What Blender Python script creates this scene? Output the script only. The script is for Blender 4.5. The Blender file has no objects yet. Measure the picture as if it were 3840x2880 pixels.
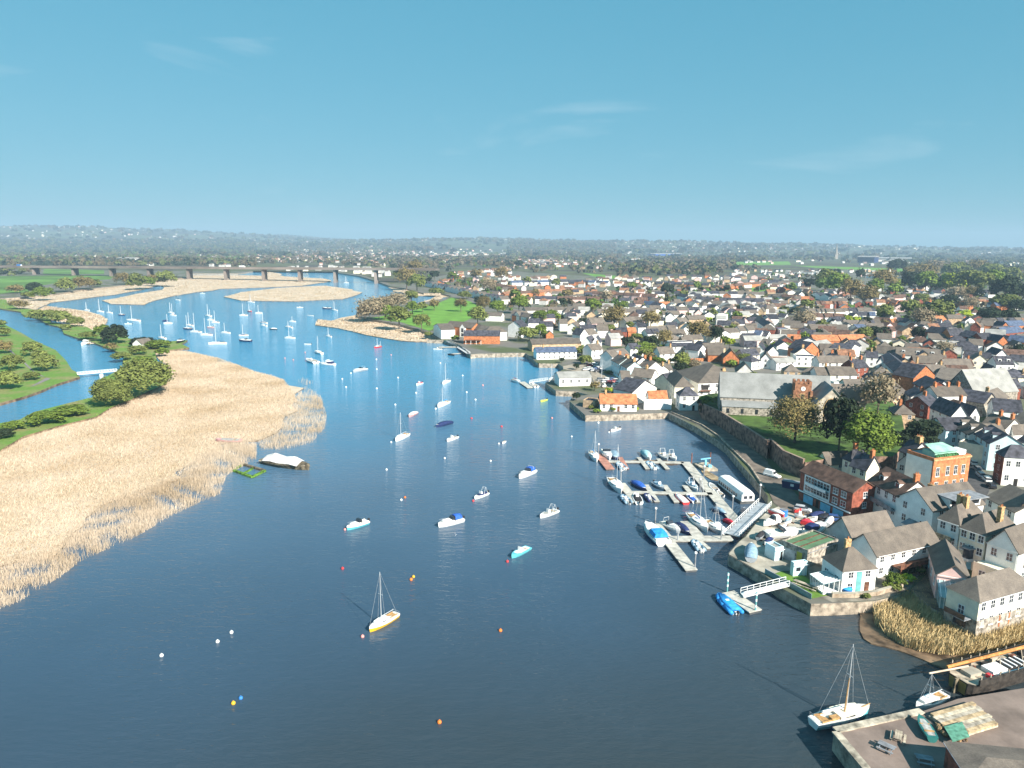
import bpy, bmesh, math, random
import numpy as np
from mathutils import Vector, Matrix
from mathutils.geometry import tessellate_polygon
S = bpy.context.scene
COL = S.collection
rnd = random.Random(7)
# ---------------------------------------------------------------- camera, sky, sun, exposure
CAM_H, FPX, HORIZON = 68.0, 2662.0, 920.0          # metres, focal length and horizon row for a 3840 x 2880 frame
PITCH = math.atan((1440 - HORIZON) / FPX)
cd = bpy.data.cameras.new('camera'); cam = bpy.data.objects.new('camera', cd); COL.objects.link(cam)
cd.sensor_fit = 'HORIZONTAL'; cd.sensor_width = 36.0; cd.lens = 36.0 * FPX / 3840
cd.clip_start = 0.5; cd.clip_end = 60000
ROLL = 0.006
cam.matrix_world = Matrix.Translation((0, 0, CAM_H)) @ Matrix.Rotation(math.pi / 2 - PITCH, 4, 'X') @ Matrix.Rotation(ROLL, 4, 'Z')
S.camera = cam
SUN_EL, SUN_AZ = math.radians(33), math.radians(-50)     # azimuth measured from +X towards +Y
sd = Vector((math.cos(SUN_EL) * math.cos(SUN_AZ), math.cos(SUN_EL) * math.sin(SUN_AZ), math.sin(SUN_EL)))
ld = bpy.data.lights.new('sun', 'SUN'); ld.energy = 5.0; ld.angle = math.radians(0.5); ld.color = (1.0, 0.93, 0.82)
sun = bpy.data.objects.new('sun', ld); COL.objects.link(sun)
sun.rotation_euler = (-sd).to_track_quat('-Z', 'Y').to_euler(); sun.location = sd * 3000
W = bpy.data.worlds.new('World'); S.world = W; W.use_nodes = True
wn, wl = W.node_tree.nodes, W.node_tree.links
wn.clear()
sky = wn.new('ShaderNodeTexSky'); sky.sky_type = 'NISHITA'; sky.sun_disc = False
sky.sun_elevation = SUN_EL; sky.sun_rotation = math.pi / 2 - SUN_AZ
sky.air_density = 1.0; sky.dust_density = 0.3; sky.ozone_density = 1.6; sky.altitude = 60
# the photograph's sky is a flat cyan: compress the model's range channel by channel
sep = wn.new('ShaderNodeSeparateColor'); tint = wn.new('ShaderNodeCombineColor'); wl.new(sky.outputs[0], sep.inputs[0])
for i, (ex, k) in enumerate(((0.60, 0.364), (0.30, 1.368), (0.28, 1.773))):
    pw = wn.new('ShaderNodeMath'); pw.operation = 'POWER'; pw.inputs[1].default_value = ex
    mu = wn.new('ShaderNodeMath'); mu.operation = 'MULTIPLY'; mu.inputs[1].default_value = k
    wl.new(sep.outputs[i], pw.inputs[0]); wl.new(pw.outputs[0], mu.inputs[0]); wl.new(mu.outputs[0], tint.inputs[i])
# thin high cloud wisps in the sky itself
tc = wn.new('ShaderNodeTexCoord'); mp = wn.new('ShaderNodeMapping'); mp.inputs['Scale'].default_value = (1.6, 1.6, 7.0)
mp.inputs['Rotation'].default_value = (0, 0.25, 0.5)
n1 = wn.new('ShaderNodeTexNoise'); n1.inputs['Scale'].default_value = 2.2; n1.inputs['Detail'].default_value = 7; n1.inputs['Distortion'].default_value = 0.6
cr = wn.new('ShaderNodeValToRGB'); cr.color_ramp.elements[0].position = 0.60; cr.color_ramp.elements[1].position = 0.90
cr.color_ramp.elements[0].color = (0, 0, 0, 1); cr.color_ramp.elements[1].color = (0.45, 0.45, 0.45, 1)
cl = wn.new('ShaderNodeMix'); cl.data_type = 'RGBA'; cl.inputs[7].default_value = (3.6, 4.2, 4.5, 1)
wl.new(tc.outputs['Generated'], mp.inputs[0]); wl.new(mp.outputs[0], n1.inputs['Vector']); wl.new(n1.outputs[0], cr.inputs[0])
wl.new(cr.outputs[0], cl.inputs[0]); wl.new(tint.outputs[0], cl.inputs[6])
bg = wn.new('ShaderNodeBackground'); bg.inputs[1].default_value = 0.1
wo = wn.new('ShaderNodeOutputWorld'); wl.new(cl.outputs[2], bg.inputs[0]); wl.new(bg.outputs[0], wo.inputs[0])
S.view_settings.view_transform = 'Standard'; S.view_settings.look = 'None'; S.view_settings.exposure = 1.15; S.view_settings.gamma = 1
S.render.engine = 'CYCLES'
S.cycles.max_bounces = 5; S.cycles.diffuse_bounces = 2; S.cycles.glossy_bounces = 2; S.cycles.transmission_bounces = 2
S.cycles.transparent_max_bounces = 4; S.cycles.volume_bounces = 0; S.cycles.caustics_reflective = False; S.cycles.caustics_refractive = False
S.cycles.use_denoising = True

# ---------------------------------------------------------------- survey: where things stand (photo readings turned into ground points)
CROP = dict(V=(0, 0, 2212 / 3840), A=(0, 800, 2.3042), B=(960, 800, 2.3042), C=(1920, 800, 2.3042), D=(2880, 800, 2.3042), E=(2880, 1200, 2.3042),
            F=(1920, 1320, 2.3042), K=(0, 1480, 2.3042), L=(960, 1480, 2.3042), a=(2400, 1280, 4.608), b=(2880, 1200, 4.608), c=(3360, 1200, 4.608),
            d=(3360, 1560, 4.608), e=(1600, 1150, 4.608), f=(2000, 1200, 4.608), g=(2880, 1560, 4.608), h=(2400, 1000, 4.608), i=(2880, 960, 4.608),
            j=(3360, 960, 4.608), G=(2160, 1600, 3.0722), H=(2640, 1900, 3.0722), I=(3120, 1880, 3.0722), J=(2940, 2340, 2.4578))
CP, SP = math.cos(PITCH), math.sin(PITCH)
def ray(c, x, y):
    x0, y0, s = CROP[c]
    px, py = (x0 + x / s - 1920) / FPX, (1440 - y0 - y / s) / FPX
    px, py = px - ROLL * py, py + ROLL * px
    return px, CP + py * SP, -SP + py * CP
def P(c, x, y, z=0.0):
    dx, dy, dz = ray(c, x, y)
    t = (z - CAM_H) / min(dz, -1e-4)
    return Vector((dx * t, dy * t, z))
def at_y(c, x, y, Y):                       # the point of that sight line at distance Y
    dx, dy, dz = ray(c, x, y)
    return Vector((dx * Y / dy, Y, CAM_H + dz * Y / dy))
def pix(p):                                 # a point of the place -> picture position in the V (2212 wide) frame
    x, y, z = p[0], p[1], p[2] - CAM_H
    f = y * CP - z * SP; u = y * SP + z * CP
    px, py = x / f, u / f
    px, py = px + ROLL * py, py - ROLL * px
    return (1920 + FPX * px) * 2212 / 3840, (1440 - FPX * py) * 2212 / 3840

# ---------------------------------------------------------------- object helpers
THINGS = []
def prop(o, label=None, cat=None, group=None, kind=None):
    if label: o['label'] = label
    if cat: o['category'] = cat
    if group: o['group'] = group
    if kind: o['kind'] = kind
    return o
def thing(name, label, cat, loc=(0, 0, 0), rz=0.0, group=None):
    o = bpy.data.objects.new(name, None); COL.objects.link(o); o.empty_display_size = 0.3
    o.location = loc; o.rotation_euler = (0, 0, rz)
    THINGS.append(o)
    return prop(o, label, cat, group)
def link(name, me, parent=None, loc=(0, 0, 0), rz=0.0):
    o = bpy.data.objects.new(name, me); COL.objects.link(o); o.location = loc; o.rotation_euler = (0, 0, rz)
    if parent is not None: o.parent = parent
    return o
def copy_tree(o, parent=None):
    c = o.copy(); COL.objects.link(c); c.parent = parent
    for ch in list(o.children): copy_tree(ch, c)
    if parent is None: THINGS.append(c)
    return c
class MB:
    """collects polygons of one part"""
    def __init__(s): s.v, s.f, s.m = [], [], []
    def face(s, pts, m=0):
        n = len(s.v); s.v += [tuple(p) for p in pts]; s.f.append(tuple(range(n, n + len(pts)))); s.m.append(m)
    def box(s, x0, x1, y0, y1, z0, z1, m=0):
        n = len(s.v); s.v += [(x, y, z) for z in (z0, z1) for y in (y0, y1) for x in (x0, x1)]
        for q in ((0, 2, 3, 1), (4, 5, 7, 6), (0, 1, 5, 4), (2, 6, 7, 3), (0, 4, 6, 2), (1, 3, 7, 5)):
            s.f.append(tuple(n + i for i in q)); s.m.append(m)
    def prism(s, poly, z0, z1, m=0, cap=True):          # poly: list of xy, counter-clockwise
        n = len(s.v); k = len(poly)
        s.v += [(p[0], p[1], z0) for p in poly] + [(p[0], p[1], z1) for p in poly]
        for i in range(k):
            j = (i + 1) % k; s.f.append((n + i, n + j, n + k + j, n + k + i)); s.m.append(m)
        if cap:
            s.f.append(tuple(n + k + i for i in range(k))); s.m.append(m)
            s.f.append(tuple(n + i for i in reversed(range(k)))); s.m.append(m)
    def tube(s, p, q, r0, r1=None, k=6, m=0):
        r1 = r0 if r1 is None else r1
        p, q = Vector(p), Vector(q); d = (q - p)
        if d.length < 1e-6: return
        d.normalize(); a = d.orthogonal().normalized(); b = d.cross(a); n = len(s.v)
        for c, r in ((p, r0), (q, r1)):
            for i in range(k):
                t = 2 * math.pi * i / k; s.v.append(tuple(c + a * (r * math.cos(t)) + b * (r * math.sin(t))))
        for i in range(k):
            j = (i + 1) % k; s.f.append((n + i, n + j, n + k + j, n + k + i)); s.m.append(m)
        s.f.append(tuple(n + k + i for i in range(k))); s.m.append(m)
        s.f.append(tuple(n + i for i in reversed(range(k)))); s.m.append(m)
    def bar(s, p, q, w, h, m=0):                       # a straight box beam from p to q
        p, q = Vector(p), Vector(q); d = (q - p).normalized()
        side = d.cross(Vector((0, 0, 1)))
        side = side.normalized() if side.length > 1e-4 else Vector((1, 0, 0))
        up = side.cross(d); n = len(s.v)
        for c in (p, q):
            for a, b in ((-1, -1), (1, -1), (1, 1), (-1, 1)): s.v.append(tuple(c + side * (a * w / 2) + up * (b * h / 2)))
        for f in ((0, 1, 5, 4), (1, 2, 6, 5), (2, 3, 7, 6), (3, 0, 4, 7), (0, 3, 2, 1), (4, 5, 6, 7)):
            s.f.append(tuple(n + i for i in f)); s.m.append(m)
    def loft(s, rings, m=0, closed=True, cap=True):
        k = len(rings[0]); n = len(s.v)
        for r in rings: s.v += [tuple(p) for p in r]
        for a in range(len(rings) - 1):
            for i in range(k if closed else k - 1):
                j = (i + 1) % k
                s.f.append((n + a * k + i, n + a * k + j, n + (a + 1) * k + j, n + (a + 1) * k + i)); s.m.append(m)
        if cap:
            s.f.append(tuple(n + i for i in reversed(range(k)))); s.m.append(m)
            s.f.append(tuple(n + (len(rings) - 1) * k + i for i in range(k))); s.m.append(m)
    def ball(s, c, r, k=8, m=0, sz=1.0):
        rings = []
        for a in range(1, 5):
            t = math.pi * a / 5
            rings.append([(c[0] + r * math.sin(t) * math.cos(2 * math.pi * i / k), c[1] + r * math.sin(t) * math.sin(2 * math.pi * i / k), c[2] - r * sz * math.cos(t)) for i in range(k)])
        s.loft(rings, m)
    def mesh(s, name, mats, smooth=False):
        me = bpy.data.meshes.new(name); me.from_pydata(s.v, [], s.f)
        for x in (mats if isinstance(mats, (list, tuple)) else [mats]): me.materials.append(x)
        me.polygons.foreach_set('material_index', s.m)
        if smooth: me.polygons.foreach_set('use_smooth', [True] * len(s.f))
        me.update(); return me
    def obj(s, name, mats, parent=None, loc=(0, 0, 0), rz=0.0, smooth=False):
        return link(name, s.mesh(name, mats, smooth), parent, loc, rz)
def np_mesh(name, v, quads, mat, midx=None):
    me = bpy.data.meshes.new(name); n = quads.shape[1]
    me.vertices.add(len(v)); me.vertices.foreach_set('co', np.asarray(v, np.float32).ravel())
    me.loops.add(quads.size); me.loops.foreach_set('vertex_index', quads.astype(np.int32).ravel())
    me.polygons.add(len(quads)); me.polygons.foreach_set('loop_start', np.arange(0, quads.size, n, dtype=np.int32))
    for x in (mat if isinstance(mat, (list, tuple)) else [mat]): me.materials.append(x)
    if midx is not None: me.polygons.foreach_set('material_index', midx.astype(np.int32))
    me.update(calc_edges=True); return me

# ---------------------------------------------------------------- materials
def M(name, col, rough=0.8, var=0.12, scale=0.6, bump=0.0, bscale=6.0, each=0.0, col2=None, spots=None, metal=0.0, spec=0.3, grain=0.06):
    """procedural surface: colour broken up by noise in place coordinates; 'each' = how much whole objects differ; col2 = second colour in patches"""
    m = bpy.data.materials.new(name); m.use_nodes = True; n, l = m.node_tree.nodes, m.node_tree.links
    b = n['Principled BSDF']; b.inputs['Roughness'].default_value = rough; b.inputs['Metallic'].default_value = metal
    b.inputs['Specular IOR Level'].default_value = spec
    g = n.new('ShaderNodeNewGeometry')
    t = n.new('ShaderNodeTexNoise'); t.inputs['Scale'].default_value = scale; t.inputs['Detail'].default_value = 5; l.new(g.outputs['Position'], t.inputs['Vector'])
    mx = n.new('ShaderNodeMix'); mx.data_type = 'RGBA'
    c2 = col2 if col2 else tuple(c * (1 - 2.2 * var) for c in col)
    mx.inputs[6].default_value = (*(col2 and col or tuple(min(1, c * (1 + var)) for c in col)), 1); mx.inputs[7].default_value = (*c2, 1)
    r = n.new('ShaderNodeMapRange'); r.inputs[1].default_value = 0.35 if not spots else spots[0]; r.inputs[2].default_value = 0.68 if not spots else spots[1]
    l.new(t.outputs[0], r.inputs[0]); l.new(r.outputs[0], mx.inputs[0]); out = mx.outputs[2]
    t3 = n.new('ShaderNodeTexNoise'); t3.inputs['Scale'].default_value = scale * 9; t3.inputs['Detail'].default_value = 2; l.new(g.outputs['Position'], t3.inputs['Vector'])
    r3 = n.new('ShaderNodeMapRange'); r3.inputs[1].default_value = 0.3; r3.inputs[2].default_value = 0.7; r3.inputs[3].default_value = 1 - grain; r3.inputs[4].default_value = 1 + grain * .6; l.new(t3.outputs[0], r3.inputs[0])
    s3 = n.new('ShaderNodeVectorMath'); s3.operation = 'SCALE'; l.new(out, s3.inputs[0]); l.new(r3.outputs[0], s3.inputs['Scale']); out = s3.outputs[0]
    if each:
        oi = n.new('ShaderNodeObjectInfo'); mr = n.new('ShaderNodeMapRange'); mr.inputs[3].default_value = 1 - each; mr.inputs[4].default_value = 1 + each
        l.new(oi.outputs['Random'], mr.inputs[0])
        sc = n.new('ShaderNodeVectorMath'); sc.operation = 'SCALE'; l.new(out, sc.inputs[0]); l.new(mr.outputs[0], sc.inputs['Scale']); out = sc.outputs[0]
    l.new(out, b.inputs['Base Color'])
    if bump:
        t2 = n.new('ShaderNodeTexNoise'); t2.inputs['Scale'].default_value = bscale; t2.inputs['Detail'].default_value = 3; l.new(g.outputs['Position'], t2.inputs['Vector'])
        bp = n.new('ShaderNodeBump'); bp.inputs['Strength'].default_value = bump; bp.inputs['Distance'].default_value = 0.1
        l.new(t2.outputs[0], bp.inputs['Height']); l.new(bp.outputs[0], b.inputs['Normal'])
    return m
# ---------------------------------------------------------------- land, water, reeds, hills
import re
def PL(txt, z=0.0):
    out, c = [], None
    for w in txt.split():
        if w[0].isalpha(): c, w = w[0], w[1:]
        if w:
            x, y = w.split(','); out.append(P(c, float(x), float(y), z))
    return out
def area2(p): return sum(a.x * b.y - b.x * a.y for a, b in zip(p, p[1:] + p[:1]))
def rough(pts, amp=1.6, step=5.0):
    """an uneven natural shoreline instead of straight runs"""
    out = []
    for a, b in zip(pts, pts[1:] + pts[:1]):
        L = (b - a).length; D = max(60.0, (a + b).length / 2); st = step * D / 150; k = max(1, min(60, int(L / st))); n_ = Vector((-(b - a).y, (b - a).x, 0)) / max(L, .01)
        for i in range(k):
            p = a + (b - a) * (i / k); w = amp * D / 150
            out.append(p + n_ * (w * (math.sin(p.x * .37 * 150 / D + p.y * .53 * 150 / D) * .6 + math.sin(p.x * .11 + p.y * .19 + 1.3) * .7 + rnd.uniform(-.45, .45)) if i else 0))
    return out
def slab(name, pts, z, mtop, mside, kind='structure', bottom=-1.0):
    """a piece of ground: flat top at z, banks down into the water"""
    if area2(pts) < 0: pts = pts[::-1]
    b = MB(); k = len(pts)
    b.v = [(p.x, p.y, z) for p in pts] + [(p.x, p.y, bottom) for p in pts]
    for t in tessellate_polygon([[Vector((p.x, p.y, 0)) for p in pts]]):
        q = [b.v[i] for i in t]
        if (q[1][0] - q[0][0]) * (q[2][1] - q[0][1]) - (q[1][1] - q[0][1]) * (q[2][0] - q[0][0]) < 0: t = t[::-1]
        b.f.append(tuple(t)); b.m.append(0)
    for i in range(k):
        j = (i + 1) % k; b.f.append((i, i + k, j + k, j)); b.m.append(1)
    o = b.obj(name, [mtop, mside]); prop(o, kind=kind); return o
SHEETS = []
def sheet(name, pts, mat, kind='structure'):
    if area2(pts) < 0: pts = pts[::-1]
    SHEETS.append(name); b = MB(); b.v = [(p.x, p.y, p.z + .004 * len(SHEETS)) for p in pts]      # flush surfaces each 4 mm above the last
    for t in tessellate_polygon([[Vector((p.x, p.y, 0)) for p in pts]]):
        q = [b.v[i] for i in t]
        if (q[1][0] - q[0][0]) * (q[2][1] - q[0][1]) - (q[1][1] - q[0][1]) * (q[2][0] - q[0][0]) < 0: t = t[::-1]
        b.f.append(tuple(t)); b.m.append(0)
    return prop(b.obj(name, mat), kind=kind)
def inside(px, py, poly):
    r = np.zeros(len(px), bool)
    for a, b in zip(poly, poly[1:] + poly[:1]):
        c = (a.y > py) != (b.y > py)
        with np.errstate(divide='ignore', invalid='ignore'):
            r ^= c & (px < (b.x - a.x) * (py - a.y) / (b.y - a.y + 1e-12) + a.x)
    return r
ng = np.random.default_rng(5)
def scatter(poly, n):
    xs = [p.x for p in poly]; ys = [p.y for p in poly]
    x = ng.uniform(min(xs), max(xs), n * 3); y = ng.uniform(min(ys), max(ys), n * 3)
    k = inside(x, y, poly); return x[k][:n], y[k][:n]

# water
mw = bpy.data.materials.new('river_water'); mw.use_nodes = True
n, l = mw.node_tree.nodes, mw.node_tree.links
b = n['Principled BSDF']; b.inputs['Roughness'].default_value = 0.07; b.inputs['IOR'].default_value = 1.333
g = n.new('ShaderNodeNewGeometry')
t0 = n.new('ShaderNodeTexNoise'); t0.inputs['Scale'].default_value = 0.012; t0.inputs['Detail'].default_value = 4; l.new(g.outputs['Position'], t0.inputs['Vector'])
# dark by the quays, bluer upstream: sky reflection painted into the base colour
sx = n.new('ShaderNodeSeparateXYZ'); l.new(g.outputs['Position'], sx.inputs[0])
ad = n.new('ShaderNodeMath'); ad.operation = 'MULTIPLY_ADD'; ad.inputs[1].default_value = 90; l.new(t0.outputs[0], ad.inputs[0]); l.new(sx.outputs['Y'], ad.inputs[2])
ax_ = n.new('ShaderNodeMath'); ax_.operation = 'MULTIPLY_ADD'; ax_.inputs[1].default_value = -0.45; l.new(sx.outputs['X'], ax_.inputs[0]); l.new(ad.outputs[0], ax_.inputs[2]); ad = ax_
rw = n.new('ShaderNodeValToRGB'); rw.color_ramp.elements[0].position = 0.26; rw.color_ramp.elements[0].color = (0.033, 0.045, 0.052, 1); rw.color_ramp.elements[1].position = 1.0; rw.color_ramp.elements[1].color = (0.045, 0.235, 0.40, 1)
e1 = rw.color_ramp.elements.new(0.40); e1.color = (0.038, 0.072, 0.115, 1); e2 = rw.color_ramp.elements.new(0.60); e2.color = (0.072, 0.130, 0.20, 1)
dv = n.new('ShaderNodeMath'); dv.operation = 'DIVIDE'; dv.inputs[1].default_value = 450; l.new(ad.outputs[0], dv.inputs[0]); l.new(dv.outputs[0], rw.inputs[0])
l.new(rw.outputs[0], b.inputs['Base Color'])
mpw = n.new('ShaderNodeMapping'); mpw.inputs['Rotation'].default_value = (0, 0, 0.35); mpw.inputs['Scale'].default_value = (0.35, 1.0, 1); l.new(g.outputs['Position'], mpw.inputs[0])
tw = n.new('ShaderNodeTexNoise'); tw.inputs['Scale'].default_value = 0.75; tw.inputs['Detail'].default_value = 4; tw.inputs['Roughness'].default_value = 0.6; l.new(mpw.outputs[0], tw.inputs['Vector'])
tg = n.new('ShaderNodeTexNoise'); tg.inputs['Scale'].default_value = 0.03; tg.inputs['Detail'].default_value = 3; l.new(g.outputs['Position'], tg.inputs['Vector'])
gm = n.new('ShaderNodeMapRange'); gm.inputs[1].default_value = 0.3; gm.inputs[2].default_value = 0.7; gm.inputs[3].default_value = 0.25; gm.inputs[4].default_value = 0.6; l.new(tg.outputs[0], gm.inputs[0])
bp = n.new('ShaderNodeBump'); bp.inputs['Distance'].default_value = 0.7; l.new(gm.outputs[0], bp.inputs['Strength']); l.new(tw.outputs[0], bp.inputs['Height']); l.new(bp.outputs[0], b.inputs['Normal'])
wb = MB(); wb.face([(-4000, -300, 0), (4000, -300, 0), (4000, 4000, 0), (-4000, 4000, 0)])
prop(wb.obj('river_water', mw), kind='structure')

m_ground = M('town_ground', (0.155, 0.145, 0.13), 0.95, scale=0.035, col2=(0.085, 0.105, 0.045), spots=(0.46, 0.60))
m_quay = M('quay_stone', (0.39, 0.325, 0.255), 0.9, 0.28, 0.8, 0.7, 3.0, grain=0.2)
m_grass = M('grass', (0.12, 0.225, 0.035), 0.95, scale=0.09, col2=(0.24, 0.215, 0.09), spots=(0.44, 0.70), bump=0.3, bscale=2.0, grain=0.2)
m_lawn = M('lawn', (0.13, 0.28, 0.035), 0.95, 0.12, 0.08)
m_fieldg = M('field_grass', (0.10, 0.20, 0.035), 0.95, 0.3, 0.01)
m_mud = M('river_mud', (0.20, 0.135, 0.085), 0.55, 0.35, 0.35, 0.5, 2.0)
m_reed = M('dry_reed', (0.56, 0.46, 0.355), 0.9, scale=0.05, col2=(0.43, 0.325, 0.20), spots=(0.4, 0.72), bump=0.5, bscale=2.5)
m_reedleaf = M('dry_reed_stems', (0.60, 0.490, 0.375), 0.9, scale=0.045, col2=(0.46, 0.350, 0.235), spots=(0.42, 0.70))
m_reedwarm = M('golden_reed_stems', (0.60, 0.46, 0.24), 0.9, scale=0.4, col2=(0.42, 0.31, 0.15), spots=(0.38, 0.7))
m_wallred = M('churchyard_wall_stone', (0.235, 0.150, 0.115), 0.95, 0.35, 0.7, 0.8, 2.5)
m_asph = M('asphalt', (0.075, 0.073, 0.075), 0.9, 0.15, 0.4)
m_path = M('pale_path', (0.34, 0.29, 0.23), 0.95, 0.15, 0.5)
m_conc = M('yard_concrete', (0.40, 0.365, 0.30), 0.9, 0.22, 0.25)
m_conc2 = M('garden_paving', (0.22, 0.20, 0.165), 0.95, 0.25, 0.4)
m_prom = M('promenade_surface', (0.175, 0.145, 0.12), 0.9, 0.2, 0.3)
m_brickpave = M('quay_paving', (0.215, 0.165, 0.14), 0.9, 0.15, 0.25)

TOWN = PL('I2700,1200 2212,1325 1690,1475 1290,1300 1150,1230 910,1010 760,1085 500,1150 0,1175 H1235,1120 870,925 700,790 290,560 280,535 400,400 470,345 640,130 730,45 '
          'G2212,800 2130,690 1960,500 1730,230 1620,150 1390,5 F1350,527 635,548 497,425 520,385 600,375 660,370 f740,1240 850,1238 390,1225 205,1085 320,1050 420,900 530,850 690,880 '
          '500,800 430,755 100,750 0,700 e1930,985 1710,800 1400,805 860,815 760,830 700,800 640,700 540,650 330,590 280,570 0,570 B1620,1095 1430,1010 1250,960 1020,920 870,885 890,800 '
          '960,740 1240,700 1390,775 1480,765 1620,740 1690,715 1600,690 1450,690 1300,650 1160,630 1040,585 890,540 720,515 640,478 500,465 300,470 100,480 '
          'A2060,520 1650,520 1640,545 1480,570 1230,605 900,640 700,660 460,700 200,725 40,735 -900,700', 2.5)
TOWN += [Vector((-12500, 1200, 2.5)), Vector((-12500, 13000, 2.5)), Vector((12500, 13000, 2.5)), Vector((12500, 150, 2.5)), Vector((400, 60, 2.5))]
slab('ground', TOWN, 2.5, m_ground, m_quay)
slab('quay', PL('J460,985 1290,800 1600,690 2400,560 3600,2100 900,1560', 3.0), 3.0, m_brickpave, m_quay)
slab('mud_bank', rough(PL('J690,-200 700,60 735,135 800,175 860,190 930,205 1040,235 1150,275 1290,330 1400,380 1530,430 2500,300 2500,-300 1700,-420', 0.22), .5, 2.5), 0.22, m_mud, m_mud)
BANK = PL('K-400,330 0,245 170,215 290,150 500,95 760,30 A800,1590 820,1530 850,1440 1000,1370 1080,1310 1060,1270 1000,1190 870,1140 700,1085 540,1010 370,935 250,890 180,850 0,800 -500,690 '
          '-500,600 60,770 300,875 600,960 800,1010 930,980 1080,1050 1110,1080 1400,1110 1620,1095 1635,1160 1500,1178 1340,1195 1350,1240 1450,1340 1460,1400 1440,1470 1300,1530 1130,1610 '
          'K830,190 500,270 200,360 0,480 -400,580', 1.2)
slab('canal_bank', rough(BANK, 1.0), 1.2, m_grass, m_mud)
slab('towpath_field', PL('A-300,1770 0,1640 210,1582 340,1537 480,1477 690,1412 660,1370 620,1350 570,1270 480,1180 300,1100 180,1030 60,970 0,920 -300,790 -1600,700 -1600,2300', 1.2)[:], 1.2, m_grass, m_mud)
REED = PL('A1340,1195 1600,1190 1880,1250 2100,1330 2212,1372 B120,1400 240,1440 330,1560 360,1640 L330,60 230,230 170,330 20,395 K2110,405 1900,425 1640,605 1560,720 1400,780 1160,862 900,940 '
          '740,1062 480,1385 0,1480 -500,1640 -500,560 0,470 200,355 500,265 830,185 A1130,1605 1300,1525 1440,1465 1462,1395 1450,1335 1350,1235', 0.4)
FAR_REEDS = [PL('A0,760 40,735 200,728 460,702 700,662 900,642 1230,607 1480,572 1640,547 1650,535 2100,535 B90,540 100,495 250,545 600,565 650,580 640,590 400,625 0,642 A2100,645 1900,652 1700,680 1350,750 1250,790 960,782 '
                '880,752 1000,735 1200,692 1400,662 1420,640 1390,622 1300,640 1220,662 1000,702 820,722 440,770 400,792 300,840 100,800', 0.5),
             PL('A100,800 300,840 400,800 640,830 880,882 930,920 900,990 800,1012 600,965 300,880', 0.5),
             PL('V483,641 520,631 600,622 700,617 760,625 776,635 740,646 640,651 520,649', 0.5),
             PL('B510,965 530,915 650,930 860,880 1020,920 1250,960 1430,1010 1620,1095 1610,1110 1380,1108 1250,1100 950,1050 700,990', 0.5),
             PL('B1150,628 1300,648 1450,690 1700,712 1600,742 1480,762 1390,775 1500,745 1560,715 1400,712 1300,690 1180,655', 0.5),
             PL('B100,490 350,487 300,470 100,478', 0.5)]
slab('reed_bed', rough(REED, 1.8, 4), 0.4, m_reed, m_mud)
for i, r in enumerate(FAR_REEDS): slab('far_reed_bed', rough(r, .9, 5), 0.55, m_reed, m_mud)

def blades(name, x, y, z0, h, w, mat, lean=0.5, wind=(0.55, -0.25), kind='stuff'):
    """reed stems: thin leaning leaf cards in tufts"""
    k = len(x); a = ng.uniform(0, math.pi, k); hh = h * ng.uniform(0.6, 1.25, k); ww = w * ng.uniform(0.5, 1.3, k)
    lx = (wind[0] + ng.normal(0, lean, k)) * hh; ly = (wind[1] + ng.normal(0, lean, k)) * hh
    dx, dy = np.cos(a) * ww / 2, np.sin(a) * ww / 2
    z0 = np.broadcast_to(z0, k)
    v = np.stack([np.stack([x - dx, y - dy, z0], 1), np.stack([x + dx, y + dy, z0], 1), np.stack([x + lx + dx * .5, y + ly + dy * .5, z0 + hh], 1), np.stack([x + lx - dx * .5, y + ly - dy * .5, z0 + hh], 1)], 1).reshape(-1, 3)
    return prop(link(name, np_mesh(name, v, np.arange(4 * k).reshape(-1, 4), mat)), kind=kind)
x, y = scatter(REED, 150000)
blades('reeds', x, y, 0.3, 0.75, 0.13, m_reedleaf, 0.4, (0.4, -0.25))
# thinning reeds standing in the water along the outer edge
FRINGE = [('K-500,1640 -60,1470 0,1450 480,1365 740,1062 900,940 1160,862 1400,780 1560,720 1640,605 1900,425 2212,400 2212,560 1960,700 1900,860 1500,1040 1180,1230 700,1440 520,1580 100,1830 -500,2000', 90000),
          ('L0,400 170,330 230,230 330,60 380,-10 560,30 610,180 590,300 480,420 220,480 40,470', 20000), ('B330,1560 370,1640 560,1640 520,1560 420,1500', 1500), ('B350,1450 400,1430 500,1470 430,1490', 250)]
fx, fy = [], []
for t, nn in FRINGE:
    p = PL(t, 0); x, y = scatter(p, nn)
    keep = (np.sin(x * .31 + 2 * np.sin(y * .17)) * np.cos(y * .37 + 1.3 * np.sin(x * .21)) + ng.uniform(-1.3, 1.3, len(x))) > 0.25
    fx.append(x[keep]); fy.append(y[keep])
blades('sparse_reeds', np.concatenate(fx), np.concatenate(fy), -0.1, 1.5, 0.075, m_reedleaf, 0.2, (0.15, -0.1))
RBAY = PL('J830,0 950,110 1100,205 1250,255 1480,290 1700,295 1900,270 2500,110 2500,-260 1750,-330 1150,-420 960,-300 820,-130', 0.35)
x, y = scatter(RBAY, 30000)
blades('golden_reeds', x, y, 0.35, 1.9, 0.14, m_reedwarm, 0.25, (0.2, 0.05))
fx, fy = [], []
for r, nn in zip(FAR_REEDS, (20000, 9000, 6000, 5000, 2500, 500)):
    x, y = scatter(r, nn); fx.append(x); fy.append(y)
blades('far_reeds', np.concatenate(fx), np.concatenate(fy), 0.4, 0.7, 0.8, m_reedleaf, 0.9, (1.0, -0.5))
# rough grass on the canal bank
x, y = scatter(BANK, 9000)
blades('rough_grass', x, y, 1.2, 0.7, 0.5, M('rough_grass_blades', (0.15, 0.27, 0.045), 0.95, 0.25, 0.3, col2=(0.36, 0.32, 0.14), spots=(0.5, 0.75)), 0.5)

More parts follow.
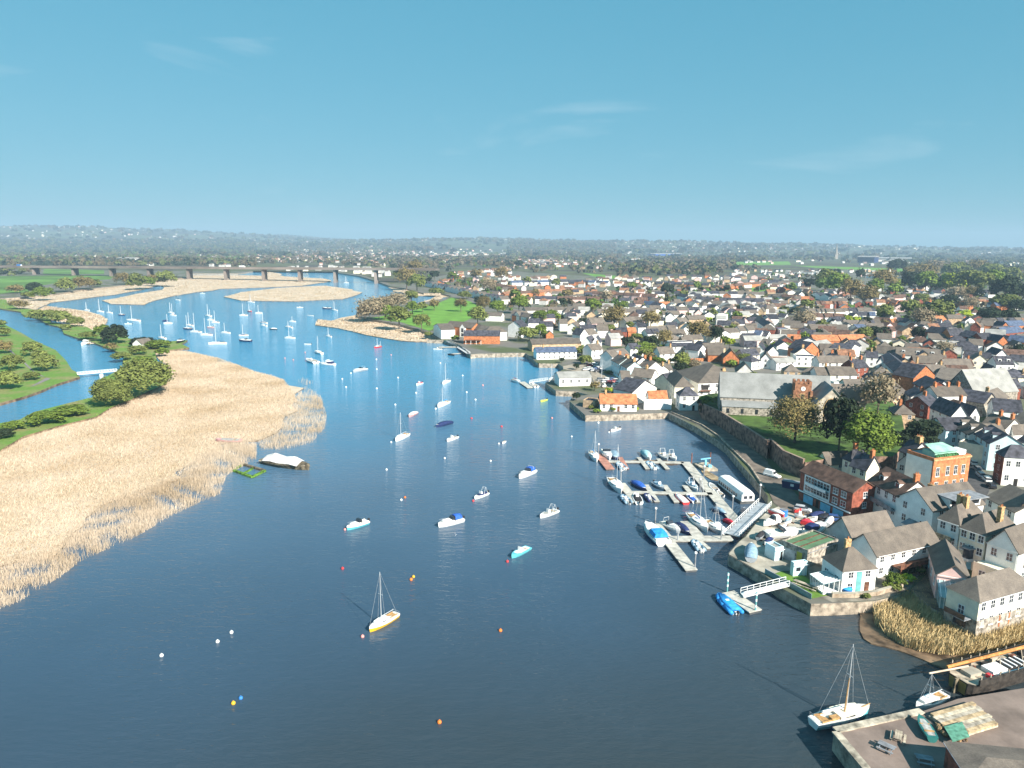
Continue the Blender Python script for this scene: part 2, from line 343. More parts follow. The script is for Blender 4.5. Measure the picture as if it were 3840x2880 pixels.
# lawns, paths, roads laid on the ground
LIFT = 2.57
sheet('earth', PL('I915,1015 1150,1225 1290,1295 1688,1470 1345,1010 1230,900 1100,830', 2.54), m_mud)
sheet('street', PL('I0,1165 490,1140 750,1075 905,1000 1000,850 1200,700 1330,560 1100,330 700,330 H1700,200 1300,330 1180,420 1200,760 1250,1000', 2.545), m_conc2)
sheet('lawn', PL('B1000,905 1400,830 1600,765 1690,728 1850,760 1925,800 1880,900 1800,935 1600,955 1500,1015 1400,985 1250,940 1020,915', LIFT), m_lawn)
sheet('bowling_green', PL('c-60,400 100,365 600,395 640,420 540,490 260,500 -40,450', LIFT), m_lawn)
sheet('sports_field', PL('h1050,385 1250,355 1500,340 2212,345 2300,400 2000,440 1250,440', LIFT), m_lawn)
sheet('street', PL('d1230,1480 1500,1659 1560,1400 1640,1230 1360,800 1260,640 1000,560 880,480 880,400 c540,1480 530,1300 200,1050 60,950 -200,700 -260,760 -40,960 150,1200 260,1290 500,1560 d860,560 1240,640 1290,760 1230,1200', LIFT), m_asph)
sheet('promenade', PL('F1365,527 1395,500 1500,515 1650,575 1800,655 2000,785 2212,950 g0,830 280,1110 560,1435 1100,1640 1200,1900 700,1720 300,1659 100,1500 20,1330 F2200,1180 2060,1000 1830,790 1780,733 1630,638', LIFT + .01), m_prom)
sheet('boat_yard', PL('H290,552 292,535 410,402 480,347 650,132 735,50 1000,-60 1300,60 1560,170 1700,330 1560,420 1300,560 1190,660 980,740 900,742 820,768 740,775 700,780', LIFT), m_conc)
sheet('cottage_lawn', PL('H820,770 900,745 1010,790 1110,770 1250,870 1440,1020 1250,1060 1000,880', LIFT), m_grass)
sheet('river_beach', PL('f520,850 690,880 900,900 980,800 840,780 700,760 510,800', LIFT), m_path)
sheet('car_park', PL('f980,700 1180,760 1480,870 1500,1180 1080,1160 1000,960 980,880', LIFT), m_path)
slab('churchyard', PL('F1650,470 1790,525 2010,660 2212,790 g0,400 270,640 640,800 1290,690 2150,700 2400,500 c100,1659 -100,1350 b1690,1450 800,1000 a1880,900 1250,900 1020,950 1040,1040', 7.6), 7.6, M('churchyard_grass_shaded', (0.065, 0.115, 0.022), 0.95, 0.35, 0.2, 0.3, 2.0), m_wallred, bottom=2.0)  # grass colour darkened to paint in the shade of the trees
sheet('towpath', PL('A90,1175 150,1240 240,1330 330,1400 440,1430 300,1490 260,1500 400,1420 300,1370 200,1270 60,1180', 1.23), M('towpath_gravel', (0.22, 0.2, 0.19), 0.95))
FIELDS = []
for t, mt in (('A-200,545 500,535 1000,540 950,570 500,600 200,650 -200,680', m_fieldg), ('A-200,655 300,625 240,680 -200,705', m_fieldg), ('A380,480 900,490 900,525 370,525', m_fieldg), ('D-300,420 180,415 200,445 -300,450', m_lawn), ('D200,450 1240,480 1180,510 400,470', m_lawn), ('C600,515 900,540 880,565 760,560', m_lawn),
              ('C540,915 680,905 690,945 600,950', m_lawn), ('a560,450 950,400 960,470 720,490', m_lawn)):
    sheet('field', PL(t, LIFT), mt); FIELDS.append(PL(t, LIFT))

sheet('countryside', PL('B720,505 900,530 1170,610 1500,560 1900,480 C0,500 600,540 1500,560 2212,520 D800,480 1300,520 2260,690', 2.53) + [Vector((12000, 2400, 2.53)), Vector((12000, 12500, 2.53)), Vector((-12000, 12500, 2.53)), Vector((-12000, 1800, 2.53))], M('countryside', (0.10, 0.11, 0.045), 0.95, scale=0.006, col2=(0.065, 0.055, 0.038), spots=(0.4, 0.6)))
# hills on the horizon
m_hill = M('hill_fields', (0.10, 0.125, 0.07), 0.95, scale=0.0022, col2=(0.06, 0.062, 0.05), spots=(0.42, 0.58))
US = [-1500, 0, 150, 300, 440, 560, 640, 760, 900, 1050, 1150, 1250, 1400, 1540, 1650, 1760, 1900, 2000, 2100, 2212, 4000]
VS = [500, 495, 490, 492, 500, 508, 514, 518, 517, 514, 516, 519, 519, 523, 524, 527, 532, 534, 533, 540, 545]
NX, NY = 220, 40
xs = np.linspace(-11500, 11500, NX); yv = np.linspace(3800, 12000, NY)
hv = []
for yy in yv:
    for xx in xs:
        u = 1106 + (xx / 9500) * FPX / 1.736 * 1.0
        top = 60 + (523 + 0.006 * u - np.interp(u, US, VS)) * 1.736 / FPX * 9500
        r = min(1, max(0, (yy - 4200) / 5000)); r = r * r * (3 - 2 * r)
        wob = 14 * math.sin(xx * .0021 + yy * .0013) * math.sin(yy * .0017 + 1) + 8 * math.sin(xx * .0057 + 2) * math.sin(yy * .0041)
        hv.append((xx, yy, max(1.0, (top - 8) * r + wob * min(1, r * 2.2) * (0.35 if u > 700 else 1) * (1 if yy > 4600 else 0)) + 0.5))
hv = np.array(hv)
qi = np.array([(a * NX + b_, a * NX + b_ + 1, (a + 1) * NX + b_ + 1, (a + 1) * NX + b_) for a in range(NY - 1) for b_ in range(NX - 1)])
prop(link('hills', np_mesh('hills', hv, qi, m_hill)), kind='structure')
HILLZ = hv[:, 2].reshape(NY, NX)
def ground_z(x, y):
    if y < 4000: return 2.5
    a = min(NY - 1, max(0, int((y - 3800) / 8200 * (NY - 1) + .5))); c = min(NX - 1, max(0, int((x + 11500) / 23000 * (NX - 1) + .5)))
    return max(2.5, HILLZ[a, c])
# ---------------------------------------------------------------- buildings
WALL = dict(W=('white', M('white_render', (0.85, 0.835, 0.80), 0.85, 0.06, 0.5, each=0.04)), C=('cream', M('cream_render', (0.80, 0.73, 0.58), 0.85, 0.07, 0.5, each=0.04)), K=('pale pink', M('pink_render', (0.72, 0.50, 0.47), 0.85, 0.07, 0.5)),
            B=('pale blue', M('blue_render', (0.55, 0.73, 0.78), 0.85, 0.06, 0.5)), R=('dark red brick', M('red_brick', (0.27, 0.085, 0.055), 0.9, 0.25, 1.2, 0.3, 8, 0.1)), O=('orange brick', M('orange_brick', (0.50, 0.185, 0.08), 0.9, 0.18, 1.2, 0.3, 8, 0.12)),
            T=('buff', M('buff_brick', (0.50, 0.36, 0.23), 0.9, 0.2, 1.0, 0.3, 8, 0.1)), S=('grey stone', M('grey_stone', (0.36, 0.32, 0.27), 0.9, 0.3, 1.5, 0.5, 4)), G=('pale grey', M('grey_render', (0.56, 0.55, 0.53), 0.85, 0.1, 0.5)), A=('red sandstone', M('red_sandstone', (0.33, 0.155, 0.09), 0.9, 0.28, 0.9, 0.6, 3)))
ROOF = dict(s=('dark slate', M('dark_slate', (0.062, 0.062, 0.078), 0.75, 0.3, 0.7, 0.25, 5, 0.25, grain=0.2)), g=('grey brown', M('grey_tile', (0.175, 0.147, 0.122), 0.9, scale=0.5, col2=(0.10, 0.085, 0.074), spots=(0.3, 0.75), bump=0.3, bscale=5, each=0.22, grain=0.2)), b=('brown tiled', M('brown_tile', (0.135, 0.080, 0.060), 0.85, 0.25, 0.6, 0.3, 5, 0.2, grain=0.15)),
            o=('orange tiled', M('orange_tile', (0.46, 0.18, 0.08), 0.85, 0.2, 0.7, 0.3, 5, 0.1)), l=('pale grey', M('pale_sheet', (0.34, 0.335, 0.315), 0.7, 0.12, 0.3, each=0.12)), n=('green', M('green_felt', (0.11, 0.21, 0.115), 0.9, scale=0.35, col2=(0.075, 0.13, 0.07))), t=('rusty brown', M('rust_tile', (0.27, 0.135, 0.08), 0.85, 0.25, 0.6, 0.3, 5, 0.15)),
            m=('lead grey', M('lead_roof', (0.27, 0.275, 0.27), 0.75, scale=0.25, col2=(0.19, 0.195, 0.19), grain=0.1)), u=('blue slate', M('blue_slate', (0.085, 0.115, 0.185), 0.7, 0.2, 0.6, 0.2, 5)))
m_glass = M('window_glass', (0.035, 0.042, 0.055), 0.12, 0.3, 0.3, spec=0.6)
m_frame = M('white_paint', (0.80, 0.80, 0.79), 0.6, 0.05, 1)
m_pot = M('clay_pot', (0.50, 0.20, 0.09), 0.9, 0.2, 3)
m_ochre = M('ochre_stack', (0.52, 0.34, 0.17), 0.9, 0.25, 2)
m_lead = M('lead_grey', (0.25, 0.26, 0.28), 0.7, 0.15, 1)
m_dark = M('dark_opening', (0.03, 0.028, 0.027), 0.9)
m_timber = M('brown_timber', (0.17, 0.075, 0.045), 0.8, 0.3, 1.5)
m_palewood = M('weathered_wood', (0.46, 0.39, 0.30), 0.9, 0.25, 0.8)
m_steel = M('galvanised_steel', (0.42, 0.45, 0.48), 0.5, 0.15, 1, metal=0.3)
m_teal = M('teal_paint', (0.16, 0.42, 0.42), 0.7, 0.1, 1)
m_sky = M('sky_blue_paint', (0.20, 0.50, 0.68), 0.6, 0.08, 1)
m_cons = M('conservatory_glass', (0.30, 0.44, 0.46), 0.08, 0.2, 0.5, spec=0.7)
m_copper = M('green_copper', (0.36, 0.60, 0.47), 0.8, scale=0.5, col2=(0.22, 0.42, 0.34), spots=(0.35, 0.65))
_wm = {}
def window_mesh(w, h, far=False):
    k = (round(w, 1), round(h, 1), far)
    if k not in _wm:
        w, h = k[0], k[1]; p = MB(); p.box(-w / 2, w / 2, -0.03, 0.05, 0, h, 0)
        f = MB(); t = 0.09
        for x0, x1, z0, z1 in ((-w / 2 - t, -w / 2, -t, h + t), (w / 2, w / 2 + t, -t, h + t), (-w / 2, w / 2, h, h + t), (-w / 2, w / 2, -t, 0), (-0.04, 0.04, 0, h), (-w / 2, w / 2, h * .5 - .03, h * .5 + .03)):
            (p if far else f).box(x0, x1, -0.06 if x1 - x0 > .1 or True else 0, 0.05, z0, z1, 1 if far else 0)
        s = MB(); s.box(-w / 2 - .15, w / 2 + .15, -0.16, 0.05, -0.2, -0.09)
        _wm[k] = (p.mesh('window', [m_glass, m_frame]), f.mesh('window_frame', m_frame) if not far else None, s.mesh('window_sill', m_frame) if not far else None)
    return _wm[k]
def put_window(parent, x, y, z, rz, w, h, near):
    p, f, s = window_mesh(w, h, not near)
    o = link('window', p, parent, (x, y, z), rz)
    if near: link('frame', f, o); link('sill', s, o)
    return o
def chimney_mesh(h, mat, w=0.9, d=0.6):
    b = MB(); b.box(-w / 2, w / 2, -d / 2, d / 2, -1.6, h, 0); b.box(-w / 2 - .06, w / 2 + .06, -d / 2 - .06, d / 2 + .06, h - .25, h - .08, 0)
    for x in (-.25, .25): b.tube((x, 0, h), (x, 0, h + .45), .13, .1, 6, 1)
    return b.mesh('chimney', [mat, m_pot])
_cm = {}
AUTO = []                                   # things whose label is worded at the end from their look and neighbours
_dm = None
def dormer_meshes():
    global _dm
    if _dm is None:
        b = MB(); b.box(-.8, .8, 0, 2.2, 0, 1.5, 0); b.box(-.55, .55, -.04, 0, .3, 1.3, 1)
        r = MB(); r.face([(-1, -.2, 1.5), (0, -.2, 2.2), (0, 2.6, 2.2), (-1, 2.6, 1.5)]); r.face([(0, -.2, 2.2), (1, -.2, 1.5), (1, 2.6, 1.5), (0, 2.6, 2.2)]); r.face([(-1, -.15, 1.5), (1, -.15, 1.5), (0, -.15, 2.2)])
        _dm = (b, r)
    return _dm
def house(c, typ, wall, roof, eave, rise, x1, y1, x2, y2, dep, opt='', label=None, name='house', cat='house', group=None):
    """(x1,y1)-(x2,y2): the ends of the front eave read in survey crop c; dep: depth in metres, or a survey point on the far side's eave"""
    o = dict(re.findall(r'([a-z])(-?[\d.x,]*)', opt)); g = float(o.get('z', 2.5)); ze = g + eave
    a, b_ = P(c, x1, y1, ze), P(c, x2, y2, ze)
    if isinstance(dep, tuple):
        q = P(c, dep[0], dep[1], ze); ax = (b_ - a).normalized(); nrm = Vector((-ax.y, ax.x, 0)); dd = (q - a).dot(nrm)
        if dd < 0: nrm = -nrm; dd = -dd
        dep = dd
    else:
        ax = (b_ - a).normalized(); nrm = Vector((-ax.y, ax.x, 0))
    if (b_ - a).cross(nrm).z < 0: a, b_ = b_, a; ax = -ax
    w = (b_ - a).length; d = dep; rz = math.atan2(ax.y, ax.x)
    mid = (a + b_) / 2 + nrm * d / 2; dist = mid.length
    tier = 0 if dist < 175 else 1 if dist < 330 else 2 if dist < 460 else 3
    t = thing(name, label, cat, (a.x, a.y, g), rz, group)
    wn_, wm_ = WALL[wall]; rn_, rm_ = ROOF[roof]
    if label is None:
        u, v = pix((mid.x, mid.y, ze)); AUTO.append(dict(o=t, wall=wn_, roof=rn_, typ=typ, u=u, v=v, dist=dist, w=w, eave=eave, chim='c' in o, cat=cat, lit=True))
    W_ = MB(); B_ = -0.6
    e = eave; r = rise
    if typ == 'x':
        for x in (0, w): W_.face([(x, 0, B_), (x, d, B_), (x, d, e), (x, d / 2, e + r - .12), (x, 0, e)][::-1 if x == 0 else 1])
        W_.face([(0, 0, B_), (w, 0, B_), (w, 0, e), (0, 0, e)]); W_.face([(w, d, B_), (0, d, B_), (0, d, e), (w, d, e)])
    elif typ == 'y':
        for y in (0, d): W_.face([(0, y, B_), (w, y, B_), (w, y, e), (w / 2, y, e + r - .12), (0, y, e)][::1 if y == 0 else -1])
        W_.face([(0, d, B_), (0, 0, B_), (0, 0, e), (0, d, e)]); W_.face([(w, 0, B_), (w, d, B_), (w, d, e), (w, 0, e)])
    elif typ == 'f':
        W_.box(0, w, 0, d, B_, e); th = .25
        for q in ((0, w, 0, th), (0, w, d - th, d), (0, th, th, d - th), (w - th, w, th, d - th)): W_.box(*q, e, e + .5)
    else: W_.box(0, w, 0, d, B_, e)
    W_.obj('wall', wm_, t)
    R_ = MB(); ov = .3; k = r / (d / 2 if typ == 'x' else w / 2)
    if typ == 'x':
        z0 = e - ov * k * .9; prof = lambda x: [(x, -ov, z0 + .12), (x, d / 2, e + r + .1), (x, d + ov, z0 + .12), (x, d + ov, z0 - .08), (x, d / 2, e + r - .14), (x, -ov, z0 - .08)]
        R_.loft([prof(-ov), prof(w + ov)])
    elif typ == 'y':
        z0 = e - ov * k * .9; prof = lambda y: [(-ov, y, z0 + .12), (w / 2, y, e + r + .1), (w + ov, y, z0 + .12), (w + ov, y, z0 - .08), (w / 2, y, e + r - .14), (-ov, y, z0 - .08)]
        R_.loft([prof(-ov), prof(d + ov)])
    elif typ in 'hp':
        z0 = e + .02; c0 = [(-ov, -ov, z0), (w + ov, -ov, z0), (w + ov, d + ov, z0), (-ov, d + ov, z0)]
        i = min(w, d) / 2 * (1 if typ == 'h' else 1)
        if w >= d: p, q = (i, d / 2, e + r), (w - i, d / 2, e + r); q = q if w - 2 * i > .1 else (w / 2 + .05, d / 2, e + r)
        else: p, q = (w / 2, i, e + r), (w / 2, d - i, e + r)
        R_.face(c0[::-1])
        if w >= d:
            R_.face([c0[0], c0[1], q, p]); R_.face([c0[1], c0[2], q]); R_.face([c0[2], c0[3], p, q]); R_.face([c0[3], c0[0], p])
        else:
            R_.face([c0[0], c0[1], p]); R_.face([c0[1], c0[2], q, p]); R_.face([c0[2], c0[3], q]); R_.face([c0[3], c0[0], p, q])
    else: R_.face([(.25, .25, e + .2), (w - .25, .25, e + .2), (w - .25, d - .25, e + .2), (.25, d - .25, e + .2)])
    ro = R_.obj('roof', rm_, t)
    # chimneys at given fractions of the ridge
    if 'c' in o and tier < 3:
        cmat = {'W': m_ochre, 'C': m_ochre, 'R': WALL['R'][1], 'O': WALL['O'][1]}.get(wall, m_ochre if rnd.random() < .5 else WALL['O'][1])
        if 'k' in o: cmat = WALL['O'][1]
        for f in [float(q) for q in o['c'].split(',') if q]:
            key = (cmat.name, tier == 0)
            if key not in _cm: _cm[key] = chimney_mesh(1.6, cmat, 1.2, .8)
            pos = (max(.6, min(w - .6, w * f)), d / 2, e + r) if typ != 'y' else (w / 2, max(.5, min(d - .5, d * f)), e + r)
            if typ == 'f': pos = (pos[0], pos[1], e)
            link('chimney', _cm[key], ro, pos, 0 if typ == 'y' else math.pi / 2)
    if 'd' in o:
        nd = int(o['d'] or 1); bm_, rm2 = dormer_meshes()
        for i in range(nd):
            do = bm_.obj('dormer', [wm_, m_glass], ro, (w * (i + .5) / nd, d * .16, e + r * .22) if typ != 'y' else (w * .14, d * (i + .5) / nd, e + r * .2), 0 if typ != 'y' else -math.pi / 2)
            if tier < 2: rm2.obj('dormer_roof', rm_, do)
    # windows and door
    if tier < 3 and 'n' not in o:
        def grid(spec, dflt, width):
            if spec is None or spec == '': return dflt
            m_, n_ = spec.split('x'); return int(m_), int(n_)
        rows = 1 if e < 3.6 else 2 if e < 7.2 else 3
        nc, nr = grid(o.get('w'), (max(1, int(w / 3.2)), rows), w)
        sc, sr = grid(o.get('s'), (max(1, int(d / 4.5)), rows), d)
        ww = 1.0 if e > 3.4 else 1.1; wh = min(1.5, e / max(1, nr) * .5)
        if tier == 2: nr = min(nr, 2); sc = 0
        left_seen = (Vector((0, 0, 0)) - a).dot(-ax) > 0
        for j in range(nr):
            z = e * (j + .38) / nr if nr > 1 else e * .4
            for i in range(nc):
                if j == 0 and i == nc // 2 and 'p' not in o and tier < 2: continue
                put_window(t, w * (i + .5) / nc, 0, z, 0, ww, wh, tier == 0)
        for j in range(sr if sc else 0):
            z = e * (j + .38) / sr if sr > 1 else e * .4
            for i in range(sc):
                y = d * (i + .5) / sc
                if left_seen: put_window(t, 0, y, z, -math.pi / 2, ww, wh, tier == 0)
                else: put_window(t, w, y, z, math.pi / 2, ww, wh, tier == 0)
        if tier < 2 and 'p' not in o:
            db = MB(); db.box(-.5, .5, -.06, .04, 0, 2.1); dd_ = db.obj('door', [m_timber, m_sky, m_dark][rnd.randrange(3)], t, (w * (nc // 2 + .5) / nc, 0, 0.02))
            if tier == 0: hb = MB(); hb.box(.3, .38, -.12, -.06, 1.0, 1.1); hb.obj('handle', m_steel, dd_)
    if tier == 0:
        gb = MB(); gb.tube((0, -.38, e - .05), (w, -.38, e - .05), .07, k=5); gb.tube((w - .2, -.08, e - .1), (w - .2, -.08, 0), .05, k=5); gb.obj('gutter', m_frame if wall in 'WCKB' else m_lead, t)
    t['_dims'] = '%.1f x %.1f' % (w, d)
    return t
def H(txt, label=None, **kw):
    """one line: crop roof-type wall roof eave rise x1,y1 x2,y2 depth-or-x,y [options] [n houses in the row]"""
    p = txt.split(); c, typ, wl_, rf, ev, rs = p[:6]; a = [float(v) for v in p[6].split(',')]; b = [float(v) for v in p[7].split(',')]
    dep = tuple(float(v) for v in p[8].split(',')) if ',' in p[8] else float(p[8]); opt = ''; n = 1
    for q in p[9:]:
        if q.isdigit(): n = int(q)
        else: opt += q
    out = []
    for i in range(n):
        f0, f1 = i / n, (i + 1) / n
        A = (a[0] + (b[0] - a[0]) * f0, a[1] + (b[1] - a[1]) * f0); B = (a[0] + (b[0] - a[0]) * f1, a[1] + (b[1] - a[1]) * f1)
        ev_, rs_ = float(ev), float(rs)
        if n > 1: ev_ += rnd.uniform(-.25, .25); rs_ *= rnd.uniform(.92, 1.08)
        op = opt + (('c%.1f' % rnd.choice((.1, .9))) if n > 1 and rnd.random() < .6 and 'c' not in opt else '')
        out.append(house(c, typ, rnd.choice(wl_), rnd.choice(rf), ev_, rs_, A[0], A[1], B[0], B[1], dep, op, label, **kw))
    return out
# ---------------------------------------------------------------- the town, nearest buildings first
def part(o, name, mats, fill, smooth=False, loc=(0, 0, 0), rz=0.0):
    b = MB(); fill(b); return b.obj(name, mats, o, loc, rz, smooth)
def dims(o): return tuple(float(v) for v in o['_dims'].split(' x '))
# cream hall above the reeds
t = H('I h C g 5.9 3.0 1700,1160 2330,985 1345,985 w6x2s1x1p', 'cream hall with hipped grey tile roof and stone lower storey above the golden reeds', name='cream_hall')[0]
w, d = dims(t)
part(t, 'stone_base', WALL['S'][1], lambda b: (b.box(-.06, w + .06, -.06, -.003, -1.2, 2.3), b.box(-.06, -.003, -.003, d, -1.2, 2.3)))
part(t, 'balcony', [m_lead, m_glass], lambda b: (b.box(-2.0, -.07, d * .15, d * .8, 2.2, 2.35), b.box(-2.0, -1.95, d * .15, d * .8, 2.35, 3.3, 1)))
part(t, 'terrace_door', m_glass, lambda b: b.box(-.1, -.065, d * .3, d * .7, 0.1, 2.0))
part(t, 'brick_pier', WALL['O'][1], lambda b: b.box(w * .40, w * .42, -.12, -.063, 0, 2.2)); part(t, 'brick_pier', WALL['O'][1], lambda b: b.box(w * .58, w * .60, -.12, -.063, 0, 2.2))
# pink house and its glass lean-to
t = H('I y K g 5.0 2.3 1215,835 1590,897 13 w2x1s3x1', 'pink gabled house with skylights behind the cream hall', name='pink_house')[0]; w, d = dims(t)
part(t, 'skylight', m_glass, lambda b: b.face([(w * .62, 4, 5 + 2.3 * .76 + .18), (w * .62, 5.5, 5 + 2.3 * .76 + .18), (w * .8, 5.5, 5 + 2.3 * .4 + .18), (w * .8, 4, 5 + 2.3 * .4 + .18)][::-1]))
def leanto(b):
    b.box(.3, w - .6, -4.0, -.02, -.5, 2.3, 0); b.face([(.1, -4.3, 2.35), (w - .4, -4.3, 2.35), (w - .4, -.02, 3.9), (.1, -.02, 3.9)], 0)
    for i in range(6): b.bar((.4 + i * (w - 1) / 5, -4.2, 2.45), (.4 + i * (w - 1) / 5, -.05, 3.98), .12, .1, 1)
    for i in range(8): b.box(.3 + i * (w - 1) / 7, .42 + i * (w - 1) / 7, -4.06, -4.0, -.5, 2.3, 1)
part(t, 'conservatory', [m_cons, m_frame], leanto)
# club house on the corner garden
t = H('H p W g 4.7 3.4 1600,748 1990,714 1195,600 w2x2s2x1', 'white corner house with lichen roof, turquoise stripe and glazed veranda on the sea wall', name='corner_house')[0]; w, d = dims(t)
part(t, 'turquoise_stripe', m_teal, lambda b: b.box(w * .42, w * .58, -.05, -.003, 0, 4.6))
part(t, 'stack', [m_ochre, m_pot], lambda b: (b.box(w * .42, w * .58, d * .62, d * .72, 6, 9.3), b.tube((w * .5, d * .67, 9.3), (w * .5, d * .67, 9.8), .18, .14, 8, 1)))
part(t, 'lichen', M('orange_lichen', (0.50, 0.27, 0.03), 0.95, 0.3, 1), lambda b: b.face([(x, y, 4.75 + 3.4 * min(x, w - x, d - y) / (min(w, d) / 2 + .3) + .12) for x, y in ((w * .44, d * .45), (w * .44, d * .56), (w * .3, d * .66), (w * .26, d * .5))][::-1]))
def veranda(b):
    b.box(-3.6, -.05, .3, d * .72, -.3, .5, 0); b.face([(-3.8, .1, 2.3), (-.02, .1, 2.8), (-.02, d * .75, 2.8), (-3.8, d * .75, 2.3)][::-1], 1)
    for i in range(9): y = .3 + i * (d * .72 - .4) / 8; b.box(-3.6, -3.48, y, y + .12, .5, 2.3, 0); b.bar((-3.8, y, 2.38), (-.05, y, 2.88), .1, .1, 0)
    for i in range(4): x = -3.6 + i * 1.1; b.box(x, x + .1, .3, .4, .5, 2.6, 0)
part(t, 'veranda', [m_frame, m_cons], veranda)
# house with the brown balcony
t = H('I x W g 4.9 3.4 520,632 1240,478 220,470 w6x2s2x1', 'white house with long grey roof and brown timber balcony behind the corner house', name='balcony_house')[0]; w, d = dims(t)
part(t, 'balcony', m_timber, lambda b: (b.box(w * .24, w * .86, -2.2, -.04, 2.1, 2.3), b.box(w * .24, w * .86, -2.2, -2.12, 2.3, 3.1), b.box(w * .86 - .08, w * .86, -2.12, -.04, 2.3, 3.1), [b.box(w * q, w * q + .2, -2.2, -2.0, -.5, 2.1) for q in (.25, .55, .84)]))
t = H('I x G g 4.3 3.6 240,428 735,345 -60,300 s2x1', 'pale grey barn with lichen flecked stone tile roof beside the boat yard', name='barn')[0]
# green felt roof workshop and sheds in the yard
t = H('H f S n 3.4 0.5 1190,528 1545,398 850,425 w3x1n', 'low workshop with flat green felt roof beside the corner house', name='workshop', cat='workshop')[0]; w, d = dims(t)
part(t, 'batten', m_timber, lambda b: b.box(.3, w - .3, d * .35, d * .35 + .25, 3.62, 3.70)); part(t, 'batten', m_timber, lambda b: b.box(.3, w - .3, d * .65, d * .65 + .25, 3.62, 3.70))
part(t, 'shutter_door', m_steel, lambda b: b.box(-.06, -.003, d * .45, d * .9, 0, 2.6)); part(t, 'lichen_panel', M('yellow_panel', (.5, .42, .06), .9), lambda b: b.box(-.05, -.003, d * .18, d * .38, 0, 2.8))
t = H('H f B l 2.6 0.3 820,500 918,482 750,428 n', 'pale blue steel cabin standing beside the green roofed workshop', name='cabin', cat='cabin')[0]
part(t, 'door', m_dark, lambda b: b.box(1.5, 2.1, -.05, -.003, .1, 2)); 
t = H('H f B s 2.5 0.3 1035,675 1195,655 965,655 n', 'small teal garden shed behind the sea wall lawn', name='shed', cat='shed')[0]; w, d = dims(t)
part(t, 'window', m_glass, lambda b: b.box(w * .2, w * .5, -.05, -.003, 1.1, 1.9)); part(t, 'door', m_frame, lambda b: b.box(w * .62, w * .85, -.05, -.003, 0, 1.9))
# brown brick flats with sky blue garage doors
t = H('g x R b 7.9 2.4 570,948 1468,1322 1720,1190 w2x1s1x2n', 'brown brick flats with chocolate roof, white balconies and sky blue garage doors', name='flats', cat='flats')[0]; w, d = dims(t)
part(t, 'white_panel', m_frame, lambda b: b.box(w * .09, w * .60, -.08, -.003, 2.9, 7.6))
for i, f in enumerate((.12, .24, .36, .48)):
    put_window(t, w * (f + .05), -.08, 5.7, 0, 1.9, 1.5, True); put_window(t, w * (f + .05), -.08, 3.5, 0, 1.9, 1.4, True)
for f in (.70, .85):
    for z in (3.4, 5.8): put_window(t, w * f, -.003, z, 0, 1.5, 1.4, True)
for x in (w + .003,):
    for z in (3.6, 6.2): put_window(t, w, d * .5, z, math.pi / 2, 1.1, 1.3, True)
part(t, 'balcony', [m_lead, m_frame], lambda b: (b.box(w * .22, w * .58, -1.2, -.09, 5.1, 5.25), b.box(w * .22, w * .58, -1.2, -1.15, 5.25, 6.0, 1)))
part(t, 'fascia_band', [m_dark, m_frame], lambda b: (b.box(-.02, w + .02, -.35, -.09, 2.55, 2.85, 1), b.box(0, w, -.3, -.1, 2.3, 2.55, 0)))
for f in (.10, .44, .68): part(t, 'garage_door', m_sky, lambda b: b.box(w * f, w * f + w * .19, -.07, -.003, 0, 2.3))
part(t, 'door', m_dark, lambda b: b.box(w * .35, w * .40, -.07, -.003, 0, 2.1))
# the white waterfront row
t = H('E x W b 9.2 3.4 868,1388 1130,1522 9 d2c0.97kw4x3', 'white house with brown roof, dormers and long grey balcony beside the brick flats', name='town_house')[0]; w, d = dims(t)
part(t, 'balcony', m_lead, lambda b: (b.box(-.3, w * .96, -1.3, -.09, 5.3, 5.5), b.box(-.3, w * .96, -1.3, -1.22, 5.5, 6.4)))
t = H('d y W g 9.0 3.6 20,1390 640,1640 15 w2x3', 'tall white gabled house with dormer terrace cut in its grey roof', name='town_house')[0]; w, d = dims(t)
part(t, 'roof_terrace', [WALL['W'][1], m_glass, m_lead], lambda b: (b.box(w * .70, w * 1.02, 4.5, 13.5, 9.0, 11.2, 0), b.box(w * 1.02, w * 1.03, 5, 13, 9.5, 10.9, 1), b.box(w * .62, w * 1.2, 4.2, 13.8, 11.2, 11.4, 2)))
part(t, 'porch', [WALL['W'][1], m_lead], lambda b: (b.box(w * .42, w * .78, -2.2, -.01, -.5, 4.4), b.face([(w * .40, -2.4, 4.4), (w * .80, -2.4, 4.4), (w * .80, -.02, 5.2), (w * .40, -.02, 5.2)], 1)))
t = H('I h W g 8.6 3.4 1225,197 1470,277 10 c0.3,0.6w2x3', 'white house with hipped roof, ochre chimneys and rusty iron balcony', name='town_house')[0]; w, d = dims(t)
part(t, 'balcony', M('rusty_iron', (.32, .27, .19), .9, .3, 2), lambda b: (b.box(-1.0, w * .8, -1.2, -.09, 4.8, 5.0), b.box(-1.0, w * .8, -1.2, -1.14, 5.0, 5.9)))
t = H('I h C g 8.2 3.6 1480,302 1775,402 11 c0.9w3x3', 'cream white hipped house with a dark canopied bay window', name='town_house')[0]; w, d = dims(t)
part(t, 'bay_window', [m_frame, m_glass, m_lead], lambda b: (b.prism([(w * .25, -.01), (w * .32, -1.1), (w * .58, -1.1), (w * .65, -.01)], 1.9, 2.5), b.prism([(w * .27, -.01), (w * .33, -1.0), (w * .57, -1.0), (w * .63, -.01)], 2.5, 4.6, 1), b.prism([(w * .2, -.01), (w * .3, -1.5), (w * .6, -1.5), (w * .7, -.01)], 4.6, 4.9, 2)))
t = H('I y W g 7.2 3.8 1790,470 2150,592 12 w2x2', 'white gabled house with dark verges at the edge of the picture by the pink house', name='town_house')[0]; w, d = dims(t)
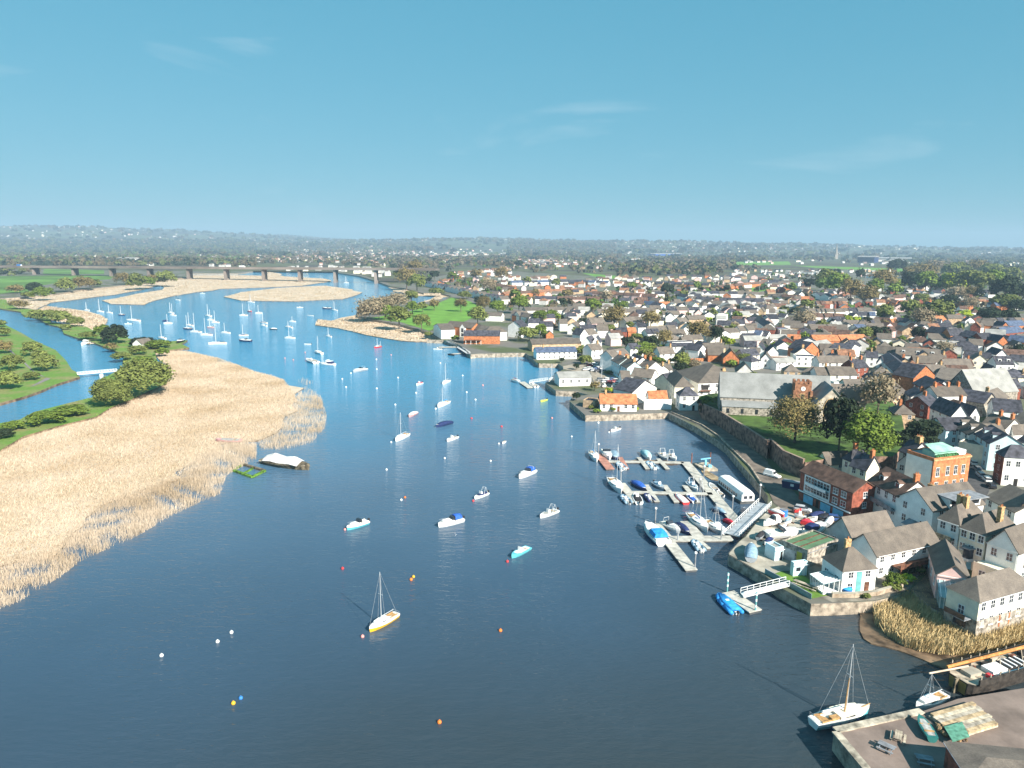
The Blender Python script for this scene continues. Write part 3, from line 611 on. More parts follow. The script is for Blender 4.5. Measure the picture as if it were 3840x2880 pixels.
part(t, 'garden_terrace', [WALL['C'][1], m_lead], lambda b: (b.box(-.4, w + .2, -3.4, -.02, -.6, 3.2), b.box(-.4, w + .2, -3.4, -3.3, 3.2, 3.7)))
for f in (.25, .75): put_window(t, w * f, -3.4, 1.2, 0, 1.1, 1.1, True)
H('I h W g 8.0 3.2 2000,330 2400,480 10', 'white house with big ochre chimney stacks cut by the right edge', name='town_house')
H('d x W g 6.2 3.2 1560,1400 2060,1659 11 s1x1', 'white cottage with mossy dark roof beside the asphalt street', name='cottage')
H('d y T s 6.0 3.5 2080,1640 2420,1700 10', 'buff gabled cottage at the right edge below the dark brick house', name='cottage')
H('I x C b 7.0 3.0 1150,130 1480,30 8 c0.5', 'cream house with brown hipped roof hidden between the white waterfront gables', name='town_house')
# behind the flats
t = H('g y C g 4.0 2.8 825,735 1045,835 8', 'small white gabled cottage with pale grey roof under the churchyard bank', name='cottage')[0]
t = H('g f W l 3.0 0.3 420,745 690,800 5 n', 'glazed garden room with turquoise glass roof on the churchyard wall', name='garden_room', cat='conservatory')[0]; w, d = dims(t)
part(t, 'glass_roof', M('turquoise_glass', (.25, .52, .58), .15, .2, .5, spec=.7), lambda b: b.face([(-.2, -.2, 3.05), (w + .2, -.2, 3.05), (w + .1, d, 4.0), (-.1, d, 4.0)]))
for i in range(6): part(t, 'window', m_glass, lambda b: b.box(w * (i + .15) / 6, w * (i + .85) / 6, -.05, -.003, .5, 2.6))
t = H('g x C s 6.4 3.4 1425,845 1700,930 2060,922 c0.95kw2x2s1x1', 'cream house with black slate roof, orange stack and dark slate hung side', name='slate_house')[0]
H('g h C s 6.2 3.0 1290,738 1430,795 7 c0.05k', 'cream hipped house with dark roof joined to the slate hung house', name='cream_house')
# georgian brick building with the green pavilion on its roof
t = H('d f O l 11.4 1.0 660,765 1290,690 300,600 n', 'square orange brick building with white sash windows and green copper roof pavilion', name='brick_building', cat='building')[0]; w, d = dims(t)
for z in (6.9, 2.9):
    for f in (.13, .40, .62, .83): put_window(t, w * f, 0, z, 0, 1.1, 2.3, True)
for z in (7.2, 3.2):
    for f in (.25, .6): put_window(t, 0, d * f, z, -math.pi / 2, 1.0, 1.8, True)
part(t, 'cornice', m_ochre, lambda b: b.box(-.2, w + .2, -.25, -.003, 11.1, 11.6))
part(t, 'side_render', WALL['W'][1], lambda b: b.box(-.05, -.003, .4, d, 0, 11.0))
part(t, 'roof_pavilion', [m_copper, m_frame], lambda b: (b.box(w * .12, w * .72, d * .15, d * .6, 11.5, 13.0, 0), b.face([(w * .08, d * .1, 13.0), (w * .76, d * .1, 13.0), (w * .66, d * .62, 14.2), (w * .18, d * .62, 14.2)], 0), b.box(w * .72, w * .98, d * .15, d * .5, 11.5, 12.8, 1)))
part(t, 'parapet_planting', M('roof_garden_leaves', (.05, .16, .06), .9, .4, 2), lambda b: [b.ball((w * .15 + i * w * .06, d * .06 + .4, 11.9), .5 + .2 * rnd.random(), 6) for i in range(10)])
H('d y W g 6.0 3.4 20,805 372,885 11 w2x2', 'white gabled house leaning against the side of the orange brick building', name='white_house')
H('d x W s 7.5 3.2 60,590 250,660 7 c0.6,0.9', 'tall house with pale ochre stack behind the orange brick building', name='town_house')
H('d h T g 6.5 2.6 480,1000 660,1060 7 c0.1k', 'low buff house with hipped tile roof below the orange brick building', name='cottage')
# the street climbing away
H('d x W g 8.0 3.0 962,165 1268,318 9 d2', 'white shop terrace with twin gables and red awning on the street', name='shop')
H('d x B s 8.4 3.0 1350,295 1622,472 9 d2', 'pale blue shop terrace with two gabled dormers along the street', name='shop')
t = H('d h W s 8.2 3.2 1875,712 2380,738 1665,625 w3x2', 'white house with slate hips and dark brick side wall at the street corner', name='corner_house')[0]; w, d = dims(t)
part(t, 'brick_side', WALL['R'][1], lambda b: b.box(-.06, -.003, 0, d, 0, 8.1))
H('d y B s 7.6 3.0 512,118 868,245 12 w1x1', 'pale blue gabled house behind the dark bushy tree', name='blue_house')
H('c y W s 7.6 4.0 957,1657 1243,1662 14 w1x1', 'tall white gable with blue black slate roof above the street', name='white_house')
H('c y W s 6.2 3.0 1285,1640 1450,1640 8', 'small white gable beside the tall white slate roofed gable', name='white_house')
H('c x W g 8.0 3.0 715,1312 1222,1302 9 c0.15,0.6,0.95kw1x1', 'big blank white house with grey brown roof and orange chimney', name='white_house')
H('c x S l 6.5 8.5 1360,1258 2110,1222 1075,1130 n', 'grey stone hall with huge pale sheet roof right of the street', name='stone_hall', cat='hall')
H('c y O s 8.0 5.0 305,1000 672,945 10 n', 'orange brick gable end facing the street with black verges', name='brick_gable_house')
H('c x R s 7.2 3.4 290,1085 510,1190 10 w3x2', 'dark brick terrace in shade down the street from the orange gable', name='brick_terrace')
H('c y W s 7.0 2.8 700,1160 962,1170 9', 'white fronted gable with black slate roof beside the street', name='white_house')
H('c x T g 5.0 4.6 870,852 1345,852 9 n', 'long buff range with lichened grey roof and roof lights', name='range')
H('c x W g 5.6 3.6 0,592 762,642 11 d3', 'long white school house with grey roof and white dormers', name='school', cat='school')
H('c y W s 6.0 3.0 1735,600 1920,605 12 n', 'white gable with long black roof near the right edge', name='white_house'); H('c y W s 6.0 3.0 1630,790 1790,800 12 n'); H('c y W s 5.6 2.8 1610,890 1740,895 10 n')
H('c x W s 8 3.5 1740,760 2040,765 8 d2'); H('c y G g 4.5 3.4 1050,1050 1240,900 9 n'); H('c h G g 5 2.5 870,1090 1080,1120 8 n'); H('c y S s 5.5 3.6 1520,1440 1740,1390 12 n')
H('c x W s 5.5 3.6 1700,1560 2190,1600 12 '); H('c x G l 5 3 2090,1100 2260,1180 14 n'); H('c x T g 5.5 3.2 1760,1400 1950,1330 9 c0.1'); H('c h R b 6 2.4 1090,1530 1280,1520 8 c0.9k'); H('c x R s 5.5 2.8 560,1480 760,1440 9 c0.6k')
H('c x W s 5.8 2.6 140,1250 260,1330 8 c0.9k'); H('c x T g 5.6 3.6 -60,1340 190,1250 10 c0.8'); H('c h T g 5.5 3 -20,1620 330,1640 9 c0.4k'); H('c x W s 6.5 3 -40,930 90,1010 8'); H('c x B s 7 3 -300,640 60,980 9 3')
H('c x WC g 5.5 3 1560,120 2000,1000 9 n') if False else None
H('E x W g 6.5 2.6 2090,860 2212,900 9'); H('d x WC sg 7 2.8 1500,120 1900,210 8 c0.8k 2'); H('d h G s 6 2.6 1690,180 1860,200 8'); H('d x C g 5.5 2.8 1560,330 1920,330 8 c0.9k'); H('d x W s 6.5 3 2100,420 2400,520 9 c0.1k'); H('d y W g 5.5 2.6 1920,260 2040,300 8'); H('d f C g 6 1 1600,560 1760,470 8 n')
# red brick quarter beyond the bowling green
t = H('c y O s 7.8 4.2 783,238 942,264 11 n', 'bright orange brick gable end beside the bowling green', name='brick_gable_house')[0]
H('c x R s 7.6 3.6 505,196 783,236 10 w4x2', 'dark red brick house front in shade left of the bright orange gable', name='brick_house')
H('c x R s 7.6 3.6 1090,270 1290,300 10 w3x2c0.95'); H('c y R s 7.6 3.4 1290,300 1490,330 10 w2x2c0.1'); H('c x R s 7.4 3.2 1490,320 1720,350 10 w3x2c0.5'); H('c y O s 7.4 3.4 1765,370 1930,370 10 w2x2'); H('c x O u 7.0 3.6 1930,360 2260,390 9 w6x2')
H('c y R t 7.5 3.2 1290,110 1460,120 10 n'); H('c x O g 6.5 3.4 1470,90 1680,100 9 c0.9'); H('c x O l 6.8 3.6 1540,250 1890,270 9 n'); H('c y O s 7 3.2 1830,110 1950,110 10'); H('c x O u 7 3.4 1950,100 2250,90 9 n'); H('c x R u 7 3.4 1890,230 2230,200 10 n'); H('c x O l 6.6 3.4 900,240 1130,240 9 n'); H('c y C l 8.0 3.0 1195,90 1290,95 8'); H('c x O g 3.0 1.4 910,460 1250,470 8 w5x1')
H('c x WT bg 5 3 -60,150 110,190 9 2'); H('c x K b 5.2 3 240,180 430,200 8'); H('c x T g 2.4 1.2 0,285 200,300 5'); H('c f W n 3 1 255,320 380,330 5 n', 'white pavilion with green doors on the bowling green edge', name='pavilion', cat='pavilion')
# church
CZ = 7.6
ch = H('b x S m 6.0 8.0 -820,1310 1090,1395 11 z7.6n', 'grey stone church with long lead grey nave roof and red sandstone tower', name='church', cat='church')[0]; w, d = dims(ch)
CHL = ch
def tower(b):
    b.box(0, 5.6, 0, 5.6, -1, 12.4)
    for q in (0, 1.6, 3.2, 4.7):
        for x0, y0 in ((q, -.01), (q, 4.96), (-.01, q), (4.96, q)): b.box(x0, x0 + .9 if y0 in (-.01, 4.96) else x0 + .65, y0, y0 + .65 if y0 in (-.01, 4.96) else y0 + .9, 12.4, 13.3)
    b.box(-.5, .4, -.5, .4, -1, 10); b.box(5.2, 6.1, -.5, .4, -1, 10)
tp = ch.matrix_basis.inverted() @ at_y('b', 440, 1500, P('b', 440, 1390, CZ + 5).y - 1.2)
tx, ty = tp.x - 1.0, -4.0
part(ch, 'tower', WALL['A'][1], tower, loc=(tx, ty, 0))
tw = [c for c in ch.children if c.name.startswith('tower')][0]
part(tw, 'clock_face', m_frame, lambda b: b.tube((2.8, -.12, 10.7), (2.8, .01, 10.7), .8, k=20))
part(tw, 'clock_hand', m_dark, lambda b: (b.bar((2.8, -.15, 10.7), (2.8, -.15, 11.3), .1, .04), b.bar((2.8, -.15, 10.7), (3.2, -.15, 10.5), .1, .04)))
part(tw, 'bell_opening', [m_ochre, m_dark], lambda b: (b.box(2.0, 3.6, -.08, .01, 6.6, 9.0), b.box(2.25, 3.35, -.12, -.08, 6.8, 8.7, 1)))
def transept(b):
    b.box(0, 8.0, 0, 8.0, -1, 6.0); b.face([(0, 0, 6), (8, 0, 6), (4, 0, 11)]); b.face([(8, 8, 6), (0, 8, 6), (4, 8, 11)])
part(ch, 'transept', M('pale_ashlar', (.52, .45, .37), .9, .2, .8), transept, loc=(tx + 6.2, -10.0, 0)); [setattr(c_, 'scale', (1.3, 1.5, 1.12)) for c_ in ch.children if c_.name.startswith('transept')]
tr = [c for c in ch.children if c.name.startswith('transept')][0]
part(tr, 'transept_roof', ROOF['m'][1], lambda b: b.loft([[(-.4, y, 5.7), (4, y, 11.3), (8.4, y, 5.7), (8.4, y, 5.5), (4, y, 11.02), (-.4, y, 5.5)] for y in (-.3, 9)]))
def arch(b, hw, z0, z1, y, m):
    pts = [(-hw, z0), (hw, z0), (hw, z1 - hw)] + [(hw * math.cos(a * .26), z1 - hw + 1.5 * hw * math.sin(a * .26)) for a in range(1, 6)] + [(-hw * math.cos((6 - a) * .26), z1 - hw + 1.5 * hw * math.sin((6 - a) * .26)) for a in range(1, 6)] + [(-hw, z1 - hw)]
    b.loft([[(4 + p[0], y, p[1]) for p in pts], [(4 + p[0], .02, p[1]) for p in pts]], m)
part(tr, 'gothic_window', [m_glass, m_ochre], lambda b: (arch(b, 2.0, 1.2, 7.0, -.05, 1), arch(b, 1.8, 1.3, 6.8, -.08, 0), [b.box(4 + x - .08, 4 + x + .08, -.14, -.05, 1.3, 6.2, 1) for x in (-1.1, -.37, .37, 1.1)], b.box(2.3, 5.7, -.13, -.05, 4.6, 4.75, 1)))
part(ch, 'aisle', [WALL['S'][1], ROOF['m'][1]], lambda b: (b.box(.5, tx - .6, -4.2, -.03, -1, 3.0), b.face([(.3, -4.5, 3.0), (tx - .7, -4.5, 3.0), (tx - .7, -.05, 4.6), (.3, -.05, 4.6)], 1)))
for i in range(5): part(ch, 'window', m_glass, lambda b: b.box(2 + i * (tx - 4) / 4.2, 3 + i * (tx - 4) / 4.2, -4.28, -4.19, .6, 2.3))
H('b x S g 5.0 6.0 1110,1420 1690,1440 9 z7.6n', 'lower grey roofed chancel range right of the church transept', name='chancel', cat='church')
H('b x W g 5.2 2.4 1340,1140 1690,1150 8 z5n'); H('b f W l 4.6 .5 1140,1090 1310,1090 6 z4n')
# big hipped house left of the church, and its neighbours down to the water
t = H('a h W g 6.4 6.2 1010,725 1890,705 975,520 w7x2', 'large white house with great hipped grey brown roof left of the church', name='great_house')[0]; w, d = dims(t)
part(t, 'stack', [m_ochre, m_pot], lambda b: (b.box(w * .60, w * .66, d * .25, d * .25 + 1.0, 7, 11.5), b.tube((w * .63, d * .25 + .5, 11.5), (w * .63, d * .25 + .5, 12.1), .2, .15, 8, 1)))
part(t, 'loggia', [m_timber, m_dark], lambda b: (b.box(w * .06, w * .2, -.08, -.003, 3.4, 5.6, 1), b.box(w * .03, w * .24, -1.5, -.09, 3.0, 3.3, 0), b.box(w * .88, w * .95, -.08, -.003, .2, 5.9, 1)))
t = H('a h W s 6.0 3.2 690,945 1015,945 620,890 w2x2', 'white ferry cottage with dark pyramid roof at the quay corner', name='quay_cottage')[0]
H('a h C g 7.6 3.8 600,788 935,792 410,610 w3x1', 'tall cream house with hipped grey roof behind the quay cottage', name='quay_house')
H('a y C s 6.2 3.4 255,665 520,715 10 w1x1', 'cream gabled house with dark slate roof left of the tall cream house', name='quay_house')
H('a y W s 5.6 4.0 -130,880 285,790 10 n', 'plain white gable behind the orange roofed cottage', name='white_house')
t = H('f x W o 3.2 3.2 1160,1440 1790,1450 8 c0.16w5x1', 'long cottage with orange tile roof on the river corner', name='riverside_cottage')[0]
t = H('a x W o 3.6 3.2 165,1012 480,1012 7 w3x1', 'short white house with orange tile roof wrapped in white sheeting', name='riverside_cottage')[0]; w, d = dims(t)
part(t, 'white_sheeting', M('scaffold_sheet', (.78, .79, .80), .6, .06, .6, .3, 1.5), lambda b: b.box(-2.6, w + 1.2, -1.8, -1.6, -.4, 4.2)); part(t, 'scaffold', m_steel, lambda b: [b.tube((x, -1.5, -.4), (x, -1.5, 4.6), .06, k=5) for x in (-2.4, 0, 2.4, 4.8, w + 1)])
H('f f T s 2.6 .4 860,1400 1060,1420 6 n', 'low dark glass garden room beside the orange roofed cottage', name='garden_room', cat='conservatory')
H('f x W l 4.2 2.0 450,1000 1000,985 10 w4x1', 'white boathouse with pale sheet roof on its own brick quay', name='boathouse', cat='boathouse')
H('f y W g 5.4 3.4 1790,1180 2120,1160 10 n'); H('f x W g 5.2 3 1530,1010 1680,1010 8 n'); H('f x W g 5.4 3.4 1690,960 2040,1000 8 c0.6')
H('f x W g 7.6 3.0 1360,640 1660,590 8 d1'); H('f x BWK sg 7.0 3.0 1220,560 1340,600 8'); H('f x WB g 7.2 3.2 1350,690 1620,830 8 c0.1,0.9 2'); H('f x W s 7.4 3.4 1620,700 1760,760 8 d2', 'half timbered black and white house in the riverside street', name='timber_house'); H('f x W g 6.8 3 1760,760 1990,830 8 c0.2,0.6k'); H('f x W g 4.6 2.6 1990,860 2150,890 8 c0.9'); H('a x W g 4.4 2.6 140,500 560,490 8 c0.95')
H('f x W u 4.3 2.4 60,560 750,545 9 w8x2c0.2', 'white waterfront house with blue slate roof and pink chimney', name='waterfront_house'); H('f x T g 4.6 2.6 -20,420 830,400 12 n', 'long buff warehouse with grey roof behind the blue slate house', name='warehouse', cat='warehouse')
H('f y W s 5.5 3.6 850,380 1000,390 9 n'); H('f y W s 5.5 3.6 1020,380 1160,385 9 n'); H('f x W g 5.5 3 1010,520 1200,500 8 c0.9'); H('f y W s 6.5 4 810,260 950,250 9 n'); H('f x G g 6 3 950,250 1110,230 9'); H('f y O g 4 2.4 225,250 350,250 7 n', 'small orange gable behind the long buff warehouse', name='boat_store'); H('f x W g 5.6 3 1110,180 1300,180 9 c0.2'); H('f x K g 6.5 3.4 1010,60 1250,50 10'); H('f x W s 6 3.4 120,110 340,110 9'); H('f x W g 6 3 460,60 590,60 9'); H('f y W g 6 3 590,110 760,120 9'); H('f x R s 5.2 2.4 1440,200 1620,200 8'); H('f x O o 5 2.6 1640,200 1780,200 8'); H('f x W g 5.5 3 1990,190 2200,190 8'); H('f x W g 6 3 1610,30 1870,10 9')
# riverside flats and brick house by the park
t = H('e x O g 7.0 3.2 330,330 780,370 11 w6x2', 'orange brick riverside flats with white gabled bays by the park', name='riverside_flats', cat='flats')[0]; w, d = dims(t)
part(t, 'gabled_bay', [WALL['W'][1], m_glass], lambda b: (b.box(w * .58, w * .78, -1.2, -.01, 0, 6.6), b.face([(w * .58, -1.2, 6.6), (w * .78, -1.2, 6.6), (w * .68, -1.2, 9.2)]), b.box(w * .64, w * .72, -1.26, -1.2, 3.6, 6.4, 1), b.box(w * .64, w * .72, -1.26, -1.2, .6, 2.8, 1))); part(t, 'gabled_bay', [WALL['W'][1], m_glass], lambda b: (b.box(w * .05, w * .25, -1.2, -.01, 0, 6.4), b.box(w * .1, w * .2, -1.26, -1.2, 3.6, 5.8, 1), b.box(w * .1, w * .2, -1.26, -1.2, .6, 2.8, 1)))
H('e y W g 6.6 3 120,330 250,400 10', 'white gabled end house with balconies left of the riverside flats', name='riverside_house')
t = H('e x O s 5.6 3.0 640,500 1260,505 10 w6x1', 'low orange brick house with dark slate roof behind the riverside garden', name='riverside_house')[0]; w, d = dims(t)
part(t, 'timber_porch', [m_timber, m_frame], lambda b: (b.box(w * .05, w * .5, -2.5, -.05, 2.6, 2.9), [b.box(w * q, w * q + .25, -2.4, -2.15, 0, 2.6, 1) for q in (.06, .2, .35, .48)])); H('e h W g 6 3.4 990,440 1390,435 10', 'house with grey hipped roof behind the orange brick riverside house', name='riverside_house'); H('e y W s 8 4 1405,330 1630,350 9 w2x2', 'tall white gabled house near the riverside street', name='riverside_house')
H('e x W g 6 3 880,400 1000,420 8'); H('e x R g 6 3 780,380 900,400 8'); H('e x W s 5.6 3 1760,280 1960,280 8 c0.95'); H('e x W g 5.6 3 1970,340 2180,340 8'); H('e x W g 5 2.6 1020,150 1290,160 8'); H('e x G g 6 3 1450,120 1620,130 9'); H('e x W g 6 3 1600,150 1770,140 8'); H('e f W l 5 .5 1150,700 1160,705 5 n') if False else None
# middle of the town, right of the great house and behind the church
for q in ('a x W s 6.4 2.6 570,90 960,75 10 w4x2', 'a f W s 8 .4 555,30 900,20 7 n', 'a y W s 5.6 3 1010,160 1150,130 9', 'a x T g 4.8 3 1150,130 1480,110 8 c0.95', 'a x O g 4.2 4.4 1180,230 1440,235 9 n', 'a y O b 4.0 4.6 1440,290 1715,300 11 n', 'a y G g 4.2 4.0 1680,520 1960,530 9 n', 'a h W s 4.4 3 1930,360 2090,340 8', 'a y W g 5.4 3 2090,300 2260,310 9', 'a x W g 5.4 2.8 1890,200 2060,210 8', 'a y W s 5.6 3 1990,130 2140,140 9', 'a x W s 6 3 1800,90 2010,100 8',
          'b y W s 5.0 3.2 0,545 180,550 9 n', 'b f W t 4 .6 0,670 420,680 9 n', 'b x W l 4.2 2 150,740 480,720 7', 'b f W s 5.4 .5 490,640 830,650 9', 'b x W g 5.6 3.0 890,735 1500,735 9 c0.05,0.95k', 'b x WC g 5.8 3.2 850,945 1540,950 9 3', 'b x W g 5.6 3 1000,590 1360,600 8 c0.7', 'b y O s 6.5 4.4 620,520 880,500 12 n', 'b x R s 6.2 4.0 420,480 620,520 9', 'b y W s 5.5 3.6 1380,580 1590,470 11 n', 'b x G l 4.4 3 790,480 1120,430 9', 'b x O o 5 3.4 800,360 1240,360 9 n', 'b x O o 5 3.4 1280,360 1720,350 9 n', 'b y C t 5 3.6 1260,430 1500,440 9 n',
          'b y W s 5.5 2.6 1720,1030 1980,1040 9', 'b x R s 5.6 3.6 1520,830 1740,810 9 c0.1,0.9k', 'b h G g 5.6 3.4 1790,940 2180,960 10', 'b y W s 6 3.4 1880,750 2020,760 9', 'b x W s 5.6 3 1700,640 1900,650 8 c0.5', 'b x W g 5 3.6 1860,560 2212,590 9 c0.9', 'b x T s 5.2 3 2010,640 2212,760 9 c0.8k', 'b h T g 5 3.4 280,890 560,900 8', 'b h S g 5 3 580,900 820,930 8', 'b f R u 5.5 .5 95,130 215,180 8', 'b f W l 5.5 .5 215,185 480,190 8', 'b x W g 3.5 1.5 480,210 700,210 5', 'b x G l 4 2 40,310 340,310 7', 'b x O o 4.5 2.6 340,320 560,330 7 2', 'b x GT g 4.6 2.6 0,440 280,440 8 2', 'b x W g 5.4 3 1130,160 1370,170 8', 'b y W u 5.4 3 1390,130 1570,160 8', 'b f W l 4 .4 1570,190 1680,190 6', 'b x K b 5.4 3 1900,100 2030,120 8', 'b x O b 5.4 3 2040,110 2212,120 8 2'):
    H(q)
# rows of houses across the back of the town
for q in ('h y WC s 5.5 3.4 0,285 270,290 9 4', 'h x OT s 6 3.2 270,290 1190,320 10 8', 'h x KW sg 5.4 2.8 0,560 330,590 8 4', 'h x WG us 5.4 3 20,640 330,680 9 2', 'h x O o 4.6 2.6 345,650 530,650 8 2', 'h f W g 5.0 .5 470,740 640,750 10 1', 'h f W l 5.0 .5 640,735 1120,740 9 3', 'h x G g 5 2.6 550,650 920,650 9 3', 'h x W s 5.6 3 640,500 790,530 8 3', 'h x WG sg 5 2.8 800,550 1060,560 8 3', 'h x W g 5 2.8 1090,540 1300,540 8 2', 'h x RW bt 5 3 1310,590 1720,590 8 5', 'h y W s 5.4 3 1500,620 1690,640 9 2', 'h x GW sg 5 3 1190,640 1400,650 8 2', 'h x W g 4.6 2.6 1420,740 1620,740 8 2', 'h x KW s 5.6 3.2 1720,760 1990,780 9 3', 'h y T g 5.6 3.6 1930,770 2150,780 9 2', 'h x WG sg 6 3 1900,860 2160,1040 8 4', 'h f W l 4.5 .4 1340,830 1520,830 8 1', 'h f W s 4.5 .4 1430,960 1660,960 8 1', 'h x KT g 4.6 3 845,915 1150,905 9 2', 'h y W g 5 3.4 690,890 845,890 9 1', 'h y W g 5 3.2 560,940 700,960 9', 'h x W s 5 3 480,1030 650,1030 8 2', 'h x W s 5 3 130,1160 350,1150 8 2', 'h x W g 4.6 2.8 1410,1140 1720,1130 8 2', 'h x W g 5.2 3 1740,1110 2010,1090 8 2', 'h x W us 5.6 3.2 1950,1180 2190,1200 9 2', 'h x KW s 5 3 1800,1240 2020,1240 8 2', 'h x W g 5 3 400,830 690,830 8 3', 'h x C g 6.5 3 -10,770 260,780 10 1', 'h x WT gs 5 3 1330,1000 1560,1010 8 2', 'h x W g 5 3 380,1100 640,1090 8 2', 'h x WC g 5 3 2060,1330 2212,1350 9', 'h y W s 5.5 3 2140,860 2230,900 8',
          'i x WT bg 5.2 3 0,690 540,720 8 7', 'i y W s 5.4 3 750,660 900,680 9 1', 'i y W s 5.4 3 900,690 1050,700 9 1', 'i x WR bt 5.2 3 780,830 1380,830 8 8', 'i x O o 4.6 3 545,740 710,745 8', 'i x WC g 5.0 2.6 720,960 1330,960 8 8', 'i x W gs 5.0 2.8 1340,950 1880,950 8 7', 'i x WK b 5.4 3 740,1050 1330,1060 8 7', 'i x W us 5 3 1480,1020 1860,1030 8 4', 'i y W s 5.4 3.2 1010,1110 1130,1130 8', 'i x W s 5.2 3 1150,1110 1310,1120 8 2', 'i y WG l 5 3 1030,1190 1140,1210 8', 'i x WT gb 5 3 0,880 300,870 8 4', 'i x G l 4.4 2.4 300,880 520,890 8 2', 'i x K g 4.8 2.6 510,930 640,960 8 1', 'i x GW lg 4.6 2.6 20,970 320,980 8 3', 'i x OT g 5 3 290,1110 560,1130 8 3', 'i x W s 5.2 3 160,1050 290,1060 8', 'i y W s 5.4 3.2 1740,770 1900,780 8', 'i x W b 5 3 1650,760 1740,780 8', 'i x OT b 5 3 1940,790 2212,810 8 4', 'i x RO b 5.2 3 1810,1120 2060,1140 8 3', 'i y KO o 5 3 2050,1140 2150,1150 8', 'i x WK b 5 2.8 2070,1290 2212,1290 8 2', 'i x T g 4.8 3 750,1260 1380,1260 9 4', 'i y O s 6 4 1690,1200 1830,1210 8', 'i x W g 5 3 270,450 590,470 9 5', 'i x WG lg 5 3 300,270 1080,290 9 10', 'i x TW gb 5 3 1690,340 1900,350 9 4', 'i x W s 5 3 0,480 180,470 9 3', 'i x WG sg 5 3 0,300 180,300 9 3', 'i x W g 5 3 2070,920 2212,920 8 2',
          'j y W s 5.6 3 270,630 380,640 9', 'j y W s 5.6 3 600,620 660,640 9', 'j x R t 5.2 3 380,620 490,620 9', 'j x RW s 5 3 90,690 270,700 9 2', 'j x RK s 5 3 520,720 640,690 9', 'j x K s 5 3 820,700 920,700 9', 'j x OG s 5.2 3 930,730 1060,740 9', 'j x O l 5.2 3 1140,770 1250,770 9', 'j x W s 5.6 3 1380,640 1540,630 9', 'j y W s 5.6 3 1500,610 1560,630 9', 'j x W u 6.4 3 1570,830 1740,850 10 d1', 'j x O u 6 3 1740,860 1940,860 9', 'j x WG g 5 3 0,840 130,860 9', 'j x W s 5 3 350,930 560,940 8 2', 'j x O o 5 3 570,1110 870,1100 8', 'j y W s 5 3 770,1170 900,1180 8', 'j x W s 5 2.8 610,1140 770,1150 8', 'j y W s 5 3 160,1150 330,1150 8', 'j x W s 5 3 0,1130 150,1140 8', 'j x TG g 6 3 1380,1140 1690,1160 8 3', 'j x W s 6 3 1140,1110 1200,1120 8', 'j x GO gs 6 3 1690,1140 2212,1130 8 5',
          'B y W sg 5.2 3.2 1460,600 2120,745 10 18', 'B x OT t 5.4 3 2070,620 2212,660 9 3', 'C x WG us 5.4 3.2 0,600 560,590 9 10', 'C x OT bt 5.2 3 -60,700 620,660 8 14', 'C x KW sb 5.2 3 200,740 780,745 8 9', 'C x TK bt 5.2 3 620,690 1240,720 8 9', 'C x WO su 5.6 3 540,590 830,600 9 5', 'C x WK sg 5.4 3 0,430 520,430 9 8', 'C x WG sl 5.4 3 1400,690 1640,700 8 4', 'C x TG g 4.6 2.6 120,840 620,830 12 3', 'C x C g 6.5 3 750,860 1240,850 10 c0.1,0.4,0.7 2', 'C x WK g 6 3 1010,930 1150,930 9 1', 'C x WO gs 5.4 3 0,880 150,900 8 2', 'C x WG sg 5.4 3 1640,690 2180,700 8 7', 'C x W s 5.4 3 1640,750 2180,760 8 7', 'C x WO bt 5.2 3 1800,640 2212,600 8 6', 'D x WK sg 5.2 3 -60,590 290,600 9 6'):
    H(q)
# ---------------------------------------------------------------- houses filling the gaps of the town, then everything past the nearest three hundred as one mass
frs = random.Random(21)
HSX = [[t.location.x + 4, t.location.y + 4] for t in THINGS if '_dims' in t]
OPEN = [PL(q, 2.5) for q in ('B870,885 1000,905 1250,950 1500,1030 1940,900 1940,740 1690,715 1300,690 960,740', 'c-80,350 640,380 620,500 -60,520', 'h1000,330 2300,330 2300,450 1000,450', 'a560,420 1000,380 1000,540 700,540', 'a0,0 500,0 560,260 0,420', 'f1500,260 2212,200 2212,560 1700,640', 'a1000,900 1900,880 1900,1100 1000,1100', 'f660,500 1200,560 1500,900 1500,1180 1000,1150 600,860')]
def fill(txt, n, ev, walls, roofs, gap):
    poly_ = PL(txt, 2.5); xs, ys = scatter(poly_, n * 8); k = 0; ang0 = frs.uniform(-.3, .3)
    for x, y in zip(xs, ys):
        if k >= n: break
        A_ = np.array(HSX)
        if np.min((A_[:, 0] - x) ** 2 + (A_[:, 1] - y) ** 2) < gap * gap: continue
        if any(inside(np.array([x]), np.array([y]), o)[0] for o in OPEN): continue
        HSX.append([x, y]); k += 1
        an = ang0 + .25 * math.sin(x * .02 + y * .013) + (math.pi / 2 if frs.random() < .3 else 0); w, d = frs.uniform(7, 13), frs.uniform(6.5, 9)
        dx, dy = math.cos(an), math.sin(an)
        e = ev + frs.uniform(-.6, .6); p1 = Vector((x - dx * w / 2, y - dy * w / 2, 2.5 + e)); p2 = Vector((x + dx * w / 2, y + dy * w / 2, 2.5 + e))
        if p1.x > p2.x: p1, p2 = p2, p1
        u1, v1 = pix(p1); u2, v2 = pix(p2)
        house('V', frs.choice('xxxyh'), frs.choice(walls), frs.choice(roofs), e, frs.uniform(2.4, 3.6), u1, v1, u2, v2, d, 'c%.1f' % frs.choice((.1, .9)) if frs.random() < .6 else '')
fill('D-40,1000 900,1000 2250,1050 2250,1600 1500,1700 900,1380 -40,1300', 90, 5.2, 'WWWCGTR', 'gggssbt', 10)
fill('C300,860 2250,780 2250,1350 1300,1330 900,1180 300,980', 110, 5.2, 'WWWWCGKT', 'gggssbl', 10.5)
fill('C-40,560 2250,560 2250,800 -40,800', 150, 5, 'WWKTOCG', 'ggssbbt', 12)
fill('D-40,600 1900,680 2250,800 2250,1020 -40,1000', 140, 5, 'WWKTORCG', 'ggssbbtl', 12)
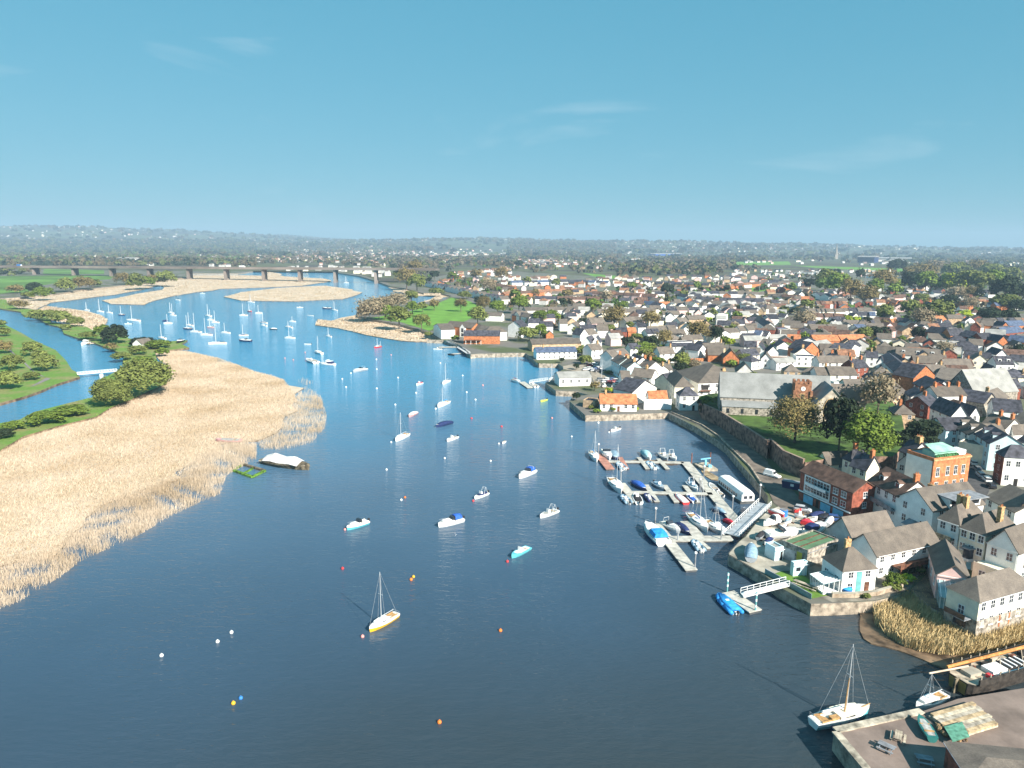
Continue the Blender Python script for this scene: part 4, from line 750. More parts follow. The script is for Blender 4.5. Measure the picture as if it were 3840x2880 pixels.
fill('C-300,400 900,400 900,480 -300,480', 90, 5, 'WWKTO', 'gsbt', 13)
fill('D-300,500 1100,500 1100,560 -300,560', 50, 5, 'WWKTG', 'gsbl', 14)
fill('B1500,640 2212,820 2212,480 1700,520', 60, 5, 'WWKTO', 'gsbt', 13)
def merge_house(mb, ix, t):
    for ch in t.children_recursive:
        if ch.type != 'MESH': continue
        M4 = Matrix.Identity(4); q = ch
        while q is not None: M4 = q.matrix_basis @ M4; q = q.parent
        n0 = len(mb.v); mb.v += [tuple(M4 @ v.co) for v in ch.data.vertices]
        for pl in ch.data.polygons:
            nm = ch.data.materials[pl.material_index].name if ch.data.materials else 'white_render'
            if nm not in ix: ix[nm] = len(ix)
            mb.f.append(tuple(n0 + i for i in pl.vertices)); mb.m.append(ix[nm])
auto_h = sorted([a for a in AUTO if 'wall' in a], key=lambda a: a['dist'] / max(6, a['w']) ** .5)
keep = 232
mb, ix = MB(), {}; gone = set()
for a in auto_h[keep:]:
    t = a['o']; merge_house(mb, ix, t); gone.add(id(a))
    THINGS.remove(t)
    for ch in list(t.children_recursive): bpy.data.objects.remove(ch)
    bpy.data.objects.remove(t); a['o'] = None
AUTO[:] = [a for a in AUTO if id(a) not in gone]
prop(mb.obj('distant_houses', [bpy.data.materials[n_] for n_ in ix]), kind='stuff')
# the city on and below the hills: a scatter nobody could count
mb = MB(); mats = [WALL['G'][1], WALL['K'][1], WALL['C'][1], ROOF['s'][1], ROOF['t'][1], ROOF['g'][1], ROOF['l'][1], M('blue_cladding', (.05, .15, .5), .6)]
def far_box(x, y, w, d, h, a, wm, rm, rise):
    z = ground_z(x, y); c, s_ = math.cos(a), math.sin(a); n0 = len(mb.v)
    L_ = [(-w / 2, -d / 2, -8), (w / 2, -d / 2, -8), (w / 2, d / 2, -8), (-w / 2, d / 2, -8), (-w / 2, -d / 2, h), (w / 2, -d / 2, h), (w / 2, d / 2, h), (-w / 2, d / 2, h), (-w / 2, 0, h + rise), (w / 2, 0, h + rise)]
    mb.v += [(x + p[0] * c - p[1] * s_, y + p[0] * s_ + p[1] * c, z + p[2]) for p in L_]
    for f, m_ in (((0, 1, 5, 4), wm), ((1, 2, 6, 9, 5), wm), ((2, 3, 7, 6), wm), ((3, 0, 4, 8, 7), wm), ((4, 5, 9, 8), rm), ((6, 7, 8, 9), rm)): mb.f.append(tuple(n0 + i for i in f)); mb.m.append(m_)
for _ in range(2300):
    y = frs.uniform(2600, 9000); x = frs.uniform(-.76, .76) * y
    if math.sin(x * .0011 + 2) * math.cos(y * .0013 + .5) + frs.uniform(-.5, .5) < -.05 and y > 3600: continue
    if x < 0 or frs.random() < .6: far_box(x, y, frs.uniform(9, 18), frs.uniform(8, 12), frs.uniform(4, 7), frs.uniform(-.6, .6), frs.choice((0, 0, 0, 1, 2)), frs.choice((3, 4, 5, 5, 6)), 3)
def region_boxes(txt, n, wm, rm, w0, w1):
    xs, ys = scatter(PL(txt, 2.5), n)
    for x, y in zip(xs, ys): far_box(x, y, frs.uniform(w0, w1), frs.uniform(8, 11), frs.uniform(5, 6.5), frs.uniform(-.4, .4), frs.choice(wm), frs.choice(rm), 3)
region_boxes('B-40,440 700,450 1100,460 1300,380 1300,340 -40,350', 170, (0, 0, 1, 1, 2), (3, 4, 4, 5), 9, 18); region_boxes('B1250,400 2212,450 2212,360 1250,350', 170, (0, 0, 1, 2), (3, 4, 5, 6), 9, 18)
region_boxes('C-40,460 560,470 560,390 -40,380', 110, (0, 0, 0, 1), (3, 4, 5), 9, 16); region_boxes('A900,450 2212,470 2212,400 900,400', 60, (0, 0, 2), (3, 4, 5), 9, 18); region_boxes('C600,400 2212,420 2212,310 600,310', 70, (0, 0, 1, 2), (3, 5, 6), 12, 30); region_boxes('D-40,420 2212,440 2212,340 -40,310', 90, (0, 0, 2), (3, 5, 6, 6), 14, 40)
region_boxes('B250,505 700,500 1150,570 1180,500 700,470 300,475', 50, (0, 0, 0, 2), (6, 5), 6, 14)
prop(mb.obj('distant_town', mats), kind='stuff')
# ---------------------------------------------------------------- trees
def leafmat(name, a, b_, rough=0.9): return M(name, a, rough, scale=0.45, col2=b_, spots=(0.35, 0.65), each=0.18, spec=0.15)
LEAF = dict(bud=('brown budding', leafmat('budding_twigs', (0.225, 0.180, 0.068), (0.135, 0.105, 0.05))), bare=('pale bare branched', leafmat('pale_twigs', (0.33, 0.27, 0.175), (0.20, 0.16, 0.105))),
            green=('fresh green', leafmat('fresh_leaves', (0.165, 0.230, 0.036), (0.085, 0.125, 0.024))), dark=('dark evergreen', leafmat('evergreen_leaves', (0.034, 0.052, 0.026), (0.016, 0.026, 0.014))),
            olive=('olive green', leafmat('olive_leaves', (0.185, 0.215, 0.058), (0.105, 0.125, 0.036))), lime=('bright yellow green', leafmat('lime_leaves', (0.33, 0.40, 0.035), (0.19, 0.25, 0.025))))
m_bark = M('bark', (0.13, 0.10, 0.075), 0.95, 0.3, 2)
def crown_mesh(kind, n, size, seed, airy=1.0, flat=False):
    """n leaf sprays in clumps through a rounded crown; unit: height 1, width 1"""
    r = np.random.default_rng(seed); nc = 16 if n < 400 else 38 if n < 2500 else 80
    u = r.normal(size=(nc, 3)); u /= np.linalg.norm(u, axis=1)[:, None]; u[:, 2] = np.where(u[:, 2] < -.35, -u[:, 2], u[:, 2])
    cc = u * (r.uniform(.35, 1, nc) ** .5)[:, None] * np.array([.36, .36, .38 if not flat else .36])
    k = r.integers(0, nc, n); off = r.normal(size=(n, 3)); off /= np.linalg.norm(off, axis=1)[:, None]
    rad = (.10 + .07 * r.random(nc))[k] * (r.random(n) ** (.45 if airy < 1.5 else .8)) * airy
    p = cc[k] + off * rad[:, None]; p[:, 2] += .56 if not flat else .38
    p[:, 2] = np.maximum(p[:, 2], .04)
    nrm = off * .9 + cc[k] / .36 * .5 + r.normal(size=(n, 3)) * .55; nrm /= np.linalg.norm(nrm, axis=1)[:, None]
    t = np.cross(nrm, r.normal(size=(n, 3))); t /= np.linalg.norm(t, axis=1)[:, None] + 1e-9; b_ = np.cross(nrm, t)
    s = size * r.uniform(.6, 1.35, n)[:, None]; t = t * s; b_ = b_ * s * r.uniform(.5, .9, n)[:, None]
    v = np.stack([p - t, p - b_ * .8, p + t, p + b_ * .8], 1).reshape(-1, 3)
    return np_mesh('crown', v, np.arange(4 * n).reshape(-1, 4), LEAF[kind][1]), v, cc
_tp = {}
def tree_proto(kind, lod, shrub):
    var = rnd.randrange(3); key = (kind, lod, var, shrub)
    if key not in _tp:
        n, s = ((9000, .024), (2200, .045), (520, .085), (180, .14))[lod]; airy = 1.0
        if kind in ('bud', 'bare'): n = int(n * .85); s *= .8; airy = 1.75 if kind == 'bare' else 1.35
        me, v, cc = crown_mesh(kind, n, s, 17 * var + len(kind) * 5 + lod, airy, shrub)
        tm = None
        if not shrub:
            b = MB(); b.tube((0, 0, -.02), (0, 0, .42), .028, .02, 6); b.tube((0, 0, .42), (.02, 0, .8), .02, .006, 5)
            for c in cc[:(14 if lod == 0 else 7 if lod == 1 else 3)]: b.tube((0, 0, .3 + .1 * rnd.random()), (c[0], c[1], c[2] + .6), .013, .004, 4)
            tm = b.mesh('trunk', m_bark)
        _tp[key] = (me, tm)
    return _tp[key]
TREES = []
def T(c, x, y, wpx, kind, ratio=1.0, z=2.5, label=None, base=False, name=None):
    """x,y: the crown's middle in the photo (or its foot if base), wpx its width there"""
    s = CROP[c][2]; h = 8.0; k = 0.55
    for _ in range(4):
        p = P(c, x, y, z + (0 if base else h * k)); D = (p - Vector((0, 0, CAM_H))).length
        w = wpx / s / FPX * D; h = w * ratio
    shrub = ratio < .85 or h < 3.2
    if shrub: h = max(h, 1.0)
    app = w / D * 710
    lod = 0 if app > 34 else 1 if app > 13 else 2 if app > 6 else 3
    me, tm = tree_proto(kind, lod, shrub)
    nm = name or ('shrub' if shrub and h < 4.5 else 'pine_tree' if False else 'tree')
    t = thing(nm, label, 'shrub' if nm == 'shrub' else 'tree', (p.x, p.y, z), rnd.uniform(0, 6.28))
    cw = 1.22
    o = link('crown', me, t); o.scale = (w * cw, w * cw, h * (1 if not shrub else 1.2))
    if tm and lod < 3: q = link('trunk', tm, t); q.scale = (w, w, h)
    TREES.append((p.x, p.y, w))
    if label is None:
        u, v = pix((p.x, p.y, z + h * .5)); AUTO.append(dict(o=t, look=LEAF[kind][0], u=u, v=v, dist=D, w=w, cat=nm, lit=False))
    return t
T('E', 245, 870, 430, 'bud', 1.0, 5.5, 'broad brown budding tree in front of the church tower')
T('E', 632, 890, 290, 'dark', 1.75, 6.5, 'tall black green yew beside the church window gable')
T('E', 865, 1000, 415, 'green', 1.05, 5.5, 'large fresh green tree right of the black yew in the churchyard')
T('E', 965, 640, 270, 'bare', 1.35, 7.6, 'tall pale half bare tree behind the green churchyard tree')
T('E', 1340, 985, 270, 'dark', 1.0, 4.0, 'dark bushy tree beside the pale blue gable')
T('E', 1130, 1040, 200, 'dark', 1.0, 4.0, 'dark thicket between the big green tree and the brick building')
T('c', 840, 510, 260, 'bare', 1.1, 2.5, 'bare branched tree beside the bowling green')
T('A', 1240, 1395, 420, 'olive', .7, 1.2, 'big olive willow thicket by the canal footbridge'); T('A', 960, 1525, 300, 'olive', .75, 1.2, 'rounded willow bush nearest the canal below the footbridge')
for q in '''A 880,1030,130,green A 990,1030,190,dark,.8 A 390,1280,170,olive,.7 A 270,1160,140,olive,.8 A 330,870,130,olive,.6 A 420,875,150,olive,.6 A 520,890,170,olive,.6 A 650,930,120,olive,.6 A 160,780,140,bud,.5 A 370,680,150,green,.6 A 300,635,120,dark,.7 A 245,700,90,olive,.6 A 560,610,130,olive,.8 A 720,595,160,bud,.6 A 820,600,100,olive,.6 A 1180,575,150,olive,.8 A 1260,585,130,green,.7 A 1430,550,150,olive,.8 A 1330,565,120,bud,.7 A 1060,555,120,bud,.8 A 100,1275,150,olive,.8 A 60,1430,170,olive,.8 A 30,1150,130,bud,.7 A 10,945,70,olive,.8 A 10,1020,110,olive,.6 A 1400,1190,110,green,.6 A 1200,1175,150,olive,.5 A 950,1150,100,bud,.6 A 340,1215,110,olive,.6 A 280,1400,120,olive,.5 A 1230,1105,200,dark,.4 A 1380,1125,200,green,.35 A 1060,1230,160,olive,.4 A 1230,1260,150,green,.4 A 760,1050,120,olive,.5 A 250,890,60,olive,.6 A 560,980,80,olive,.5 A 130,650,120,bud,.5
K 400,190,250,green,.4 K 620,130,220,green,.35 K 120,260,160,green,.4 K 30,330,140,dark,.5
B 1000,810,250,bare,.8 B 1120,790,190,bare,.85 B 1220,750,170,bare,.9 B 1340,720,130,olive,.9 B 1115,850,130,green B 1235,890,220,olive,.85 B 1430,935,150,olive B 1350,810,120,green,.9 B 940,850,130,bud,.9 B 1440,805,90,olive B 1540,785,90,bud,1.1 B 1770,785,120,bud B 1915,880,180,olive,.9 B 1970,780,130,bud,1.1 B 2090,810,150,green,.9 B 1390,600,170,olive B 1300,550,180,bud B 1240,535,110,olive B 1370,470,150,bud B 1700,545,90,green B 1540,530,90,dark B 2020,620,130,bare B 1900,525,110,bud B 2120,520,130,bud B 1720,1075,80,green,.7 B 1490,1040,80,olive,.6 B 1800,700,130,olive,.5 B 1950,740,130,dark,.6 B 1560,670,130,olive,.5
C 700,795,140,green,.95 C 960,795,120,green,.8 C 1120,790,90,green,.7 C 430,765,80,dark,1.1 C 880,885,220,bud,.85 C 1200,920,160,bud C 60,780,160,green C 240,890,120,green C 350,880,150,green,.7 C 620,930,110,dark,.7 C 130,1035,190,olive,.7 C 250,1015,130,green C 1610,1025,200,bud C 1765,1040,130,dark,1.3 C 1950,890,95,green C 1880,1115,100,lime,.9 C 1340,655,120,dark C 1460,640,60,bud C 1600,625,60,green,1.5 C 1860,650,60,dark,1.2 C 1000,1115,130,dark C 1110,1160,200,green,.6 C 1200,1110,140,dark C 1310,1080,160,bud C 1160,1205,150,olive,.6 C 1460,1275,150,olive,1.05 C 1260,1275,150,green,.5 C 560,1020,90,olive C 850,1010,120,olive,.9 C 480,700,100,bud C 200,690,80,bud C 130,580,80,olive C 380,600,80,olive C 1040,630,90,green C 1700,920,80,lime,.8 C 1730,860,90,olive C 1480,700,80,olive C 1680,460,0,olive C 30,700,100,green C 820,720,110,bare C 60,440,90,dark C 1420,1040,110,bud,.8 C 1520,1200,110,bare,.8 C 1080,1060,120,olive,.5 C 2010,1250,120,olive,.8 C 1900,1290,100,green,.6 C 600,1180,110,olive,.8 C 640,1260,130,olive,.6
f 745,1320,160,dark,.9 f 1060,1135,190,bud,.9 f 740,800,130,dark,.9 f 1655,1420,110,green,1.0 f 820,540,170,lime,.7 f 900,650,210,olive,.5 f 490,690,110,dark,.9 f 1310,1200,150,lime,.6 f 1450,1220,150,olive,.4 f 1170,1440,90,green,.8 f 1380,1540,110,green,.7 f 1560,1490,160,dark,.6 f 1100,1560,150,green,.5 f 1000,1500,110,olive,.7 f 1760,1530,150,lime,.35 f 1300,900,180,olive,.4 f 1470,905,70,dark,.9
a 1150,1010,260,green,.6 a 1390,990,240,olive,.5 a 1610,985,250,lime,.5 a 1810,990,140,dark,.7 a 1050,1040,140,dark,.8 a 1080,1180,160,dark,1.4 a 730,330,230,olive,1.05 a 560,330,160,dark,.7 a 300,320,240,green,.5 a 880,430,200,green,.5 a 1590,380,170,green,.7 a 1770,280,150,bud,.7 a 1920,420,150,green,.6 a 400,130,220,green,.8 a 200,100,200,olive,.9 a 330,850,100,bud,1.1 a 120,300,120,bud,1.0
I 730,905,200,green,.75 I 880,880,130,lime,.7 I 1000,780,120,green,.7 I 640,960,110,olive,.7 I 1830,560,130,dark,.5 I 2040,640,110,dark,.6 I 860,760,170,dark,.7 I 740,990,110,olive,.7 I 380,1080,120,olive,.4
D 500,560,190,olive,.9 D 620,600,190,green D 720,650,180,bud D 500,610,160,green,.8 D 360,600,90,dark D 200,640,90,green D 1000,560,200,bud,.9 D 800,530,80,dark,1.3 D 600,505,60,dark D 1270,560,200,dark,.8 D 1370,580,170,green,.9 D 1460,590,150,dark,.8 D 1620,570,200,lime,.8 D 1520,620,110,lime,.8 D 1740,570,200,olive,.9 D 1860,590,170,olive D 1950,570,160,green D 2060,640,200,dark D 2180,680,120,dark,1.3 D 930,630,130,green D 1100,660,110,green D 860,690,180,bud,.8 D 340,790,110,olive D 690,920,70,lime,1.3 D 760,920,90,lime,.8 D 850,940,80,dark,1.2 D 950,1020,190,dark,.6 D 1010,860,140,olive D 1240,810,170,olive,.8 D 1470,830,240,olive,.7 D 1700,870,110,lime,.7 D 1340,900,170,bare D 1560,740,150,dark,.6 D 1330,730,120,olive,.7 D 1740,780,120,bare D 1930,870,200,dark,.6 D 2080,880,150,dark,.7 D 2050,760,200,olive,.6 D 2150,800,120,dark D 320,910,170,bare,.9 D 470,970,110,olive D 830,1040,120,olive D 880,1130,90,olive D 310,1070,90,green D 1310,1030,130,dark,.8 D 240,840,90,dark,.7 D 1580,480,110,olive D 1120,430,150,dark,.7 D 1350,480,200,bud,.6 D 1450,440,150,bare,.6 D 1660,470,150,olive,.7 D 1830,440,150,bud,.7 D 1950,480,170,olive,.6 D 2100,520,150,olive,.7 D 1200,520,110,bud D 700,440,0,olive D 1640,680,150,bare,.7 D 1150,600,120,lime,.6 D 2150,1190,130,dark,.9 D 1780,690,120,bud'''.split('\n'):
    c = None
    for w in q.split():
        if w.isalpha() and len(w) == 1: c = w; continue
        a = w.split(',')
        if float(a[2]) > 0: T(c, float(a[0]), float(a[1]), float(a[2]), a[3], float(a[4]) if len(a) > 4 else 1.0, 1.2 if c in 'AK' and not (c == 'A' and float(a[1]) < 700) else 7.6 if (c == 'a' and 940 < float(a[1]) < 1045) else 2.5)
# garden trees between the houses
HS = [(a['o'].location.x, a['o'].location.y) for a in AUTO if 'wall' in a] + [(t.location.x, t.location.y) for t in THINGS if '_dims' in t and t.get('label')]
HSA = np.array(HS)
k = 0
while k < 95:
    u, v = rnd.uniform(1150, 2200), rnd.uniform(600, 840)
    if v > 700 and u < 1350: continue
    p = P('V', u, v, 2.5)
    if np.min(np.hypot(HSA[:, 0] + 4 - p.x, HSA[:, 1] + 4 - p.y)) < 8.5: continue
    T('V', u, v, rnd.uniform(4.5, 8) / p.length * FPX / 1.736, rnd.choice(('bud', 'olive', 'green', 'bare', 'dark')), rnd.uniform(.8, 1.1), base=True); k += 1
HSA2 = np.array(HSX)
# everything further back reads as one wooded mass
MASSM = [leafmat('distant_brown_crowns', (.115, .092, .05), (.065, .052, .033)), leafmat('distant_olive_crowns', (.115, .13, .043), (.06, .07, .026)), leafmat('distant_green_crowns', (.085, .15, .028), (.045, .085, .018)), leafmat('distant_dark_crowns', (.032, .046, .026), (.02, .03, .018)), leafmat('distant_bare_crowns', (.15, .125, .085), (.09, .075, .052))]
def mass(name, pts, n=16, size=.22):
    """pts: (x, y, z, width, height, material index)"""
    vs, mi = [], []
    r = np.random.default_rng(3)
    for x, y, z, w, h, m_ in pts:
        u = r.normal(size=(n, 3)); u /= np.linalg.norm(u, axis=1)[:, None]; u[:, 2] = np.abs(u[:, 2]) * .9 - .15
        p = u * np.array([w * .5, w * .5, h * .62]) * r.uniform(.6, 1, (n, 1)) + np.array([x, y, z + h * .35])
        nr = u + r.normal(size=(n, 3)) * .5; nr /= np.linalg.norm(nr, axis=1)[:, None]
        t = np.cross(nr, r.normal(size=(n, 3))); t /= np.linalg.norm(t, axis=1)[:, None] + 1e-9; b_ = np.cross(nr, t); s = w * size * r.uniform(.7, 1.4, (n, 1))
        vs.append(np.stack([p - t * s, p - b_ * s, p + t * s, p + b_ * s], 1).reshape(-1, 3)); mi.append(np.full(n, m_))
    v = np.concatenate(vs); mats = MASSM
    return prop(link(name, np_mesh(name, v, np.arange(len(v)).reshape(-1, 4), mats, np.concatenate(mi))), kind='stuff')
pts = []
def wood(txt, n, wmin, wmax, mix):
    poly_ = PL(txt, 2.5); x, y = scatter(poly_, n)
    for a, b_ in zip(x, y):
        w = rnd.uniform(wmin, wmax); pts.append((a, b_, ground_z(a, b_), w, w * rnd.uniform(.6, .95), mix[rnd.randrange(len(mix))]))
wood('A-300,430 2212,440 2212,340 1500,330 -300,330', 3500, 10, 20, (0, 0, 1, 1, 3, 4, 2)); wood('A-300,345 2212,345 2212,318 -300,318', 4000, 16, 30, (0, 3, 3, 1))
wood('B-40,440 700,445 1150,470 1500,470 1500,330 -40,320', 2600, 10, 19, (0, 0, 1, 3, 4)); wood('B1200,470 1450,600 1480,690 1560,560 1700,480 2212,470 2212,400 1200,380', 320, 8, 15, (0, 1, 2, 3, 4, 4))
wood('B-40,330 2212,330 2212,290 -40,300', 4000, 18, 32, (0, 3, 1)); wood('C-40,520 300,510 900,530 1600,540 2212,480 2212,340 -40,330', 2600, 10, 18, (0, 0, 1, 1, 3, 4)); wood('C-40,340 2212,345 2212,290 -40,290', 4000, 18, 32, (3, 0, 1, 0))
wood('D-40,390 800,440 1200,420 2260,500 2260,330 -40,310', 2600, 11, 21, (0, 1, 1, 3, 4)); wood('D900,520 1700,620 2260,760 2260,480 1300,450', 520, 8, 15, (0, 1, 1, 2, 3, 4)); wood('D-40,330 2260,350 2260,310 -40,280', 3500, 18, 32, (3, 0, 1))
wood('A-300,455 2212,458 2212,412 -300,400', 900, 13, 26, (0, 0, 1, 3)); wood('A-100,540 330,540 330,470 -100,450', 120, 9, 16, (0, 3, 1)); wood('C900,540 1650,545 2150,470 2212,380 1500,385 900,450', 1100, 14, 26, (0, 0, 1, 3, 4)); wood('C-40,410 900,420 900,330 -40,325', 1500, 15, 28, (0, 3, 1, 0)); wood('D-40,400 600,405 600,340 -40,330', 500, 15, 26, (0, 1, 3)); wood('D1000,500 2260,560 2260,380 1240,370', 1200, 12, 24, (0, 1, 1, 3)); wood('B1150,480 1500,480 1700,440 2212,470 2212,380 1250,390', 700, 12, 24, (0, 0, 1, 3, 4))
wood('D-40,640 300,620 460,620 460,540 -40,520', 60, 6, 10, (0, 1, 2, 3)); wood('C900,700 2212,720 2212,620 900,600', 160, 6, 11, (0, 1, 2, 3, 4)); wood('B1500,640 2212,800 2212,620 1700,560', 110, 6, 11, (0, 1, 2, 3, 4)); wood('A-200,600 200,720 60,760 -200,720', 30, 5, 9, (1, 2, 3))
wood('C-40,840 1900,820 1900,720 -40,720', 160, 5, 10, (0, 1, 2, 3, 4)); wood('D-40,900 2100,900 2100,680 -40,700', 230, 5, 10, (0, 1, 2, 3, 4))
wood('C300,1100 2212,1000 2212,820 -40,840', 150, 4, 8, (0, 1, 1, 2, 3)); wood('D-40,1250 2212,1300 2212,900 -40,880', 170, 4, 8, (0, 1, 1, 2, 3))
pts[:] = [q for q in pts if q[1] > 600 or np.min(np.hypot(HSA2[:, 0] - q[0], HSA2[:, 1] - q[1])) > 6.5]
def in_field(q):
    for f in FIELDS:
        for dz in (0, q[4] * .6):
            d_ = Vector((q[0], q[1], q[2] + dz)) - Vector((0, 0, CAM_H)); t_ = (LIFT - CAM_H) / min(d_.z, -.01)
            if inside(np.array([d_.x * t_]), np.array([d_.y * t_]), f)[0]: return True
    return False
FB = [(min(p.x for p in f), max(p.x for p in f)) for f in FIELDS]
pts[:] = [q for q in pts if q[1] < 250 or q[1] > 4000 or not in_field(q)]
mass('woodland', pts)
# trees and hedges on the hills
pts = []
for _ in range(5200):
    x, y = rnd.uniform(-9500, 9500), rnd.uniform(3600, 11000)
    if abs(x) > y * .78 + 200: continue
    if math.sin(x * .0031 + 1) * math.cos(y * .0027) + rnd.uniform(-.9, .9) < 0.0: continue
    w = rnd.uniform(22, 60); pts.append((x, y, ground_z(x, y), w, w * .35, rnd.choice((3, 3, 0, 1))))
mass('hill_woods', pts, 9, .32)
# ---------------------------------------------------------------- boats
def paint(n, c, r=.35): return M(n, c, r, .06, 1.2, spec=.4)
GEL = dict(white=paint('gelcoat_white', (.80, .80, .79)), cream=paint('gelcoat_cream', (.76, .72, .60)), navy=paint('navy_paint', (.025, .04, .12)), yellow=paint('yellow_paint', (.72, .42, .03)), red=paint('red_paint', (.60, .045, .05)),
           blue=paint('blue_paint', (.04, .20, .55)), teal=paint('turquoise_paint', (.12, .48, .55)), grey=paint('grey_paint', (.36, .39, .42)), green=paint('bottle_green_paint', (.03, .16, .15)), lime=paint('lime_paint', (.62, .72, .10)), black=paint('black_paint', (.025, .025, .03)), pink=paint('faded_pink_paint', (.62, .33, .32)))
TARP = dict(blue=M('blue_tarp', (.03, .12, .48), .7, .2, 1.5, .4, 3), navy=M('navy_canvas', (.02, .035, .12), .8, .2, 1.5), grey=M('grey_blue_tarp', (.24, .36, .46), .75, .15, 1.5, .4, 3), red=M('red_tarp', (.62, .04, .07), .7, .12, 1.5, .3, 3), white=M('white_canvas', (.74, .73, .72), .8, .08, 1.5), black=M('black_canvas', (.03, .03, .035), .8, .2, 1.5), teal=M('pale_teal_canvas', (.35, .58, .62), .8, .1, 1.5), sky=M('bright_blue_canvas', (.03, .30, .72), .7, .15, 1.5, .3, 3))
m_deck = M('pale_deck', (.70, .68, .62), .7, .08, 1.5); m_teak = M('teak', (.44, .26, .11), .7, .2, 2); m_alu = M('mast_alloy', (.72, .74, .76), .35, .05, 1, metal=.4); m_rubber = M('grey_rubber', (.40, .42, .44), .6, .1, 1); m_engine = M('outboard_black', (.03, .03, .035), .4, .1, 1)
def hull_rings(L, B, F, full=.82, n=9, bot=-.35):
    out = []
    for i in range(n):
        t = i / (n - 1); b_ = B / 2 * (full + (1 - full) * math.sin(min(1, t / .45) * math.pi / 2)) if t < .45 else B / 2 * max(.015, math.cos(((t - .45) / .55) * math.pi / 2) ** .72)
        z = F * (1 + .38 * t * t); y = -L / 2 + L * t - .0
        out.append([(-b_, y, z), (-b_ * .97, y, z * .62), (-b_ * .62, y - (0 if t < .9 else .02 * L), bot * .4), (0, y - (0 if t < .8 else .05 * L * (t - .8) / .2), bot * (1 if t < .85 else .4)), (b_ * .62, y - (0 if t < .9 else .02 * L), bot * .4), (b_ * .97, y, z * .62), (b_, y, z)])
    return out
def outline(L, B, F, t0, t1, inset, dz, n=8, full=.82):
    r = []
    for i in range(n):
        t = t0 + (t1 - t0) * i / (n - 1); b_ = B / 2 * (full + (1 - full) * math.sin(min(1, t / .45) * math.pi / 2)) if t < .45 else B / 2 * max(.015, math.cos(((t - .45) / .55) * math.pi / 2) ** .72)
        r.append((max(.02, b_ - inset), -L / 2 + L * t, F * (1 + .38 * t * t) + dz))
    return [(x, y, z) for x, y, z in r] + [(-x, y, z) for x, y, z in r[::-1]]
def add(o, name, mat, fn, smooth=False): return part(o, name, mat, fn, smooth)
def base_hull(t, L, B, F, hull, deck=None, stripe=None, full=.82):
    def fn(b):
        b.loft(hull_rings(L, B, F, full), 0)
        for i in range(8 * 7):
            if i % 7 in (1, 4): b.m[i] = 1
    h = add(t, 'hull', [hull, stripe or hull], fn)
    add(t, 'deck', deck or m_deck, lambda b: b.face(outline(L, B, F, .02, .985, .09, .012, 10, full)))
    return h
def outboard(t, L, F, x=0, mat=None):
    add(t, 'outboard', mat or m_engine, lambda b: (b.box(x - .17, x + .17, -L / 2 - .55, -L / 2 - .1, F * .9, F * .9 + .55), b.box(x - .07, x + .07, -L / 2 - .4, -L / 2 - .2, -.3, F * .9)))
def sailboat(t, L, hull='white', cover=None, mast=9.0, thin=.09, stripe=None, cabin=None, mizzen=False):
    B, F = L * .31, .30 + L * .075; base_hull(t, L, B, F, GEL[hull], None, GEL[stripe] if stripe else None, .68)
    cb = add(t, 'cabin', GEL[cabin or 'white'], lambda b: b.loft([outline(L, B, F, .38, .80, .30, dz, 7, .68) for dz in (-.05, .42)] ))
    add(cb, 'window', m_glass, lambda b: (b.box(B * .5 - .50, B * .5 - .30, -.05 * L, .13 * L, F + .2, F + .36), b.box(-B * .5 + .30, -B * .5 + .50, -.05 * L, .13 * L, F + .2, F + .36)))
    add(t, 'cockpit', m_teak, lambda b: (b.box(-B * .26, B * .26, -L * .40, -L * .13, F, F + .06), b.box(-B * .30, -B * .26, -L * .42, -L * .12, F, F + .24), b.box(B * .26, B * .30, -L * .42, -L * .12, F, F + .24)))
    my = L * .08
    m_ = add(t, 'mast', m_alu, lambda b: b.tube((0, my, F + .3), (0, my, mast), thin, thin * .7, 6))
    add(m_, 'spreader', m_alu, lambda b: b.bar((-.55, my, F + (mast - F) * .55), (.55, my, F + (mast - F) * .55), .05, .05))
    add(m_, 'stay', m_steel, lambda b: [b.tube(p, (0, my, mast - .15), .022, k=4) for p in ((0, L * .49, F * 1.3), (0, -L * .48, F), (B * .45, my - .1, F), (-B * .45, my - .1, F))])
    add(m_, 'boom', TARP[cover] if cover else m_alu, lambda b: b.tube((0, my - .1, F + 1.0), (0, -L * .36, F + 1.0), .16 if cover else .07, .1 if cover else .06, 6))
    add(t, 'guard_rail', m_steel, lambda b: [b.tube((s * B * .4, y, F), (s * B * .4, y, F + .55), .02, k=4) for s in (-1, 1) for y in (-L * .45, -L * .15)] + [b.tube((-B * .4, -L * .46, F + .55), (B * .4, -L * .46, F + .55), .025, k=4)])
    if mizzen: add(t, 'mizzen', m_alu, lambda b: b.tube((0, -L * .38, F), (0, -L * .38, mast * .62), thin * .8, thin * .5, 6))
